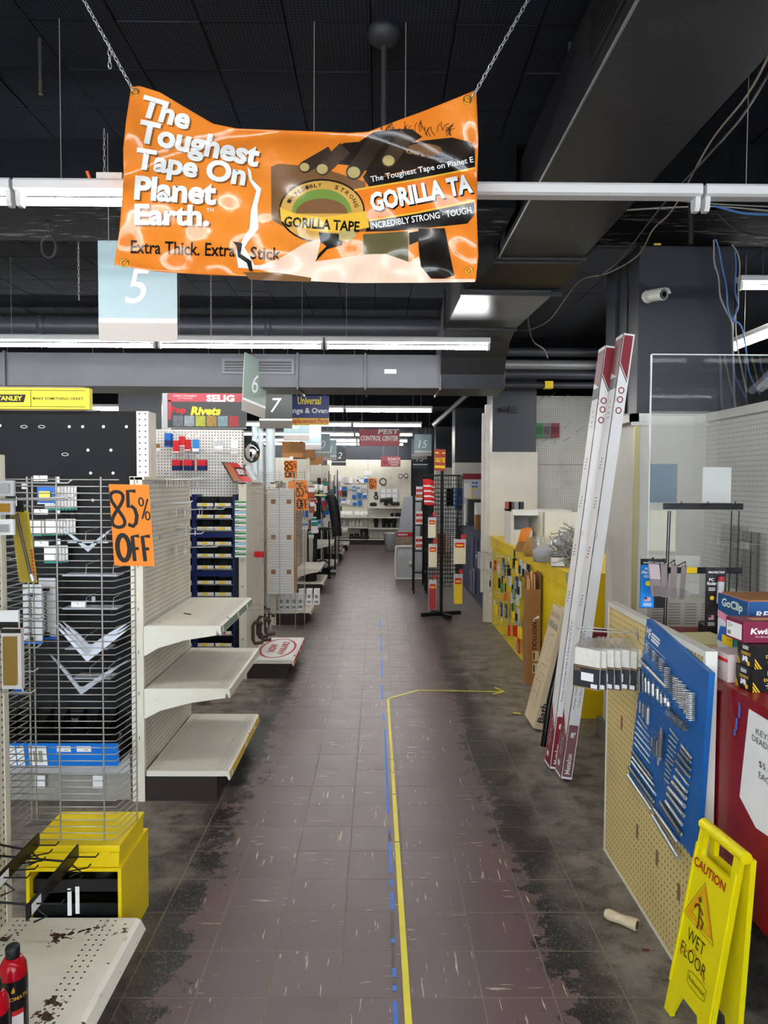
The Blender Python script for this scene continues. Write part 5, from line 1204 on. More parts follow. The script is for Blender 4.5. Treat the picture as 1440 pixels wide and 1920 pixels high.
e, f2_, f_, t_ = boxy('clip_display_box', 'tall colourful cardboard clip display box with a yellow price sticker', 'box', (1.165, 2.25, 1.031), .02, .20, .19, .235, mat('display_pink', '#e38aa5', .45))
DW, DN = mat('display_white', '#dfe4ea', .45), mat('display_navy', '#155089', .45); SKYB = mat('sky_blue', '#58a6e6', .5)
rects(f_, [(0, .19, .05, .15)], DW, e, 'photo_ground', .001); rects(f2_, [(0, .2, .0, .15)], DW, e, 'photo_ground', .001)
poly(f_, [(0, .178), (.10, .165), (.19, .15), (.19, .235), (0, .235)], DN, e, 'header_field', .0015); rects(f2_, [(0, .2, .15, .235)], DN, e, 'header_field', .0015)
lettering(f_, [dict(body='GoClip', w=.135, h=.036, x=.095, y=.205, bold=.03, shear=.1)], mat('pale_mint', '#dff0d8', .5), e, d=.003); lettering(f2_, [dict(body='RESCUE', w=.13, h=.02, x=.09, y=.195, bold=.02, shear=.2)], PAPER, e, d=.003)
poly(f_, [(0, .155), (.1, .135), (.19, .125), (.19, .15), (.1, .165), (0, .178)], PINKP, e, 'ribbon', .002); rects(f2_, [(0, .2, .125, .15)], PINKP, e, 'ribbon', .002)
poly(f_, [(.0, .075), (.02, .125), (.07, .13), (.07, .07)], BLUEP, e, 'figure_print', .002); poly(f_, [(.075, .05), (.10, .115), (.15, .12), (.16, .05)], NAVYB, e, 'figure_print', .002); poly(f2_, [(.0, .05), (.07, .10), (.2, .11), (.2, .05)], SKYB, e, 'figure_print', .002)
rects(f_, [(.035, .105, .068, .10)], YELP, e, 'price_sticker', .003); lettering(f_, [dict(body='$1.99', w=.025, x=.085, y=.09)], INK, e, d=.004); rects(f_, [(.11, .15, .068, .10)], mat('badge_teal', '#1f7f77', .5), e, 'badge', .003); rects(f2_, [(.03, .09, .128, .16)], MATS['badge_teal'], e, 'badge', .003)
MB().obox((1.17, 2.255, 1.266), (1, 0, 0), (0, 1, 0), (0, 0, 1), .19, .18, .004).build('open_top', CARD, e)
e, f_, l_, t_ = boxy('pale_carton', 'pale pink and white carton squeezed behind the deadbolt cartons', 'box', (1.066, 2.17, 1.031), .05, .10, .10, .085, mat('carton_pale', '#d9c3c0', .5)); rects(l_, [(.0, .1, .06, .07)], REDP, e, 'red_line'); rects(l_, [(.02, .06, .03, .034), (.02, .05, .02, .024)], GREYP, e, 'small_print')
pd = thing('paper_pad', 'yellow legal papers in a low brown tray on the counter', 'papers', (1.2, 2.6, 1.031)); MB().box(1.10, 1.34, 2.48, 2.62, 1.031, 1.06).build('tray', CARD, pd); MB().obox((1.09, 2.5, 1.061), Vector((1, .12, 0)).normalized(), Vector((-.12, 1, 0)).normalized(), (0, 0, 1), .2, .2, .012).build('sheets', mat('pale_yellow_paper', '#e4dfa4', .7), pd)
MB().obox((1.07, 2.86, 1.031), Vector((.8, -.6, 0)), Vector((.6, .8, 0)), (0, 0, 1), .07, .02, .03).build('orange_tag', mat('orange_plastic', '#ff6a12', .4), label='small orange plastic tag on the counter edge', cat='tag')
# wire card stand
cs_ = thing('card_stand', 'black wire display stand with two crossbars on the counter', 'display rack', (1.25, 2.75, 1.031))
YS_ = 2.76
for u in (1253, 1257, 1372, 1386):
    p_ = at(u, 958, Y=YS_); q_ = at(u-8 if u > 1300 else u-9, 1170, Y=YS_); MB().cyl((p_.x, YS_, p_.z), (q_.x, YS_, 1.031), .0025, 6).build('post', BLACKM, cs_)
for v, u0, u1 in ((949, 1243, 1392), (1069, 1250, 1390)):
    a, b = at(u0, v, Y=YS_), at(u1, v+4, Y=YS_); MB().obox((a.x, YS_-.006, a.z-.012), (1, 0, 0), (0, 1, 0), (0, 0, 1), b.x-a.x, .006, .024).build('crossbar', BLACKM, cs_)
    for t_ in ((.18, .5, .83) if v < 1000 else (.05, .6)):
        x = a.x+(b.x-a.x)*t_; MB().tube([(x, YS_-.006, a.z), (x-.035, YS_-.12, a.z+.012), (x-.036, YS_-.122, a.z+.022)], .0018, 5).build('prong', BLACKM, cs_)
rects(face_cam(at(1295, 1066, Y=YS_).x, YS_-.006, at(1295, 1069, Y=YS_).z), [(-.022, .022, -.011, .012)], YELP, cs_, 'price_label', .002)
MB().obox((1.26, 2.72, 1.031), (1, 0, 0), (0, 1, 0), (0, 0, 1), .14, .1, .07).build('base', BLACK, cs_, bevel=.01)
def epoxy(label, u0, u1, v0, v1, Y, base, name_, right, group=None):
    a, b = at(u0, v1, Y=Y), at(u1, v0, Y=Y); w_, h_ = b.x-a.x, b.z-a.z; f_ = face_cam(a.x, Y, a.z)
    e = thing('epoxy_card', label, 'package', a, group); MB().box(a.x, b.x, Y, Y+.005, a.z, b.z).build('card', BLK, e)
    rects(f_, [(0, w_*.55, 0.002, h_*.88)], base, e, 'colour_field'); lettering(f_, [dict(body='PC', h=h_*.05, x=w_*.25, y=h_*.8, bold=.03), dict(body=name_, w=w_*.5, h=h_*.065, x=w_*.28, y=h_*.73, bold=.03, shear=.1)], PAPER, e, d=.002)
    lettering(f_, [dict(body='PROTECTIVE', w=w_*.8, h=h_*.035, x=w_*.5, y=h_*.92, bold=.02, shear=.2)], PAPER, e, d=.002)
    v_, fc = ell(w_*.3, h_*.5, w_*.11, w_*.11, 0, 360, 14)[:-1], [tuple(range(14))]; mb = MB(); put2d(mb, f_, (v_, fc), .002); mb.build('gold_seal', YELP, e)
    rects(f_, [(w_*.15, w_*.42, h_*.14, h_*.22)], PAPER, e, 'flag_white', .002); rects(f_, [(w_*.15, w_*.42, h_*(.145+.02*i), h_*(.155+.02*i)) for i in range(4)], REDP, e, 'flag_stripes', .0025); rects(f_, [(w_*.15, w_*.27, h_*.18, h_*.22)], NAVYB, e, 'flag_canton', .003)
    rects(f_, [(w_*.12, w_*.46, h_*(.09-.022*i), h_*(.1-.022*i)) for i in range(3)]+[(w_*.12, w_*.46, h_*(.66-.02*i), h_*(.67-.02*i)) for i in range(3)], PAPER, e, 'small_print', .002)
    return e, f_, w_, h_
epoxy('blue and black marine epoxy card hanging from the black stand', 1200, 1248, 1048, 1140, 2.63, mat('epoxy_blue', '#1585dc', .35), 'Marine', 0)
e, f_, w_, h_ = epoxy('black plumbing epoxy card with a clear tube on the stand', 1322, 1362, 1064, 1178, 2.62, mat('epoxy_grey', '#2b2b2f', .35), 'Plumbing', 0)
MB().cyl(f_.p(w_*.62, h_*.42, .015), f_.p(w_*.66, h_*.8, .015), .012, 12).build('tube', LGREY, e); MB().cyl(f_.p(w_*.66, h_*.78, .015), f_.p(w_*.665, h_*.86, .015), .0125, 12).build('red_cap', mat('cap_red', '#a3262c', .4), e)
for k in range(4):
    p_ = at(1232+15*k, 1118+2*k, Y=2.56+.02*k); ang = .10-.13*k
    fr = Fr(p_, Vector((math.cos(ang*2.5)*.9, .45, -.1)), Vector((-.12+.14*k*.5, 0, 1))); e = pack('grey pink blister card fanned out on the stand, %s from the left' % ordn[k], fr, .052 if k == 0 else .03, .125, .003, mat('grey_pink_card', '#8f8280', .4), [(.5, .92, mat('pale_rose', '#c9b9bb', .4))] if k == 0 else [], name='blister_card', group='fanned blister cards', blister=(.05, .3, CLEAR, .012)); MB().tube([fr.p(0, .12, .002), fr.p(0, .14, .0), (fr.o.x+.01, YS_-.004, at(1300, 1069, Y=YS_).z)], .002, 5).build('hanger', BLACKM, e)
# clear screen
px_ = thing('sneeze_guard', 'large clear acrylic screen standing on the red counter', 'screen', (1.5, 3.02, 1.03))
ACR = mat('clear_acrylic', '#f3f6f5', .02, trans=1., var=0., ior=1.12, alpha=.55)
MB().box(1.135, 1.855, 3.02, 3.026, 1.031, 2.172).build('pane', ACR, px_)
EDGE = mat('acrylic_edge', '#cfd8d4', .2); MB().box(1.132, 1.136, 3.018, 3.028, 1.031, 2.172).build('polished_edge', EDGE, px_); MB().box(1.136, 1.855, 3.018, 3.028, 2.171, 2.175).build('polished_edge', EDGE, px_)
for k, (u0, u1, v0, v1, c_, lb) in enumerate(((1218, 1270, 870, 942, '#7c8894', 'blue grey'), (1316, 1371, 876, 942, '#e6e4df', 'white'), (1215, 1267, 957, 1033, '#e2dac5', 'cream'), (1262, 1312, 1042, 1114, '#dedad0', 'off-white'), (1212, 1262, 1041, 1060, '#ddd6c4', 'pale short'))):
    a, b = at(u0, v1, Y=3.03), at(u1, v0, Y=3.03); MB().box(a.x, b.x, 3.028, 3.0295, a.z, b.z).build('taped_sheet', mat('sheet_%s' % 'abcde'[k], c_, .6), label='%s paper sheet taped behind the clear screen' % lb, cat='paper', group='sheets on the clear screen')
nz = MB().box(1.14, 1.44, 3.032, 3.036, 1.031, at(1300, 1120, Y=3.03).z).build('newspaper', mat('newsprint', '#cfc6b4', .8, var=.08), label='newspaper sheet standing along the counter behind the screen', cat='newspaper'); rects(face_cam(1.14, 3.032, 1.031), [(.02+.07*i, .07+.07*i, .01+.012*j, .015+.012*j) for i in range(4) for j in range(8)], GREYP, nz, 'newsprint_lines')
# hooks and tags on the partition pegboard
for k, (u, v) in enumerate(((1342, 1012), (1395, 1020), (1350, 1025))):
    a = at(u+50, v, X=1.855); hook('wire hook with a price tag on the pegboard partition, %s one' % ordn[k], (1.86, a.y, a.z), (-1, -.1, 0), .14, 'hooks on the partition', tagm=PAPER, tagw=.05 if k == 1 else .025, taglen=.03)
for k, u in enumerate((1375, 1412)): a = at(u, 1090, X=1.84); MB().box(1.83, 1.858, a.y-.02, a.y+.02, 1.1, 1.42-.02*k).build('black_strap', BLACK, label='black strap hanging on the pegboard partition, %s one' % ordn[k], cat='strap')

# ---------------------------------------------------------------- wet floor sign
wf = thing('wet_floor_sign', 'yellow folding wet floor caution sign beside the red counter', 'floor sign', (.95, 2.0, 0))
TL, TR = Vector((.934, 2.038, .655)), Vector((.957, 1.852, .655)); BL = Vector((.900, 2.186, .0)); BR = BL+(TR-TL)*1.18
exw = (TR-TL).normalized(); 
def wp(s, t, d=0.):   # s across 0..1, t up 0..1 on the aisle-side leaf
    a = BL+(BR-BL)*s; b = TL+(TR-TL)*s; return a+(b-a)*t+Vector((-1, -.12, .06)).normalized()*d
def leaf(mir):
    mb = MB()
    def q(s, t, d):
        p = wp(s, t, d)
        if mir:
            axis = TL+(TR-TL)*s; dx = axis.x-p.x+.03; p = Vector((axis.x+dx+.012, p.y, p.z))
        return p
    outer = [(0, 0), (.17, 0), (.17, .02), (.30, .16), (.70, .16), (.83, .02), (.83, 0), (1, 0), (1, .97), (0, .97)]
    hole = [(.17, .845), (.24, .82), (.76, .82), (.83, .845), (.83, .955), (.17, .955)]
    # panel in strips so that the hand slot stays open
    def strip(poly_): mb.prism(poly_, lambda a, b: q(a, b, .0), lambda a, b: q(a, b, -.014))
    strip([(0, 0), (.17, 0), (.17, .02), (.30, .16), (.30, .17), (0, .17)]); strip([(.70, .17), (.70, .16), (.83, .02), (.83, 0), (1, 0), (1, .17)]); strip([(.30, .16), (.70, .16), (.70, .17), (.30, .17)])
    strip([(0, .17), (1, .17), (1, .868), (0, .868)]); strip([(0, .868), (.15, .868), (.15, .985), (0, .985)]); strip([(.85, .868), (1, .868), (1, .985), (.85, .985)])
    return mb
leaf(False).build('front_leaf', YPLAST, wf); leaf(True).build('rear_leaf', YPLAST, wf)
MB().cyl(wp(-.03, 1.0, -.012), wp(1.03, 1.0, -.012), .0165, 14).build('handle_bar', YPLAST, wf)
for s0 in (0, .94): MB().obox(wp(s0, .17, .0), (wp(s0+.06, .17)-wp(s0, .17)).normalized(), (wp(s0, .9)-wp(s0, .17)).normalized(), Vector((-1, -.12, .06)).normalized(), .007, .5, .004).build('rib', YPLAST, wf)
WWf = (TR-TL).length*1.08; HW = (TL-BL).length
ff = Fr(wp(0, 0, .0), wp(1, .5)-wp(0, .5), wp(.5, 1)-wp(.5, 0))
sW = WWf
lettering(ff, [dict(body='CAUTION', w=sW*.74, h=.030, x=sW*.47, y=HW*.822, bold=.02)], mat('caution_red', '#b5231c', .5), wf, d=.0025)
tri = [(sW*.17, HW*.565), (sW*.74, HW*.555), (sW*.43, HW*.735)]
mb = MB(); put2d(mb, ff, stroke2d(tri, .022, True), .0022); mb.build('warning_triangle', mat('triangle_orange', '#f0a114', .5), wf)
mb = MB(); put2d(mb, ff, stroke2d([(sW*.08, HW*.548), (sW*.83, HW*.535), (sW*.43, HW*.768)], .003, True), .003); put2d(mb, ff, stroke2d([(sW*.26, HW*.582), (sW*.65, HW*.575), (sW*.43, HW*.70)], .002, True), .003); mb.build('triangle_outline', INK, wf)
mb = MB(); c_ = (sW*.42, HW*.685)
for st in ([(c_[0]-.005, c_[1]-.022), (c_[0]+.002, c_[1]-.055)], [(c_[0]-.004, c_[1]-.024), (c_[0]-.02, c_[1]-.034), (c_[0]-.024, c_[1]-.046)], [(c_[0]-.002, c_[1]-.03), (c_[0]+.018, c_[1]-.045)], [(c_[0]+.002, c_[1]-.055), (c_[0]+.024, c_[1]-.066), (c_[0]+.02, c_[1]-.092)], [(c_[0], c_[1]-.056), (c_[0]+.006, c_[1]-.08), (c_[0]+.002, c_[1]-.10)]): put2d(mb, ff, stroke2d(st, .008), .003)
v_ = ell(c_[0]-.006, c_[1]-.008, .0085, .0085, 0, 360, 12)[:-1]; put2d(mb, ff, (v_, [tuple(range(12))]), .003); mb.build('slipping_figure', mat('figure_brown', '#7a4a16', .5), wf)
lettering(ff, [dict(body='WET', w=sW*.42, h=.042, x=sW*.46, y=HW*.475, bold=-.008), dict(body='FLOOR', w=sW*.64, h=.042, x=sW*.47, y=HW*.385, bold=-.008)], INK, wf, d=.0025)
mb = MB(); put2d(mb, ff, stroke2d([(sW*.42, HW*.315), (sW*.52, HW*.325), (sW*.74, HW*.325), (sW*.86, HW*.315), (sW*.86, HW*.262), (sW*.74, HW*.252), (sW*.52, HW*.252), (sW*.42, HW*.262)], .002, True), .0025); mb.build('brand_outline', INK, wf); lettering(ff, [dict(body='Rubbermaid', w=sW*.38, h=.016, x=sW*.64, y=HW*.288)], INK, wf, d=.0025)
mb = MB(); put2d(mb, ff, stroke2d([(sW*.15, HW*.345), (sW*.45, HW*.43), (sW*.8, HW*.335)], .005), .0022); mb.build('orange_scuff', mat('scuff_orange', '#d98a1c', .6), wf)
# the bone
bnz = thing('bone', 'hollow dry dog bone lying on the dark floor by the tan panel', 'bone', at(1165, 1720, Z=.02)); a, b = at(1135, 1712, Z=.02), at(1195, 1735, Z=.022)
mb = MB(); N = 10; pts = [a.lerp(b, i/N) for i in range(N+1)]; rr = random.Random(6)
mb.tube(pts, [.015, .0195, .0205, .0195, .0185, .018, .0185, .0195, .021, .0225, .0215], 10, False)
d_ = (b-a).normalized(); inner = [b+d_*0, b-d_*.03]; mb.tube([b, b-d_*.035], [.0150, .010], 10, False)
s1 = d_.cross(Vector((0, 0, 1))).normalized(); s2 = d_.cross(s1)
mb.add([b+(s1*math.cos(q)+s2*math.sin(q))*r_ for q in [2*PI*k/10 for k in range(10)] for r_ in (.0215, .0150)], [(2*k, 2*((k+1) % 10), 2*((k+1) % 10)+1, 2*k+1) for k in range(10)]); mb.add([a+(s1*math.cos(q)+s2*math.sin(q))*.014 for q in [2*PI*k/10 for k in range(10)]], [tuple(range(10))])
mb.build('shaft', mat('bone_cream', '#d9c7a5', .6, var=.18, scale=40, bump=.4), bnz)
MB().cyl(b-d_*.03, b+d_*.0006, .0158, 10).build('marrow', mat('marrow_brown', '#5d4c36', .9, var=.3, scale=80), bnz)
w_ = at(1210, 1781, Z=.002); MB().box(w_.x-.012, w_.x+.014, w_.y-.005, w_.y+.006, .0005, .003).build('wood_chip', mat('chip_brown', '#6a3a22', .8), label='tiny reddish wood chip on the floor near the bone', cat='debris')

# ================================================================ floor tape
yt = thing('yellow_floor_tape', 'yellow tape line on the floor ending in an arrow to the right', 'floor tape', (.08, 3, 0))
YT = mat('yellow_tape', '#efe03a', .45, var=.08)
def tape(a, b, w_, mt_, parent, nm='tape_strip', z=.0012):
    a, b = Vector((a[0], a[1], 0)), Vector((b[0], b[1], 0)); d = (b-a).normalized(); n = Vector((-d.y, d.x, 0))
    mb = MB(); mb.obox(a-n*w_/2+Vector((0, 0, .0002)), d, n, (0, 0, 1), (b-a).length, w_, z); return mb.build(nm, mt_, parent)
c0, c1, c2, c3 = at(768, 1950, Z=0), at(727.5, 1310, Z=0), at(785, 1294, Z=0), at(945, 1297, Z=0)
seg = [0, .35, .5, .585, .64, 1.]
for i in range(5): tape(c0.lerp(c1, seg[i]), c0.lerp(c1, seg[i+1]-.003), .0215-.0015*i, YT, yt)
tape(c1, c2, .016, YT, yt); tape(c2, c3, .014, YT, yt); tape(c3, at(925, 1301, Z=0), .018, YT, yt, 'arrow_barb'); tape(c3, at(928, 1289, Z=0), .02, YT, yt, 'arrow_barb')
tape(at(962, 1336, Z=0), at(976, 1338, Z=0), .02, YT, yt)
bt = thing('blue_floor_tape', 'worn blue masking tape line in fragments beside the yellow tape', 'floor tape', (.05, 3, 0))
BT = mat('blue_floor_tape', '#3d7fe0', .5, var=.1)
for v0, v1, u0, u1 in ((1935, 1878, 743, 740.5), (1858, 1848, 740, 739.5), (1832, 1815, 739.5, 738.5), (1768, 1760, 737, 736.5), (1706, 1673, 735.5, 734.5), (1662, 1650, 734, 733.5), (1637, 1580, 733, 730), (1563, 1556, 729.5, 729), (1525, 1368, 727.5, 722), (1350, 1338, 719, 718.5), (1310, 1285, 717, 716.5), (1270, 1235, 716, 715), (1222, 1190, 714.5, 713.5), (1178, 1160, 713, 712.5)):
    tape(at(u0, v0, Z=0), at(u1, v1, Z=0), .0125, BT, bt, 'tape_fragment')
gt = at(743, 1850, Z=0)
for k, (u0, v0, u1, v1) in enumerate(((735, 1760, 735.5, 1712), (737, 1812, 737, 1770), (739, 1846, 739, 1834), (732, 1577, 730, 1565))):
    tape(at(u0, v0, Z=0), at(u1, v1, Z=0), .011, mat('tape_residue', '#6f675e', .8), bt, 'residue', .0006)

# ================================================================ column goods: long cartons, beige carton, yardsticks
TW = mat('carton_white', '#f3f2f0', .55, var=.03)
def long_box(label, y0, y1, xb, xt, w_, zt, k):
    e = thing('light_carton', label, 'carton', (xb, y0, 0), 'long fixture cartons')
    ax = Vector((xt-xb, .05, zt)).normalized(); L = zt/ax.z; ex = Vector((1, 0, -ax.x/ax.z)).normalized(); ex = (ex-ax*ex.dot(ax)).normalized(); ey = ax.cross(ex).normalized()
    if ey.y < 0: ey = -ey
    o = Vector((xb, y0, .006+w_*abs(ex.z))); D = y1-y0
    mb = MB(); mb.obox(o, ex, ey, ax, w_, D, L); mb.build('carton', TW, e)
    f_ = Fr(o, ex, ax); l_ = Fr(o+ey*D, -ey, ax)
    MR, MR2 = mat('carton_red', '#8c1c2c', .5), mat('carton_red_faded', '#8a5a5a', .5)
    rects(f_, [(.006, w_-.004, .012, .30)], MR2 if k == 0 else MR, e, 'red_panel'); poly(f_, [(.006, .30), (w_-.004, .30), (w_-.004, .345), (.006, .40)] , PAPER, e, 'panel_corner')
    lettering(f_.sub(w_*.5, .085, 0, PI/2), [dict(body='Metalux', w=.115, h=.027, x=0, y=0, bold=.02)], PAPER, e, d=.002); lettering(f_.sub(w_*.55, .245, 0, 0), [dict(body="8'", h=.032, x=0, y=0, bold=.03)], PAPER, e, d=.002)
    lettering(f_.sub(w_*.30, .62, 0, PI/2), [dict(body="Rampe d'\u00e9clairage large \u00e0 2 ampoules de 2,4 m", w=.46, h=.013, x=0, y=0)], INK, e, d=.0015); lettering(f_.sub(w_*.72, .60, 0, PI/2), [dict(body='Tubo fluorescente ancho de 2 l\u00e1mp', w=.40, h=.013, x=0, y=0)], MR, e, d=.0015)
    poly(f_, [(.005, L-.16), (w_-.008, L-.25), (w_-.008, L-.01), (.005, L-.01)], MR, e, 'red_panel'); poly(f_, [(.003, L-.175), (w_-.008, L-.268), (w_-.008, L-.258), (.003, L-.165)], INK, e, 'dark_slash')
    for z in (L-.31, L-.36, L-.42): 
        mb = MB(); put2d(mb, f_, stroke2d(ell(w_*.5, z, .014, .016, 0, 360, 12)[:-1], .006, True), .0015); mb.build('icon_print', MR, e)
    rects(l_, [(.006, D-.006, .012, .22)], MR if k else MR2, e, 'red_panel'); poly(l_, [(.006, .22), (D-.006, .22), (.006, .36)], MR, e, 'red_panel')
    lettering(l_.sub(D*.5, .2, 0, PI/2), [dict(body='METALUX', w=.16, h=.05, x=0, y=0, bold=-.01)], mat('pale_print', '#d8c6c2', .5), e, d=.002); rects(l_, [(D*.3, D*.6, .05, .08)], PAPER, e, 'code_square', .002)
    poly(l_, [(.004, L-.20), (D-.004, L-.24), (D-.004, L-.02), (.004, L-.02)], MR2, e, 'faded_panel'); rects(l_, [(.004, D-.004, L-.30, L-.235)], mat('carton_grey', '#6d6f70', .5), e, 'grey_panel')
    lettering(l_.sub(D*.5, L-.40, 0, 0), [dict(body="8'", h=.018, x=0, y=.03), dict(body='2 Lamp', h=.012, x=0, y=0), dict(body='Wide', h=.012, x=0, y=-.03), dict(body='Striplight', h=.012, x=0, y=-.055)], INK, e, d=.0015)
    for z in (.95, 1.22, 1.5, 1.72): rects(l_, [(D*.25+.004*i, D*.25+.004*i+.03, z+.018*i, z+.018*i+.006) for i in range(4)], (GREYP, MR)[z == 1.22], e, 'small_print')
    mb = MB(); mb.obox(o-ex*.001+ey*0-ax*0, ex, ey, ax, .004, .004, L); mb.build('taped_seam', INK, e)
    for z in (.8, 1.35, 2.1):
        mb = MB(); put2d(mb, f_, stroke2d(ell(.0, z, .012, .016, -90, 90, 8), .002), .0015); mb.build('finger_slot', GREYP, e)
    return e
long_box('long white light carton leaning on the column, front one with the large 8 foot mark', 3.905, 4.03, 1.010, 1.330, .062, 2.44, 0)
long_box('long white light carton leaning on the column, rear one half covered', 4.045, 4.17, .982, 1.275, .062, 2.40, 1)
# beige carton
bx = thing('grab_bar_carton', 'beige carton with line drawings leaning against the white cartons', 'carton', (1.03, 4.9, 0))
A_, B_ = Vector((1.03, 4.98, .004)), Vector((1.03, 4.70, .004)); axb = Vector((.2, .02, .80)).normalized(); eyb = (B_-A_).normalized(); exb = axb.cross(eyb).normalized()
if exb.x < 0: exb = -exb
WB, LB, TB = (B_-A_).length, .80, .07
A_ = A_+Vector((0, 0, TB*abs(exb.z)))
MB().obox(A_, eyb, exb, axb, WB, TB, LB).build('carton', BEIGE, bx)
fb_ = Fr(A_, eyb, axb)
lettering(fb_, [dict(body='Bath Safety', w=WB*.86, h=.055, x=WB*.5, y=LB-.06, bold=-.01), dict(body='Wall Grab Bar', w=WB*.86, h=.05, x=WB*.5, y=LB-.125, bold=.02)], mat('carton_slate', '#6f7f7a', .6), bx)
mb = MB()
for st, w_ in (([(.04, .12), (.04, .34), (.1, .4), (.24, .4)], .004), ([(.08, .1), (.08, .3), (.12, .34), (.24, .34)], .003), ([(.03, .45), (.1, .6), (.22, .62)], .003), ([(.14, .1), (.2, .3)], .003), ([(.05, .2), (.2, .2)], .003), ([(.05, .28), (.18, .28)], .003), ([(.17, .44), (.25, .44), (.25, .56), (.17, .56), (.17, .44)], .003), ([(.19, .1), (.19, .3)], .003)): put2d(mb, fb_, stroke2d(st, w_), .0012)
mb.build('line_drawing', mat('drawing_grey', '#5b5448', .6), bx, kind='stuff')
lettering(Fr(A_+eyb*WB, exb, axb).sub(.035, .11, 0, PI/2), [dict(body='Bath', w=.13, h=.045, x=0, y=0, bold=.03)], mat('carton_dark', '#3a3a3a', .6), bx); rects(fb_, [(WB*.86, WB*.95, LB-.17, LB-.14)], YELP, bx, 'price_dot')
# black tube behind the cartons, with crook
MB().tube([(1.02, 4.36, .025), (1.06, 4.38, .3), (1.25, 4.5, 1.0), (1.365, 4.55, 1.28), (1.40, 4.55, 1.31), (1.425, 4.55, 1.28)], .020, 10).build('black_pole', mat('black_wrap', '#16171a', .25), label='black plastic wrapped pole leaning behind the white cartons', cat='pole')
rb = thing('red_label_box', 'small maroon box end behind the towels', 'box', (1.2, 4.2, .8)); a = at(1128, 1195, Y=4.3); MB().box(a.x-.06, a.x+.05, 4.26, 4.4, a.z-.04, a.z+.035).build('carton', MAROON, rb); rects(face_cam(a.x, 4.26, a.z), [(-.035+.024*i, -.019+.024*i, -.014, .014) for i in range(3)], PAPER, rb, 'print_blocks')
# yardstick carton
yb = thing('yardstick_carton', 'tall open brown carton of yardsticks against the yellow counter', 'carton', (1.25, 5.85, 0))
ox, oy, w_, d_, h_ = 1.208, 5.78, .105, .155, .80
for nm, q in (('panel', (ox, ox+w_, oy, oy+.005, 0, h_-.02)), ('panel', (ox, ox+w_, oy+d_-.005, oy+d_, 0, h_+.1)), ('panel', (ox, ox+.005, oy+.005, oy+d_-.005, 0, h_-.03)), ('panel', (ox+w_-.005, ox+w_, oy+.005, oy+d_-.005, 0, h_+.12))): MB().box(*q).build(nm, CARD, yb)
lettering(Fr((ox+w_*.55, oy, .42), (0, 0, -1), (1, 0, 0)), [dict(body='YARDSTICKS', w=.26, h=.035, x=0, y=0, bold=.02)], INK, yb, d=.0015); rects(face_cam(ox, oy, 0), [(.045, .095, .10, .18), (.045, .095, .20, .28)], mat('label_cream', '#cdbd98', .7), yb, 'shipping_label'); rects(face_cam(ox, oy, 0), [(.05, .062, .21, .27), (.05, .062, .11, .17)], INK, yb, 'barcode', .0014)
MB().obox((ox+.05, oy-.001, .52), Vector((.8, 0, .6)), (0, 1, 0), Vector((-.6, 0, .8)), .06, .001, .018).build('paper_tape', PAPER, yb)
for k in range(6):
    MB().box(ox+.012+.012*(k % 3)*1.7, ox+.024+.012*(k % 3)*1.7, oy+.03+.045*(k//3), oy+.065+.045*(k//3), .02, h_+.06+.02*((k*7) % 4)).build('yardstick', mat('pale_pine', '#d3a06d', .6), label='wooden yardstick standing in the brown carton', cat='yardstick', group='yardsticks in the carton')

# ================================================================ yellow counter
yk = thing('yellow_counter', 'bright yellow pegboard-fronted counter along the right side', 'counter', (1.6, 6.8, 0))
YCP = pegmat('yellow_slat_board', '#ecd00a', (1, 2), .0254, .0035, '#7d6c08', dirt='#8a7a10', dirtamt=.3); YCE = chipmat('worn_yellow', '#ecca08', '#8a7424', .76, 9., .4, '#a98f10')
MB().box(1.335, 1.36, 4.95, 8.40, 0, .90).build('front_board', YCP, yk); MB().box(1.32, 1.95, 4.95, 8.42, .90, 1.0).build('apron', YCE, yk); MB().box(1.305, 2.0, 4.93, 8.43, 1.0, 1.02).build('counter_top', YCE, yk)
MB().box(1.36, 1.95, 4.96, 4.99, 0, .9).build('end_board', YCE, yk); MB().box(1.36, 1.95, 8.38, 8.41, 0, .9).build('end_board', YCE, yk)
MB().box(1.300, 1.326, 4.925, 4.96, .955, 1.021).build('metal_corner', STEEL, yk)
# goods hanging on the yellow board
rr = random.Random(21)
TOOLC = [('red', REDP), ('green', GREENP), ('blue', mat('tool_blue', '#1b3f7c', .4)), ('yellow', YELP), ('grey', LGREY), ('black', BLACK), ('orange', mat('tool_orange', '#e0611c', .4)), ('white', PAPER)]
tools = []
def tool(u, v, col, kind, row):
    p = at(u, v, X=1.30); p = Vector((1.30, p.y, p.z)); nm, mt_ = TOOLC[col]
    lb = '%s %s hanging in the %s of the yellow counter front' % (nm, {'knife': 'handled paint tool', 'card': 'carded tool pack', 'brush': 'brush'}[kind], row)
    e = thing('hanging_tool', lb, 'tool', p, 'tools on the yellow counter')
    if kind == 'knife':
        MB().box(1.285, 1.31, p.y-.012, p.y+.012, p.z-.16, p.z-.05).build('handle', mt_, e, bevel=.004); MB().box(1.295, 1.30, p.y-.028, p.y+.028, p.z-.05, p.z).build('blade', STEEL, e)
    elif kind == 'brush':
        MB().box(1.28, 1.305, p.y-.03, p.y+.03, p.z-.10, p.z).build('bristles', mt_, e); MB().cyl((1.292, p.y, p.z), (1.292, p.y, p.z+.08), .008, 6).build('handle', BLACK, e)
    else:
        MB().box(1.288, 1.30, p.y-.045, p.y+.045, p.z-.14, p.z).build('card', mt_, e); MB().box(1.276, 1.288, p.y-.025, p.y+.025, p.z-.12, p.z-.05).build('blister', STEEL if col != 4 else BLACK, e)
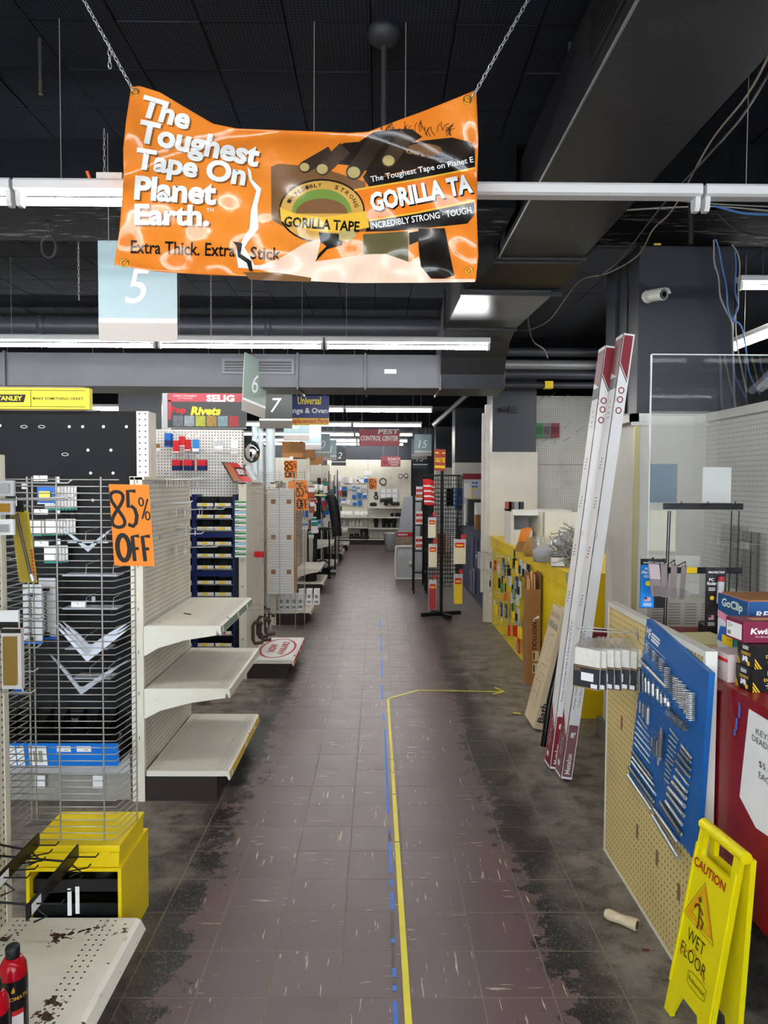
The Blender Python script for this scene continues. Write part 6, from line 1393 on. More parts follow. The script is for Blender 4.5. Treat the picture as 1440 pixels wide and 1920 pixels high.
for u, v, col, kind, row in ((923, 1045, 4, 'card', 'top row'), (929, 1042, 0, 'knife', 'top row'), (936, 1048, 4, 'knife', 'top row'), (945, 1046, 2, 'card', 'top row'), (947, 1058, 2, 'card', 'upper middle'), (954, 1050, 5, 'knife', 'top row'), (966, 1046, 5, 'brush', 'top row'), (970, 1052, 3, 'card', 'top row'), (978, 1050, 4, 'card', 'top row'), (985, 1056, 4, 'card', 'top row'), (992, 1058, 5, 'card', 'top row'),
                              (922, 1080, 4, 'card', 'second row'), (937, 1075, 5, 'knife', 'second row'), (958, 1080, 4, 'brush', 'second row'), (970, 1080, 2, 'card', 'second row'), (976, 1090, 4, 'card', 'second row'),
                              (943, 1094, 1, 'brush', 'third row'), (949, 1108, 6, 'brush', 'third row'), (966, 1096, 1, 'card', 'third row'), (962, 1112, 4, 'brush', 'third row'), (972, 1114, 4, 'brush', 'third row'),
                              (931, 1125, 3, 'knife', 'fourth row'), (941, 1130, 2, 'card', 'fourth row'), (950, 1132, 2, 'card', 'fourth row'), (962, 1130, 1, 'card', 'fourth row'), (972, 1140, 4, 'card', 'fourth row'), (963, 1146, 3, 'brush', 'fourth row'),
                              (955, 1162, 0, 'knife', 'lowest row'), (965, 1162, 0, 'knife', 'lowest row'), (970, 1163, 0, 'knife', 'lowest row'), (974, 1164, 3, 'knife', 'lowest row'), (977, 1165, 3, 'knife', 'lowest row'), (974, 1196, 0, 'card', 'lowest corner')): tool(u, v, col, kind, row)
for u, v in ((916, 1036), (931, 1040), (948, 1043), (965, 1046), (915, 1068), (928, 1072), (943, 1076), (960, 1082), (917, 1110), (932, 1108), (950, 1112), (925, 1122), (938, 1122), (955, 1128), (937, 1160), (942, 1172), (943, 1190), (948, 1196), (960, 1160), (920, 1042), (940, 1060), (955, 1065)):
    a = at(u+12, v, X=1.335); hook('dark wire hook with tag on the yellow counter front', (1.335, a.y, a.z), (-1, rr.uniform(-.1, .1), 0), rr.uniform(.12, .24), 'hooks on the yellow counter', r=.003, tagm=PAPER if rr.random() < .5 else None, tagw=.03, taglen=.04)
# goods on the yellow counter
wc = thing('white_shelf_unit', 'white steel shelf unit lying on the yellow counter', 'shelving', (1.5, 7, 1.02))
zc0 = 1.021; a = at(943, 955, Y=7.3); zc1 = a.z
x0_, x1_ = at(944, 1000, Y=7.25).x, at(992, 1000, Y=7.25).x
MB().box(1.33, 1.36, 7.22, 7.6, zc0, zc1).build('side_panel', WHITE, wc); MB().box(1.33, 1.92, 7.16, 7.6, zc1-.02, zc1).build('top_panel', WHITE, wc); MB().box(1.36, 1.60, 7.58, 7.6, zc0, zc1-.02).build('back_panel', LGREY, wc); MB().box(1.58, 1.60, 7.0, 7.58, zc0, zc1-.02).build('side_panel', WHITE, wc)
MB().box(1.60, 2.0, 6.9, 6.94, zc0+.03, zc1-.01).build('front_panel', WHITE, wc); MB().prism([(7.16, 0), (7.10, -.05), (7.105, -.055), (7.17, -.02)], lambda p, q: (1.33, p, zc1+q), lambda p, q: (1.58, p, zc1+q)).build('sloped_lip', WHITE, wc)
MB().box(1.36, 1.54, 7.18, 7.4, zc0, zc0+.15).build('white_carton', mat('carton_offwhite', '#dcd9d3', .6), label='small white carton inside the white shelf unit', cat='box')
for k, (u, c1_) in enumerate(((953, '#a9442f'), (958, '#5a4a48'), (968, '#8d9296'), (976, '#23282c'))):
    p_ = at(u, 953, Y=7.4); MB().box(p_.x-.028, p_.x+.026, 7.36, 7.44, zc1+.001, zc1+.075).build('small_carton', mat('small_carton_%s' % 'abcd'[k], c1_, .4), label='small printed carton on the white shelf unit, %s from the left' % ordn[k], cat='box', group='small cartons on the shelf unit')
pcx = thing('pencil_display', 'cardboard display fanning out orange pencils on the yellow counter', 'display', (1.45, 6.4, 1.02)); a = at(981, 1020, Y=6.5)
MB().prism([(-.07, .0), (.07, -.0), (.06, .09), (-.04, .09)], lambda p, q: (a.x+p, 6.48, 1.021+q), lambda p, q: (a.x+p, 6.54, 1.021+q)).build('stand', CARD, pcx)
for k in range(7): MB().cyl((a.x-.045+.012*k, 6.51, 1.10), (a.x-.03+.014*k+.02, 6.51, 1.24-.004*abs(k-4)), .006, 6).build('pencil', mat('pencil_orange', '#ee8a16', .4), pcx)
a = at(998, 1020, Y=6.0); MB().lathe([(.05, 0), (.065, .03), (.06, .09), (.04, .14), (.015, .16)], (a.x, 6.05, 1.021), 9).build('paper_bag', mat('kraft_bag', '#a57c3f', .8), label='crumpled brown paper bag beside the pencil display', cat='bag')
a = at(1020, 1040, Y=5.65); tb = thing('clear_tub', 'clear plastic tub of small white fittings on the yellow counter', 'tub', (a.x, 5.65, 1.021)); MB().lathe([(.085, 0), (.10, .19), (.105, .195)], (a.x, 5.65, 1.022), 18).build('tub', mat('clear_tub_plastic', '#dfe5e6', .12, trans=.85, alpha=.45), tb); MB().lathe([(.075, .006), (.085, .09), (.04, .12)], (a.x, 5.65, 1.022), 12).build('fittings', LGREY, tb)
a = at(1042, 1055, Y=5.35); e, f_, l_, t_ = boxy('fitting_box', 'small black and white box with pink edges on the yellow counter', 'box', (a.x-.05, 5.3, 1.021), -.25, .11, .1, .075, BLK); rects(f_, [(.002, .10, .006, .07)], PAPER, e, 'label'); rects(f_, [(.0, .006, 0, .075), (.098, .104, 0, .075)], PINKP, e, 'pink_edge', .0014)
pl = MB(); rr = random.Random(31); a = at(1072, 1020, Y=5.45)
for k in range(240):
    c = Vector((a.x+rr.gauss(0, .055)-.05, 5.35+rr.gauss(0, .08), 1.03+abs(rr.gauss(.1, .08)))); c.z = min(c.z, 1.30); d = Vector((rr.uniform(-1, 1), rr.uniform(-1, 1), rr.uniform(-.6, .6))).normalized()*rr.uniform(.03, .09)
    if c.x < 1.35: c.x = 1.36
    if c.z-abs(d.z) < 1.024: c.z = 1.026+abs(d.z)
    pl.tube([c-d, c+d, c+d+Vector((0, 0, .015))], .0038, 4)
pl.build('hook_pile', STEEL, label='tangled heap of loose wire display hooks on the yellow counter', cat='hooks', kind='stuff')
# pegboard wall goods
for k, (u, c_) in enumerate(((1009, GREENP), (1025, mat('pack_grey', '#4a4546', .3)), (1041, MAROON))):
    a = at(u, 820, Y=8.66); pack('wire coil pack on the wall pegboard, %s from the left' % ordn[k], Fr((a.x, 8.66, a.z), (1, 0, 0), (0, 0, 1)), .10, .17, .05, c_, name='coil_pack', group='coil packs on the wall', blister=(.25, .75, CLEAR, .03))
for k, (u, v) in enumerate(((1030, 745), (1012, 750), (1055, 748), (1060, 800), (1083, 808), (1018, 828), (1040, 828), (1058, 826))): a = at(u, v, Y=8.74); hook('dark wire hook on the pegboard wall behind the yellow counter', (a.x, 8.75, a.z), (.35, -1, .3), .12, 'hooks on the pegboard wall', r=.003)
yr = at(1027, 724, Y=8.1); MB().box(yr.x-.04, yr.x+.05, 8.05, 8.15, yr.z-.03, yr.z+.05).build('yellow_rag', YELP, label='scrap of yellow plastic caught on the pipe above the pegboard', cat='scrap')

# ================================================================ camera and cables on the column
sc_ = thing('security_camera', 'white bullet security camera mounted on the dark column', 'camera', at(1218, 555, Y=4.09)); a = at(1214, 557, Y=4.1); b = at(1237, 553, Y=3.95)
MB().lathe([(.036, -.016), (.036, -.004), (.034, 0)], (a.x, 4.1, a.z), 20, 'y').build('mount', WHITE, sc_); MB().cyl((a.x, 4.085, a.z), a.lerp(b, .35), .012, 10).build('arm', WHITE, sc_)
d_ = Vector((.35, -.9, -.12)).normalized(); c0 = b-d_*.07; MB().tube([c0, c0+d_*.01, b+d_*.03], [.02, .031, .031], 20).build('housing', WHITE, sc_); MB().tube([b+d_*.0301, b+d_*.032], .027, 20).build('lens_ring', BLACK, sc_); MB().tube([b+d_*.0321, b+d_*.034], .012, 14).build('lens', mat('lens_glass', '#0a0a0c', .05), sc_)
up_ = Vector((0, 0, 1)); rt_ = d_.cross(up_).normalized(); u2 = rt_.cross(d_)
hd = MB(); arc = [(math.cos(math.radians(q))*.036, math.sin(math.radians(q))*.036) for q in range(10, 171, 16)]
hd.add([c0+d_*t_+rt_*x+u2*y for t_ in (.0, .115) for x, y in arc], [(i, i+1, len(arc)+i+1, len(arc)+i) for i in range(len(arc)-1)]); hd.build('sun_hood', WHITE, sc_)
leds = MB()
for k in range(14):
    q = 2*PI*k/14; c = b+d_*.0335+rt_*.02*math.cos(q)+u2*.02*math.sin(q); leds.tube([c, c+d_*.001], .0022, 5)
leds.build('led_ring', PAPER, sc_, kind='stuff')
def smooth(pts, n=6):
    P = [Vector(p) for p in pts]; out = []
    for i in range(len(P)-1):
        p0, p1, p2, p3 = P[max(i-1, 0)], P[i], P[i+1], P[min(i+2, len(P)-1)]
        for k in range(n):
            t_ = k/n; out.append(.5*((2*p1)+(p2-p0)*t_+(2*p0-5*p1+4*p2-p3)*t_*t_+(3*p1-p0-3*p2+p3)*t_**3))
    return out+[P[-1]]
def cable(label, pts, Y, r, mt_, group='loose cables overhead', n=5):
    P = [at(u, v, Y=Y if not isinstance(Y, (list, tuple)) else Y[i]) for i, (u, v) in enumerate(pts)]
    return MB().tube(smooth(P), r, n).build('cable', mt_, label=label, cat='cable', group=group)
CG, CB, CK = mat('cable_grey', '#8f8a80', .5), mat('cable_blue', '#3f6ea8', .5), mat('cable_black', '#111114', .45)
cable('grey cable hanging down the front of the column', [(1326, 390), (1330, 420), (1338, 450), (1339, 490), (1347, 520), (1350, 555), (1360, 580), (1372, 605), (1374, 640), (1376, 700), (1377, 745), (1380, 765)], 3.98, .0045, CG)
cable('blue cable hanging beside the grey one on the column', [(1329, 388), (1335, 430), (1346, 460), (1354, 500), (1362, 540), (1364, 575), (1373, 598), (1390, 612), (1398, 650), (1405, 700), (1425, 740)], 3.97, .0045, CB)
cable('blue cable falling along the right edge of the column', [(1378, 470), (1380, 500), (1378, 545), (1384, 575), (1375, 600), (1374, 650), (1374, 720), (1376, 763)], 4.0, .004, CB)
cable('grey cable falling along the right edge of the column', [(1372, 458), (1383, 475), (1387, 500), (1384, 540), (1384, 570), (1379, 590), (1381, 640), (1390, 690), (1400, 735)], 4.02, .004, CG)
cable('blue and grey cable pair running right along the beam', [(1338, 386), (1365, 393), (1395, 400), (1450, 403)], 3.5, .006, CB)
cable('pale cable running along the beam toward the duct', [(1175, 394), (1240, 390), (1320, 387), (1360, 388), (1450, 396)], 3.5, .004, CG)
cable('thin grey line stretched along the beam above the column', [(1188, 372), (1260, 376), (1350, 383), (1450, 388)], 3.48, .003, CG)
cable('long pair of twisted cables running from upper right down to the duct', [(1446, 95), (1400, 180), (1330, 270), (1262, 392), (1225, 430), (1195, 480), (1140, 512), (1090, 525), (1060, 560), (1030, 600), (995, 618), (968, 620)], [1.9, 2.2, 2.7, 3.3, 3.5, 3.9, 4.2, 4.5, 4.8, 5.2, 5.6, 5.8], .0035, mat('cable_tan', '#8b7a66', .5))
cable('black cable running beside the twisted pair', [(1446, 130), (1390, 220), (1320, 300), (1255, 370), (1215, 420), (1160, 490), (1120, 520)], [1.9, 2.3, 2.8, 3.2, 3.5, 3.9, 4.2], .004, CK)
cable('pale cable dangling from the duct end toward the pipes', [(985, 560), (992, 612), (1000, 640), (1020, 655), (1027, 672)], [7.0, 6.5, 6.2, 6.2, 6.2], .006, CG)
cable('black camera lead on the column', [(1180, 500), (1182, 518), (1196, 528), (1212, 538), (1215, 545)], 4.06, .004, CK)
cable('black cable sagging across the beam', [(1345, 400), (1370, 425), (1400, 438), (1450, 443)], 3.5, .005, CK)
cable('thick black conduit curving down the beam', [(1265, 362), (1288, 370), (1295, 395), (1295, 458)], 3.5, .012, CK)
yp = at(1234, 458, Y=3.53); MB().cyl(yp-Vector((.02, 0, 0)), yp+Vector((.012, 0, 0)), .0055, 8).build('plug', mat('plug_yellow', '#c7a23a', .4), label='yellow plug on the black wire above the column', cat='plug')
gp = at(1430, 735, X=1.87); MB().tube([gp+Vector((0, .02, .02)), gp+Vector((0, -.06, .05)), gp+Vector((0, -.14, .10))], [.02, .018, .008], 8).build('grey_plug', LGREY, label='grey plug head lying on the partition top', cat='plug')
# ================================================================ third run: carton in a wire cage
Y3 = 8.22; XP3 = at(517, 1140, Y=Y3).x
endcap('third endcap behind the tall shutter carton, with small white boxes on its deck', XP3, Y3, .9, 1.63, [], .166, .40)
RUNP = pegmat('far_run_pegboard', '#ddd9cd', (0, 2), .0254, .0045, '#57524a', dirtamt=.2)
def far_run(label, y0, xp, zt=2.05):
    e = thing('gondola_run', label, 'shelving', (xp-1.5, y0, 0)); MB().box(xp-3.4, xp-.07, y0+.25, y0+.30, .18, zt).build('pegboard', RUNP, e); MB().box(xp-3.4, xp-.07, y0+.02, y0+.8, 0, .18).build('base', KICK, e); MB().box(xp-.12, xp-.07, y0+.24, y0+.25, .18, zt+.02).build('upright', CREAM, e); return e
far_run('white pegboard run behind the shutter carton', Y3, XP3)
sc3 = thing('shutter_carton', 'tall white and orange carton held in a wire cage on the third endcap', 'carton', (-1.1, 8.1, .37))
a, b = at(499, 1114, Y=7.88), at(551, 917, Y=7.88); x0, x1, z0, z1 = a.x, b.x, a.z, b.z
MB().box(x0, x1, 7.88, 8.20, z0, z1).build('carton', mat('carton_bright', '#e9e7e2', .5), sc3)
OR2 = mat('carton_orange', '#d98523', .5)
fs3 = face_aisle_from_left(x1, 7.88, z0); rects(fs3, [(0, .32, 0, z1-z0)], OR2, sc3, 'orange_side', .001); ff3 = face_cam(x0, 7.88, z0); W3, H3 = x1-x0, z1-z0
rects(ff3, [(0, .012, 0, H3)], OR2, sc3, 'orange_edge', .001)
for zz in (.16, .42, .78): rects(fs3.sub(.14, H3*zz), [(-.03, .05, -.11+.038*i, -.085+.038*i) for i in range(6)], mat('carton_brown_print', '#5c3b1c', .6), sc3, 'brown_print', .002)
for fx in (.18, .74):
    for fy in (.19, .52, .86): rects(ff3, [(W3*fx, W3*fx+.05, H3*fy, H3*fy+.05)], CARD, sc3, 'hand_hole', .001)
cg = thing('wire_cage', 'grey wire cage around the shutter carton', 'display rack', (-1.1, 8.0, .166)); mb = MB()
for k in range(58):
    z = .2+(z1+.18-.2)*k/57; mb.tube([(x0-.06, 7.86, z), (x1+.02, 7.86, z), (x1+.10, 7.92, z), (x1+.10, 8.19, z)], .0022, 4)
mb.build('horizontal_wires', WIRE, cg, kind='stuff')
for x in (x0-.06, (x0+x1)/2, x1+.02): MB().cyl((x, 7.855, .0), (x, 7.855, z1+.2), .004, 5).build('vertical_wire', WIRE, cg)
MB().cyl((x1+.10, 8.05, .0), (x1+.10, 8.05, z1+.2), .004, 5).build('vertical_wire', WIRE, cg)
for k in range(7):
    p_ = at(522+12*k, 1139, Y=8.26) if k < 4 else at(560+14*(k-4), 1128, Y=8.6); y = 8.26 if k < 4 else 8.62
    e, f_, l_, t_ = boxy('white_box', 'small white printed box on the third endcap deck, %s from the left' % ordn[k], 'box', (max(p_.x, XP3+.01), y, .167), 0, .068, .1, .185, PAPER, 'small white boxes'); rects(f_, [(.01, .055, .02, .05), (.015, .05, .08, .12)], GREYP, e, 'small_print')
sale_sign('orange 85% OFF sheet in the middle distance beside the mirror, upper one', Fr(at(545, 897, Y=9.1), (1, 0, 0), (0, 0, 1)), at(557, 897, Y=9.1).x-at(533, 897, Y=9.1).x, .225)
sale_sign('orange 85% OFF sheet hanging over the orange carton side', Fr(at(567, 957, Y=8.0), (1, 0, 0), Vector((-.05, 0, 1))), .13, .33)
sale_sign('orange 85% OFF sheet on the far back wall pegboard', Fr(at(699, 917, Y=19.32), (1, 0, 0), (0, 0, 1)), .20, .29)
MB().box(at(541, 900, Y=8.6).x, at(556, 900, Y=8.6).x, 8.6, 8.605, at(548, 920, Y=8.6).z, at(548, 902, Y=8.6).z).build('orange_sheet', ORANGE, label='plain orange sheet half hidden above the shutter carton', cat='paper')
MB().box(at(517, 900, Y=8.5).x, at(530, 900, Y=8.5).x, 8.45, 8.52, at(520, 914, Y=8.5).z, at(520, 902, Y=8.5).z).build('grey_knob_pack', mat('taupe_pack', '#6d6259', .5), label='grey brown pack on top of the wire cage', cat='package')

# ================================================================ farther runs
rr = random.Random(77)
FAR = [(10.55, 'fourth'), (12.85, 'fifth'), (15.1, 'sixth'), (17.2, 'seventh')]
pal = [PAPER, LGREY, BLUEP, REDP, TEAL, YELP, BLACK, GREENP, mat('clear_grey', '#b9bfc4', .3), mat('rust_print', '#a8542a', .5)]
pn = ['white', 'light grey', 'blue', 'red', 'teal', 'yellow', 'black', 'green', 'pale grey', 'rust']
for k, (y0, nm) in enumerate(FAR):
    xp = -1.20+.03*k
    endcap('%s endcap shelving along the left of the aisle, far down' % nm, xp, y0, .9, 1.66, [(.37 if k == 0 else .45+.1*k, .36, mat('blue_price_strip', '#6f86c8', .4) if k == 0 else None)] if k < 3 else [(.5, .36, None)], .17, .40)
    far_run('white pegboard run of the %s aisle side' % nm, y0, xp, 2.0+.05*(k % 2))
    for q in range(16 if k < 2 else 10):
        z = rr.uniform(.75, 1.5); y = y0+rr.uniform(.08, .8); c_ = rr.choice([0, 0, 1, 8, 2, 4, 6, 9]); w_ = rr.uniform(.06, .11); h_ = rr.uniform(.09, .2)
        fr = Fr((xp+rr.uniform(.1, .24), y, z), Vector((.95, .3, 0)), (0, 0, 1)); pack('%s hanging pack on the %s endcap' % (pn[c_], nm), fr, w_, h_, .02, pal[c_], [(.55, .9, pal[rr.choice([0, 2, 3, 4])])], group='packs on the %s endcap' % nm)
MB().lathe([(.09, 0), (.10, .02), (.095, .10), (.11, .15), (.11, .16)], (at(581, 1085, Y=10.65).x, 10.7, .171), 20).build('black_bucket', BLACK, label='black plastic bucket on the fourth endcap deck', cat='bucket')
sp_ = thing('cable_spool', 'black cable spool lying on the floor beside the fourth endcap', 'spool', at(604, 1090, Z=0)); c = at(604, 1086, Z=0)
MB().lathe([(.15, 0), (.15, .02), (.13, .02), (.13, .17), (.15, .17), (.15, .19)], (c.x, c.y+.15, 0), 22).build('drum', BLACK, sp_); MB().tube([Vector((c.x+.11*math.cos(q), c.y+.15, .19+.12*math.sin(q))) for q in [PI*k/10 for k in range(11)]], .012, 6).build('cable_loop', BLACK, sp_)
# black tube frames
for k, (u, v, Y) in enumerate(((617, 1062, 12.4), (628, 1058, 12.75))):
    e = thing('tube_frame', 'black bent tube cart frame on castors, %s of the pair' % ('nearer', 'farther')[k], 'cart', at(u, v, Y=Y), 'black tube frames'); p = at(u, v, Y=Y); p = Vector((p.x, Y, 0)); W_ = .36; H_ = .82
    MB().tube(smooth([(p.x-W_, Y, .06), (p.x-W_, Y, H_-.06), (p.x-W_+.06, Y, H_), (p.x-.06, Y, H_), (p.x, Y, H_-.06), (p.x, Y, .06)], 4), .014, 8).build('hoop', BLACKM, e)
    MB().box(p.x-W_, p.x+.02, Y-.02, Y+.02, .05, .09).build('base_rail', WIRE, e)
    for x in (p.x-W_, p.x): MB().lathe([(.03, -.012), (.03, .012)], (x, Y, .03), 12, 'x').build('castor', BLACK, e)
for k, (u0, v0, v1, Y) in enumerate(((598, 896, 1060, 13.95), (610, 925, 1045, 14.15), (591, 930, 1050, 12.2))):
    p = at(u0, v1, Y=Y); MB().cyl((p.x, Y, 0), (p.x, Y, at(u0, v0, Y=Y).z), .035, 10).build('dark_post', mat('dark_post', '#2d2c2c', .4, .3), label='dark upright post among the far left goods, %s one' % ordn[k], cat='post', group='dark posts')
for k in range(14):
    u = 604+rr.uniform(0, 34); Y = 14.3+rr.uniform(0, .55); p = at(u, 1000, Y=Y); MB().cyl((p.x, Y, 0), (p.x+rr.uniform(-.05, .05), Y+.1, at(u, rr.uniform(880, 905), Y=Y).z), .009, 5).build('thin_rod', (STEEL, BLACKM)[k % 2], label='%s thin rod standing in the far bundle' % ('bright', 'dark')[k % 2], cat='rod', group='bundle of thin rods')
MB().tube(smooth([at(612, 928, Y=13.0), at(622, 935, Y=13.0), at(628, 965, Y=13.0), at(632, 1005, Y=13.0)], 5), [.06]*0+[.05+.05*math.sin(min(1, i/12)*2.2) for i in range(16)], 10).build('hose_bundle', mat('ribbed_black', '#1a1c22', .5, bump=.6, scale=20), label='dark ribbed hose bundle hanging behind the cart frames', cat='hose')
for k in range(9):
    p = at(577+rr.uniform(0, 34), 918+rr.uniform(0, 8), Y=11.2); e = MB().lathe([(.03, 0), (.045, .02), (.03, .06), (.035, .09)], (p.x, 11.2+rr.uniform(-.1, .1), p.z), 8).build('white_fitting', PAPER, label='white plastic fitting piled on the yellow edged shelf', cat='fitting', group='white fittings on the shelf')
p = at(577, 927, Y=11.2); q = at(612, 930, Y=11.2); MB().box(p.x, q.x, 11.05, 11.4, p.z-.02, p.z).build('fitting_shelf', mat('yellow_edge_shelf', '#d9d19a', .5), label='small shelf with yellow edge holding white fittings', cat='shelf')
for k in range(5):
    p = at(628+5*k, 1018, Y=15.2); MB().tube([(-1.10, 15.2+.1*k, .222+.09*(k % 2)), (-.76, 15.22+.1*k, .222+.09*(k % 2))], .05, 9).build('rolled_tarp', mat('tarp_cream', '#c9bfa8', .8, var=.15), label='rolled cream tarp on the low far shelf', cat='tarp', group='rolled tarps')
for k, (u0, u1, v0, v1, Y) in enumerate(((556, 575, 838, 880, 11.4), (578, 592, 848, 885, 13.6), (595, 606, 852, 900, 15.6))):
    a, b = at(u0, v1, Y=Y), at(u1, v0, Y=Y); MB().box(a.x-.15, b.x, (10.80, 13.10, 15.35)[k], (11.2, 13.5, 15.7)[k], (2.001, 2.051, 2.001)[k], (2.24, 2.33, 2.30)[k]).build('brown_carton', CARD, label='brown carton stored on top of the far runs, %s one' % ordn[k], cat='box', group='cartons on top of the runs')

# ================================================================ signs further back
def hung_board(name, label, u0, u1, v0, v1, Y, ground, wires=True):
    a, b = at(u0, v1, Y=Y), at(u1, v0, Y=Y); e = thing(name, label, 'sign', ((a.x+b.x)/2, Y, a.z)); MB().box(a.x, b.x, Y, Y+.012, a.z, b.z).build('board', ground, e)
    if wires:
        for x in (a.x+.06, b.x-.06): MB().cyl((x, Y+.006, b.z), (x, Y+.006, CZ), .003, 4).build('hanging_wire', WIRE, e)
    return e, face_cam(a.x, Y, a.z), b.x-a.x, b.z-a.z
e, f_, W_, H_ = hung_board('parts_sign', 'navy and yellow range and oven parts sign behind sign 7', 547, 617, 742, 797, 9.2, mat('sign_navy', '#1e2a66', .4))
rects(f_, [(0, W_, 0, H_*.24)], mat('sign_mustard', '#d9a92c', .4), e, 'yellow_band'); lettering(f_, [dict(body='Universal', w=W_*.62, h=H_*.26, x=W_*.47, y=H_*.83, bold=.02)], mat('sign_lemon', '#e2cf2e', .4), e, d=.002); lettering(f_, [dict(body='Range & Oven', w=W_*1.12, h=H_*.24, x=W_*.40, y=H_*.47, bold=.02)], mat('sign_silver', '#d5d8da', .4), e, d=.002); lettering(f_, [dict(body='Replacement Parts', w=W_*1.04, h=H_*.2, x=W_*.46, y=H_*.12, bold=.02)], mat('sign_crimson', '#a51c2b', .4), e, d=.002)
e, f_, W_, H_ = hung_board('pest_sign', 'faded red pest control center sign hanging far down the aisle', 673, 750, 805, 836, 14.6, mat('faded_red_sign', '#b04a52', .45))
lettering(f_, [dict(body='PEST', w=W_*.5, h=H_*.3, x=W_*.72, y=H_*.86, bold=.03, shear=.15), dict(body='CONTROL CENTER', w=W_*.92, h=H_*.3, x=W_*.5, y=H_*.46, bold=.03, shear=.15)], PAPER, e, d=.003)
e, f_, W_, H_ = hung_board('roach_sign', 'faded red roach control center sign in front of the back wall', 714, 751, 855, 875, 18.4, mat('dull_red_sign', '#a14650', .45))
lettering(f_, [dict(body='ROACH', w=W_*.6, h=H_*.3, x=W_*.66, y=H_*.72, bold=.03), dict(body='CONTROL', w=W_*.52, h=H_*.2, x=W_*.68, y=H_*.42, bold=.02), dict(body='CENTER', w=W_*.36, h=H_*.16, x=W_*.68, y=H_*.18, bold=.02)], mat('sign_pinkish', '#e8d5cf', .45), e, d=.003); poly(f_, [(W_*.05, H_*.45), (W_*.2, H_*.5), (W_*.36, H_*.3), (W_*.2, H_*.25)], MAROON, e, 'insect_print', .003)

# ================================================================ back wall bays
YB0 = 19.34
BPEG = pegmat('back_pegboard', '#e6e2d0', (0, 2), .0508, .0085, '#a39c86', dirtamt=.1)
xa, xm, xb = at(613, 900, Y=YB0).x, at(690, 900, Y=YB0).x, at(771, 900, Y=YB0).x; ztb = at(680, 862, Y=YB0).z
for k, (p, q, lb) in enumerate(((xa, xm, 'left back wall bay of white pegboard with small carded goods'), (xm, xb, 'right back wall bay of white pegboard with black pipe fittings'))):
    e = thing('wall_bay', lb, 'shelving', ((p+q)/2, YB0, 0), 'back wall bays'); MB().box(p+.004, q-.004, YB0, YB0+.05, .15, ztb).build('pegboard', BPEG, e); MB().box(p+.004, q-.004, YB0-.38, YB0, 0, .13).build('kick_base', KICK, e)
    for v in ((969, 988, 1011) if k == 0 else (951, 969, 990, 1011)):
        z = at(690, v, Y=YB0-.35).z; MB().box(p+.01, q-.01, YB0-.38, YB0, z-.03, z).build('shelf', WHITE, e)
rr = random.Random(15)
def wallpack(u, v, w_, h_, c_, lb, gp): a = at(u, v, Y=YB0-.08); pack(lb, Fr((a.x, YB0-.08, a.z), (1, 0, 0), (0, 0, 1)), w_, h_, .05, pal[c_], [(.6, .95, pal[rr.choice([0, 2, 1])])], group=gp, name='wall_package')
for u, v in ((637, 903), (648, 906), (657, 906), (669, 906), (673, 903), (680, 906), (686, 904)): wallpack(u, v, .10, .16, rr.choice([0, 2, 8]), 'small blue and white pack in the top row of the left bay', 'top row of the left bay')
wallpack(636, 930, .12, .26, 3, 'red and white tool pack on the left bay', None); wallpack(646, 931, .13, .26, 6, 'black tool pack beside the red one on the left bay', None)
for u, v in ((657, 917), (664, 918), (672, 920), (683, 918), (664, 925), (674, 925), (685, 925)): wallpack(u, v, .09, .09, rr.choice([1, 8, 0]), 'grey ring pack in the second row of the left bay', 'second row of the left bay')
for u, v in ((664, 934), (674, 934), (684, 934), (665, 948), (675, 948)): wallpack(u, v, .10, .14, 2, 'navy capped pack in the third row of the left bay', 'third row of the left bay')
for u, v in ((637, 944), (645, 944), (653, 946)): wallpack(u, v, .1, .13, 0, 'white pack low on the left bay', 'low packs of the left bay')
def onshelf(name, lb, u, v, prof, mt_, gp, n=12): a = at(u, v, Y=YB0-.2); MB().lathe(prof, (a.x, YB0-.2, a.z), n).build(name, mt_, label=lb, cat='fitting', group=gp)
zl1 = 969
for u in (643, 648, 652, 658, 668, 672, 680, 687): onshelf('pipe_fitting', 'white plastic cap on the upper shelf of the left bay', u, zl1-2, [(.06, 0), (.06, .06), (.045, .07), (.045, .12)], PAPER, 'white caps on the left bay', 10)
for u in (645, 657, 662, 670, 677): onshelf('small_bottle', 'small white bottle on the middle shelf of the left bay', u, 986.5, [(.035, 0), (.035, .09), (.015, .11), (.015, .15)], PAPER, 'small bottles on the left bay', 10)
for u, s_ in ((659, 1.), (669, 1.1), (683, 1.9)): onshelf('black_flange', 'black rubber flange stack on the bottom shelf of the left bay', u, 1010, [(.07*s_, 0), (.07*s_, .05), (.05*s_, .06), (.06*s_, .1*s_), (.05*s_, .13*s_)], BLACK, 'black flanges', 14)
for u in (705, 720, 729, 739): onshelf('black_trap', 'black pipe fitting standing on the middle shelf of the right bay', u, 988.5, [(.05, 0), (.05, .12), (.07, .14), (.07, .2), (.05, .22)], BLACK, 'black fittings on the right bay', 12)
for u in (744, 749, 735): onshelf('black_elbow', 'small black elbow on the upper shelf of the right bay', u, 967.5, [(.045, 0), (.05, .05), (.03, .08)], BLACK, 'black elbows on the right bay', 10)
a = at(725, 948, Y=YB0-.2); wy = thing('pipe_wye', 'large black wye pipe fitting on the top shelf of the right bay', 'fitting', a); MB().tube([(a.x-.18, YB0-.2, a.z+.14), (a.x+.16, YB0-.2, a.z+.17)], .055, 12).build('barrel', BLACK, wy); MB().tube([(a.x+.0, YB0-.2, a.z+.15), (a.x+.16, YB0-.22, a.z+.05), (a.x+.34, YB0-.22, a.z+.05)], .05, 12).build('branch', BLACK, wy); MB().cyl((a.x-.03, YB0-.2, a.z), (a.x-.0, YB0-.2, a.z+.14), .05, 12).build('leg', BLACK, wy)
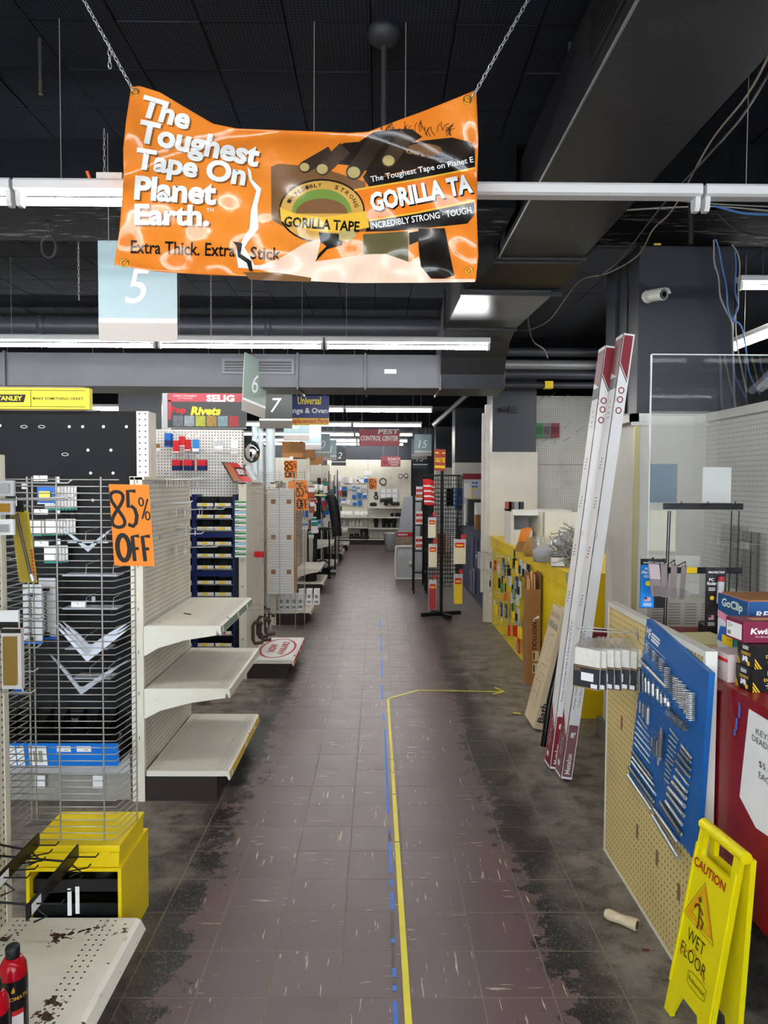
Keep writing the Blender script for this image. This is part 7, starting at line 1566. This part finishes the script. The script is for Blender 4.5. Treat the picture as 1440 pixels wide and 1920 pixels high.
onshelf('black_elbow', 'black elbow at the left end of the top shelf of the right bay', 700, 949, [(.09, 0), (.1, .06), (.06, .1)], BLACK, 'black elbow alone')
def ring(u, v, R, lb, mt_=BLACK, r=.016):
    a = at(u, v, Y=YB0-.05); MB().tube([a+Vector((R*math.cos(q), 0, R*math.sin(q))) for q in [2*PI*k/18 for k in range(19)]], r, 6).build('hanging_ring', mt_, label=lb, cat='ring', group='rings on the right bay')
ring(718, 903, .085, 'large grey drain ring on the right bay', mat('drain_grey', '#4a4a4a', .4), .02); ring(751, 893, .055, 'black hose clamp ring with blue tag, left one', BLACK, .01); ring(761, 892, .055, 'black hose clamp ring with blue tag, rightmost', BLACK, .01); ring(732, 896, .04, 'small steel ring above the bracket panel', STEEL, .008); ring(728, 911, .04, 'white ring under the steel one', PAPER, .01); ring(705, 932, .045, 'dark disc ring left of the bracket panel', BLACKM, .018); ring(705, 925, .03, 'small dark disc ring above the other disc', BLACKM, .016)
a, b = at(711, 945, Y=YB0-.03), at(747, 917, Y=YB0-.03); bp_ = thing('plate_display', 'pale grey panel of flat plates on the right bay', 'panel goods', a); MB().box(a.x, b.x, YB0-.04, YB0-.01, a.z, b.z).build('panel', LGREY, bp_); rects(face_cam(a.x, YB0-.04, a.z), [(.05+.15*i, .17+.15*i, .02+.14*j, .13+.14*j) for i in range(3) for j in range(3)], PAPER, bp_, 'plates')
for k in range(5): a = at(695+9*k, 1008, Y=YB0-.25); MB().tube([(a.x, YB0-.25, a.z), (a.x, YB0-.25, a.z+.17), (a.x+.05, YB0-.25, a.z+.02)], .012, 6).build('curved_grab', PAPER, label='white curved handle on the bottom shelf of the right bay', cat='handle', group='white handles')
MB().box(at(683, 880, Y=YB0-.01).x, at(697, 880, Y=YB0-.01).x, YB0-.012, YB0-.002, at(690, 891, Y=YB0).z, at(690, 883, Y=YB0).z).build('price_card', PAPER, label='white price card between the two back wall bays', cat='card')

# ================================================================ goods along the right of the aisle
fn = thing('box_fan', 'white square box fan standing on the floor', 'fan', (.47, 12.13, 0)); y = 12.13
fx0, fx1, fz = .30, .80, .56
MB().tube(smooth([(fx0+.04, y, .02), (fx0, y, .06), (fx0, y, fz-.05), (fx0+.05, y, fz), (fx1-.05, y, fz), (fx1, y, fz-.05), (fx1, y, .06), (fx1-.04, y, .02), (fx0+.04, y, .02)], 3), .018, 8).build('frame', WHITE, fn)
MB().box(fx0+.01, fx1-.01, y+.04, y+.05, .03, fz-.01).build('back_grille', LGREY, fn); mb = MB(); cx, cz_ = (fx0+fx1)/2, fz/2
for k in range(16): mb.tube([Vector((cx+(.03+.0135*k)*math.cos(q), y, cz_+(.03+.0135*k)*math.sin(q))) for q in [2*PI*j/20 for j in range(21)]], .0016, 3, False)
mb.build('wire_grille', WHITE, fn, kind='stuff'); MB().lathe([(.04, -.012), (.04, .0)], (cx, y, cz_), 16, 'y').build('hub', WHITE, fn)
for k in range(5):
    q = 2*PI*k/5; d = Vector((math.cos(q), 0, math.sin(q))); n = Vector((-d.z, 0, d.x)); c = Vector((cx, y+.02, cz_)); mbb = MB(); mbb.add([c+d*.04-n*.02, c+d*.04+n*.02, c+d*.21+n*.07+Vector((0, .012, 0)), c+d*.21-n*.05], [(0, 1, 2, 3)]); mbb.build('blade', LGREY, fn)
wb = thing('white_bin', 'white bin with a red magazine carton leaning on it at the aisle end', 'bin', at(735, 1032, Z=0)); a = at(735, 1034, Z=0)
MB().lathe([(.16, 0), (.19, .42), (.2, .43)], (a.x, a.y+.2, 0), 16).build('bin', mat('dull_white_plastic', '#cfd2d4', .5), wb); MB().box(a.x-.18, a.x-.165, a.y+.15, a.y+.25, .2, .33).build('handle_slot', BLACK, wb)
a, b = at(743, 1029, Y=16.0), at(778, 998, Y=16.0); mg = thing('red_carton', 'red topped picture carton beside the white bin', 'box', a); MB().box(a.x, b.x, 16.0, 16.2, 0, b.z).build('carton', mat('carton_photo', '#b9a38d', .5, var=.4, scale=12), mg); rects(face_cam(a.x, 16.0, 0), [(0, b.x-a.x, b.z-.1, b.z)], REDP, mg, 'red_band'); rects(face_cam(a.x, 16.0, 0), [(0, b.x-a.x, .08, .14)], MAROON, mg, 'maroon_band'); rects(face_cam(a.x, 16.0, 0), [(.03, .25, b.z-.07, b.z-.035)], PAPER, mg, 'white_print', .002)
a = at(742, 1000, Y=16.8); MB().prism([(0, 0), (.55, 0), (.6, 1.35), (.18, 1.3), (.1, .7)], lambda p, q: (a.x+p, 16.8, q), lambda p, q: (a.x+p, 17.0, q)).build('white_panel_stack', mat('sheet_white', '#c9cfd6', .4), label='tall white sheet panels leaning at the right of the back wall', cat='panels')
a, b = at(756, 1000, Y=17.5), at(771, 905, Y=17.5)

# cable tie spinner
SX, SY = .772, 8.75
sn = thing('spinner_rack', 'black wire spinner rack on a cross base', 'display rack', (SX, SY, 0))
MB().cyl((SX, SY, .03), (SX, SY, 1.86), .019, 12).build('pole', BLACKM, sn)
for q in (0.35, 0.35+PI/2, 0.35+PI, .35+1.5*PI):
    d = Vector((math.cos(q), math.sin(q), 0)); n = Vector((-d.y, d.x, 0)); MB().obox(Vector((SX, SY, .02))+d*.02-n*.02, d, n, (0, 0, 1), .24, .04, .045).build('foot', BLACKM, sn)
def grid_panel(c, d, w_, z0, z1, nx, nz):
    mb = MB(); c = Vector(c); d = Vector(d).normalized()
    for i in range(nx+1): p = c+d*(w_*(i/nx-.5)); mb.cyl((p.x, p.y, z0), (p.x, p.y, z1), .0035, 4)
    for j in range(nz+1): z = z0+(z1-z0)*j/nz; a_ = c-d*w_/2; b_ = c+d*w_/2; mb.cyl((a_.x, a_.y, z), (b_.x, b_.y, z), .0035, 4)
    return mb
for k, (dx, dy, dd) in enumerate(((0, -.16, (1, .12, 0)), (0, .2, (1, -.1, 0)), (-.22, 0, (.12, 1, 0)), (.22, .0, (-.1, 1, 0)))): grid_panel((SX+dx, SY+dy, 0), dd, .44 if k < 2 else .36, .40, 1.72, 7, 26).build('grid_panel', BLACKM, sn, kind='stuff')
MB().box(SX-.23, SX+.23, SY-.012, SY+.012, 1.715, 1.735).build('top_bar', BLACKM, sn)
sg = thing('cable_tie_sign', 'red and yellow cable ties sign on top of the spinner rack', 'sign', (SX, SY, 1.8)); a, b = at(814, 882, Y=SY-.03), at(836, 842, Y=SY-.03); f_ = Fr((a.x, SY-.03, a.z), (1, .1, -.04), (0, 0, 1)); W_, H_ = b.x-a.x, b.z-a.z
MB().obox(f_.p(0, 0, -.006), f_.ex, f_.ey, f_.n, W_, H_, .006).build('board', mat('sign_brick', '#a8432f', .5), sg); lettering(f_, [dict(body='CABLE TIES', w=W_*.9, h=H_*.22, x=W_*.5, y=H_*.5, bold=.03)], YELP, sg, d=.002); rects(f_, [(W_*.05, W_*.95, H_*.12, H_*.24), (W_*.1, W_*.4, H_*.8, H_*.86), (W_*.7, W_*.95, H_*.8, H_*.86)], YELP, sg, 'yellow_print')
def ties(lb, u0, u1, v0, v1, mt_, Y=8.5):
    a, b = at(u0, v1, Y=Y), at(u1, v0, Y=Y); w_, h_ = b.x-a.x, b.z-a.z; e = thing('cable_tie_pack', lb, 'package', a, 'cable tie packs'); MB().box(a.x, b.x, Y, Y+.02, a.z, a.z+h_*.72).build('ties', mt_, e); f_ = face_cam(a.x, Y, a.z)
    MB().box(a.x-.004, b.x+.004, Y+.004, Y+.008, a.z-.005, b.z).build('bag', LGREY, e); rects(f_, [(w_*.1, w_*.9, h_*.66, h_*.86)], REDP, e, 'red_label', .002); rects(f_, [(w_*.2, w_*.8, h_*.72, h_*.78)], YELP, e, 'yellow_label', .003)
    MB().box(a.x+w_*.55, a.x+w_*.95, Y-.05, Y-.049, b.z+.01, b.z+.06).build('price_tag', REDP, e); MB().cyl((a.x+w_*.5, Y-.05, b.z), (a.x+w_*.5, SY-.15, b.z+.02), .004, 5).build('peg', BLACKM, e)
CRM = mat('nylon_cream', '#e3d9b8', .4); ties('cream cable tie pack on the spinner, left of the pole', 804, 819, 1020, 1063, CRM); ties('cream cable tie pack on the spinner, right of the pole', 851, 873, 1011, 1057, CRM); ties('red cable tie pack hanging low on the spinner', 804, 818, 1087, 1143, mat('nylon_red', '#a8282c', .4)); ties('yellow cable tie pack hanging low on the spinner', 851, 867, 1076, 1132, mat('nylon_yellow', '#ecc81c', .4)); ties('cream cable tie pack higher on the spinner', 803, 817, 970, 1008, CRM)
for k in range(5): a = at(797+2*k, 946+.5*k, Y=8.45+.04*k); pack('red striped tie card in the fanned row on the spinner', Fr((a.x+.03, 8.42+.045*k, a.z), (1, .2, 0), Vector((-.06, 0, 1))), .085, .30, .006, REDP, [(.1+.2*i, .16+.2*i, PAPER) for i in range(4)], group='red tie cards')
for k, (u, v, c_) in enumerate(((845, 950, 1), (842, 955, 8), (860, 955, 2), (832, 1000, 8), (828, 1040, 9), (848, 1000, 1), (866, 985, 0))): a = at(u, v, Y=8.95); pack('%s bag of parts on the rear of the spinner, %s one' % (pn[c_], ordn[k]), Fr((a.x, 8.98, a.z), (1, 0, 0), (0, 0, 1)), .10, .26, .02, pal[c_], group='rear bags on the spinner')
# black rack behind the spinner
br = thing('black_rack', 'black frame rack with orange and white packs behind the spinner', 'display rack', (.6, 10.4, 0)); p0, p1 = at(776, 1090, Y=10.6), at(800, 1090, Y=10.6)
for x in (p0.x, p1.x): MB().cyl((x, 10.6, 0), (x, 10.6, 1.62), .012, 8).build('post', BLACKM, br); MB().cyl((x, 10.9, 0), (x, 10.9, 1.62), .012, 8).build('post', BLACKM, br)
for z in (.3, .62, 1.0, 1.35, 1.6): MB().box(p0.x, p1.x, 10.6, 10.9, z, z+.02).build('rack_shelf', BLACKM, br)
for k in range(6): pack('orange and white pack on the black rack', Fr((p0.x+.05+.06*(k % 2), 10.56, (.66, .66, 1.03, 1.03, 1.39, 1.39)[k]), (1, 0, 0), (0, 0, 1)), .055, .19, .03, PAPER, [(.15, .4, mat('rack_orange', '#d8541c', .5)), (.6, .8, REDP)], group='packs on the black rack')
# navy counter
nk = thing('navy_counter', 'navy blue counter with hanging packs beyond the yellow counter', 'counter', (1.6, 10.6, 0)); NV = mat('navy_counter_paint', '#26304f', .45, var=.1)
MB().box(1.36, 1.42, 9.05, 12.6, 0, .92).build('front_board', pegmat('navy_slat', '#3a415c', (1, 2), .0254, .004, '#20243a', dirt='#555b70'), nk); MB().box(1.34, 2.0, 9.05, 12.6, .92, 1.03).build('counter_top', NV, nk)
for k, (u, v0, v1) in enumerate(((884, 1005, 1070), (891, 1008, 1062), (882, 1062, 1110), (887, 1065, 1112), (896, 1035, 1065))): a, b = at(u, v1, X=1.33), at(u, v0, X=1.33); pack('clear hanging pack on the navy counter front, %s one' % ordn[k], Fr((1.335, a.y, a.z), (0, -1, 0), (0, 0, 1)), .16, b.z-a.z, .02, (mat('pack_navy_clear', '#5a6488', .2), LGREY)[k == 4], group='packs on the navy counter')
a, b = at(866, 945, Y=11.2), at(903, 888, Y=11.2); pb_ = thing('poster_board', 'white poster board with maroon header above the navy counter', 'poster', (a.x, 11.2, 1.03)); MB().box(a.x, b.x, 11.2, 11.22, 1.031, b.z).build('board', mat('poster_pale', '#c9ccd2', .5), pb_); f_ = face_cam(a.x, 11.2, 1.031); W_, H_ = b.x-a.x, b.z-1.031
rects(f_, [(0, W_, H_*.88, H_)], MAROON, pb_, 'header'); rects(f_, [(W_*.5+.05*i, W_*.5+.05*i+.04, H_*.55+.06*j, H_*.59+.06*j) for i in range(2) for j in range(4)], BLUEP, pb_, 'blue_squares'); rects(f_, [(W_*.05, W_*.4, H_*.5, H_*.8)], PAPER, pb_, 'text_panel')
a = at(894, 926, Y=10.4); rg = thing('card_terminal', 'old beige card machine on a dark stand on the navy counter', 'device', (a.x, 10.4, 1.03)); MB().box(a.x-.09, a.x+.09, 10.4, 10.5, a.z-.08, a.z+.09).build('case', mat('old_beige_plastic', '#d3c48d', .5), rg, bevel=.01); rects(face_cam(a.x, 10.4, a.z), [(-.05, .06, -.05, .06)], LGREY, rg, 'face'); MB().box(a.x-.12, a.x+.1, 10.42, 10.6, 1.031, a.z-.08).build('stand', mat('dark_grey_box', '#3b3d40', .5), rg)
for k in range(4): a = at(868+5*k, 985-9*k, Y=9.8+.1*k); MB().obox((max(a.x-.1, 1.36), 9.8+.1*k, 1.031), Vector((1, .1, 0)).normalized(), Vector((-.1, 1, 0)).normalized(), (0, 0, 1), .2, .06, .12+.07*k).build('paper_stack', PAPER, label='white paper and cartons stacked on the navy counter, %s from the front' % ordn[k], cat='papers', group='papers on the navy counter')
a = at(901, 985, Y=9.4); MB().box(a.x-.06, a.x+.16, 9.35, 9.55, 1.031, 1.22).build('brown_box', CARD, label='brown box on the navy counter by the white post', cat='box')
a = at(862, 1000, Y=9.6); MB().lathe([(.09, 0), (.1, .05), (.05, .12), (.02, .15)], (1.47, 9.2, 1.031), 9).build('wrapped_parts', CLEAR, label='clear wrapped metal parts on the near end of the navy counter', cat='package')
# white post
p = at(906, 1000, Y=8.47); po_ = MB().box(1.245, 1.30, 8.45, 8.52, 0, 2.55).build('column_post', mat('post_white', '#cfcac0', .5, var=.12), kind='structure'); MB().box(1.21, 1.245, 8.47, 8.5, .35, 2.45).build('conduit', mat('post_white', '#cfcac0'), po_); MB().box(1.20, 1.245, 8.44, 8.5, .62, .76).build('junction_box', LGREY, po_)
c2b = at(945, 768, Y=8.49); bc = thing('wall_camera', 'small black camera on the second dark column', 'camera', c2b); MB().cyl((c2b.x, 8.49, c2b.z), (c2b.x-.02, 8.40, c2b.z), .03, 12).build('body', BLACK, bc); MB().box(c2b.x+.05, c2b.x+.15, 8.47, 8.5, c2b.z-.04, c2b.z+.04).build('box', BLACK, bc)
# dark column on the left behind the poster
column(at(222, 770, Y=9.1).x, at(303, 770, Y=9.1).x, 9.1, 9.5, 1.0)
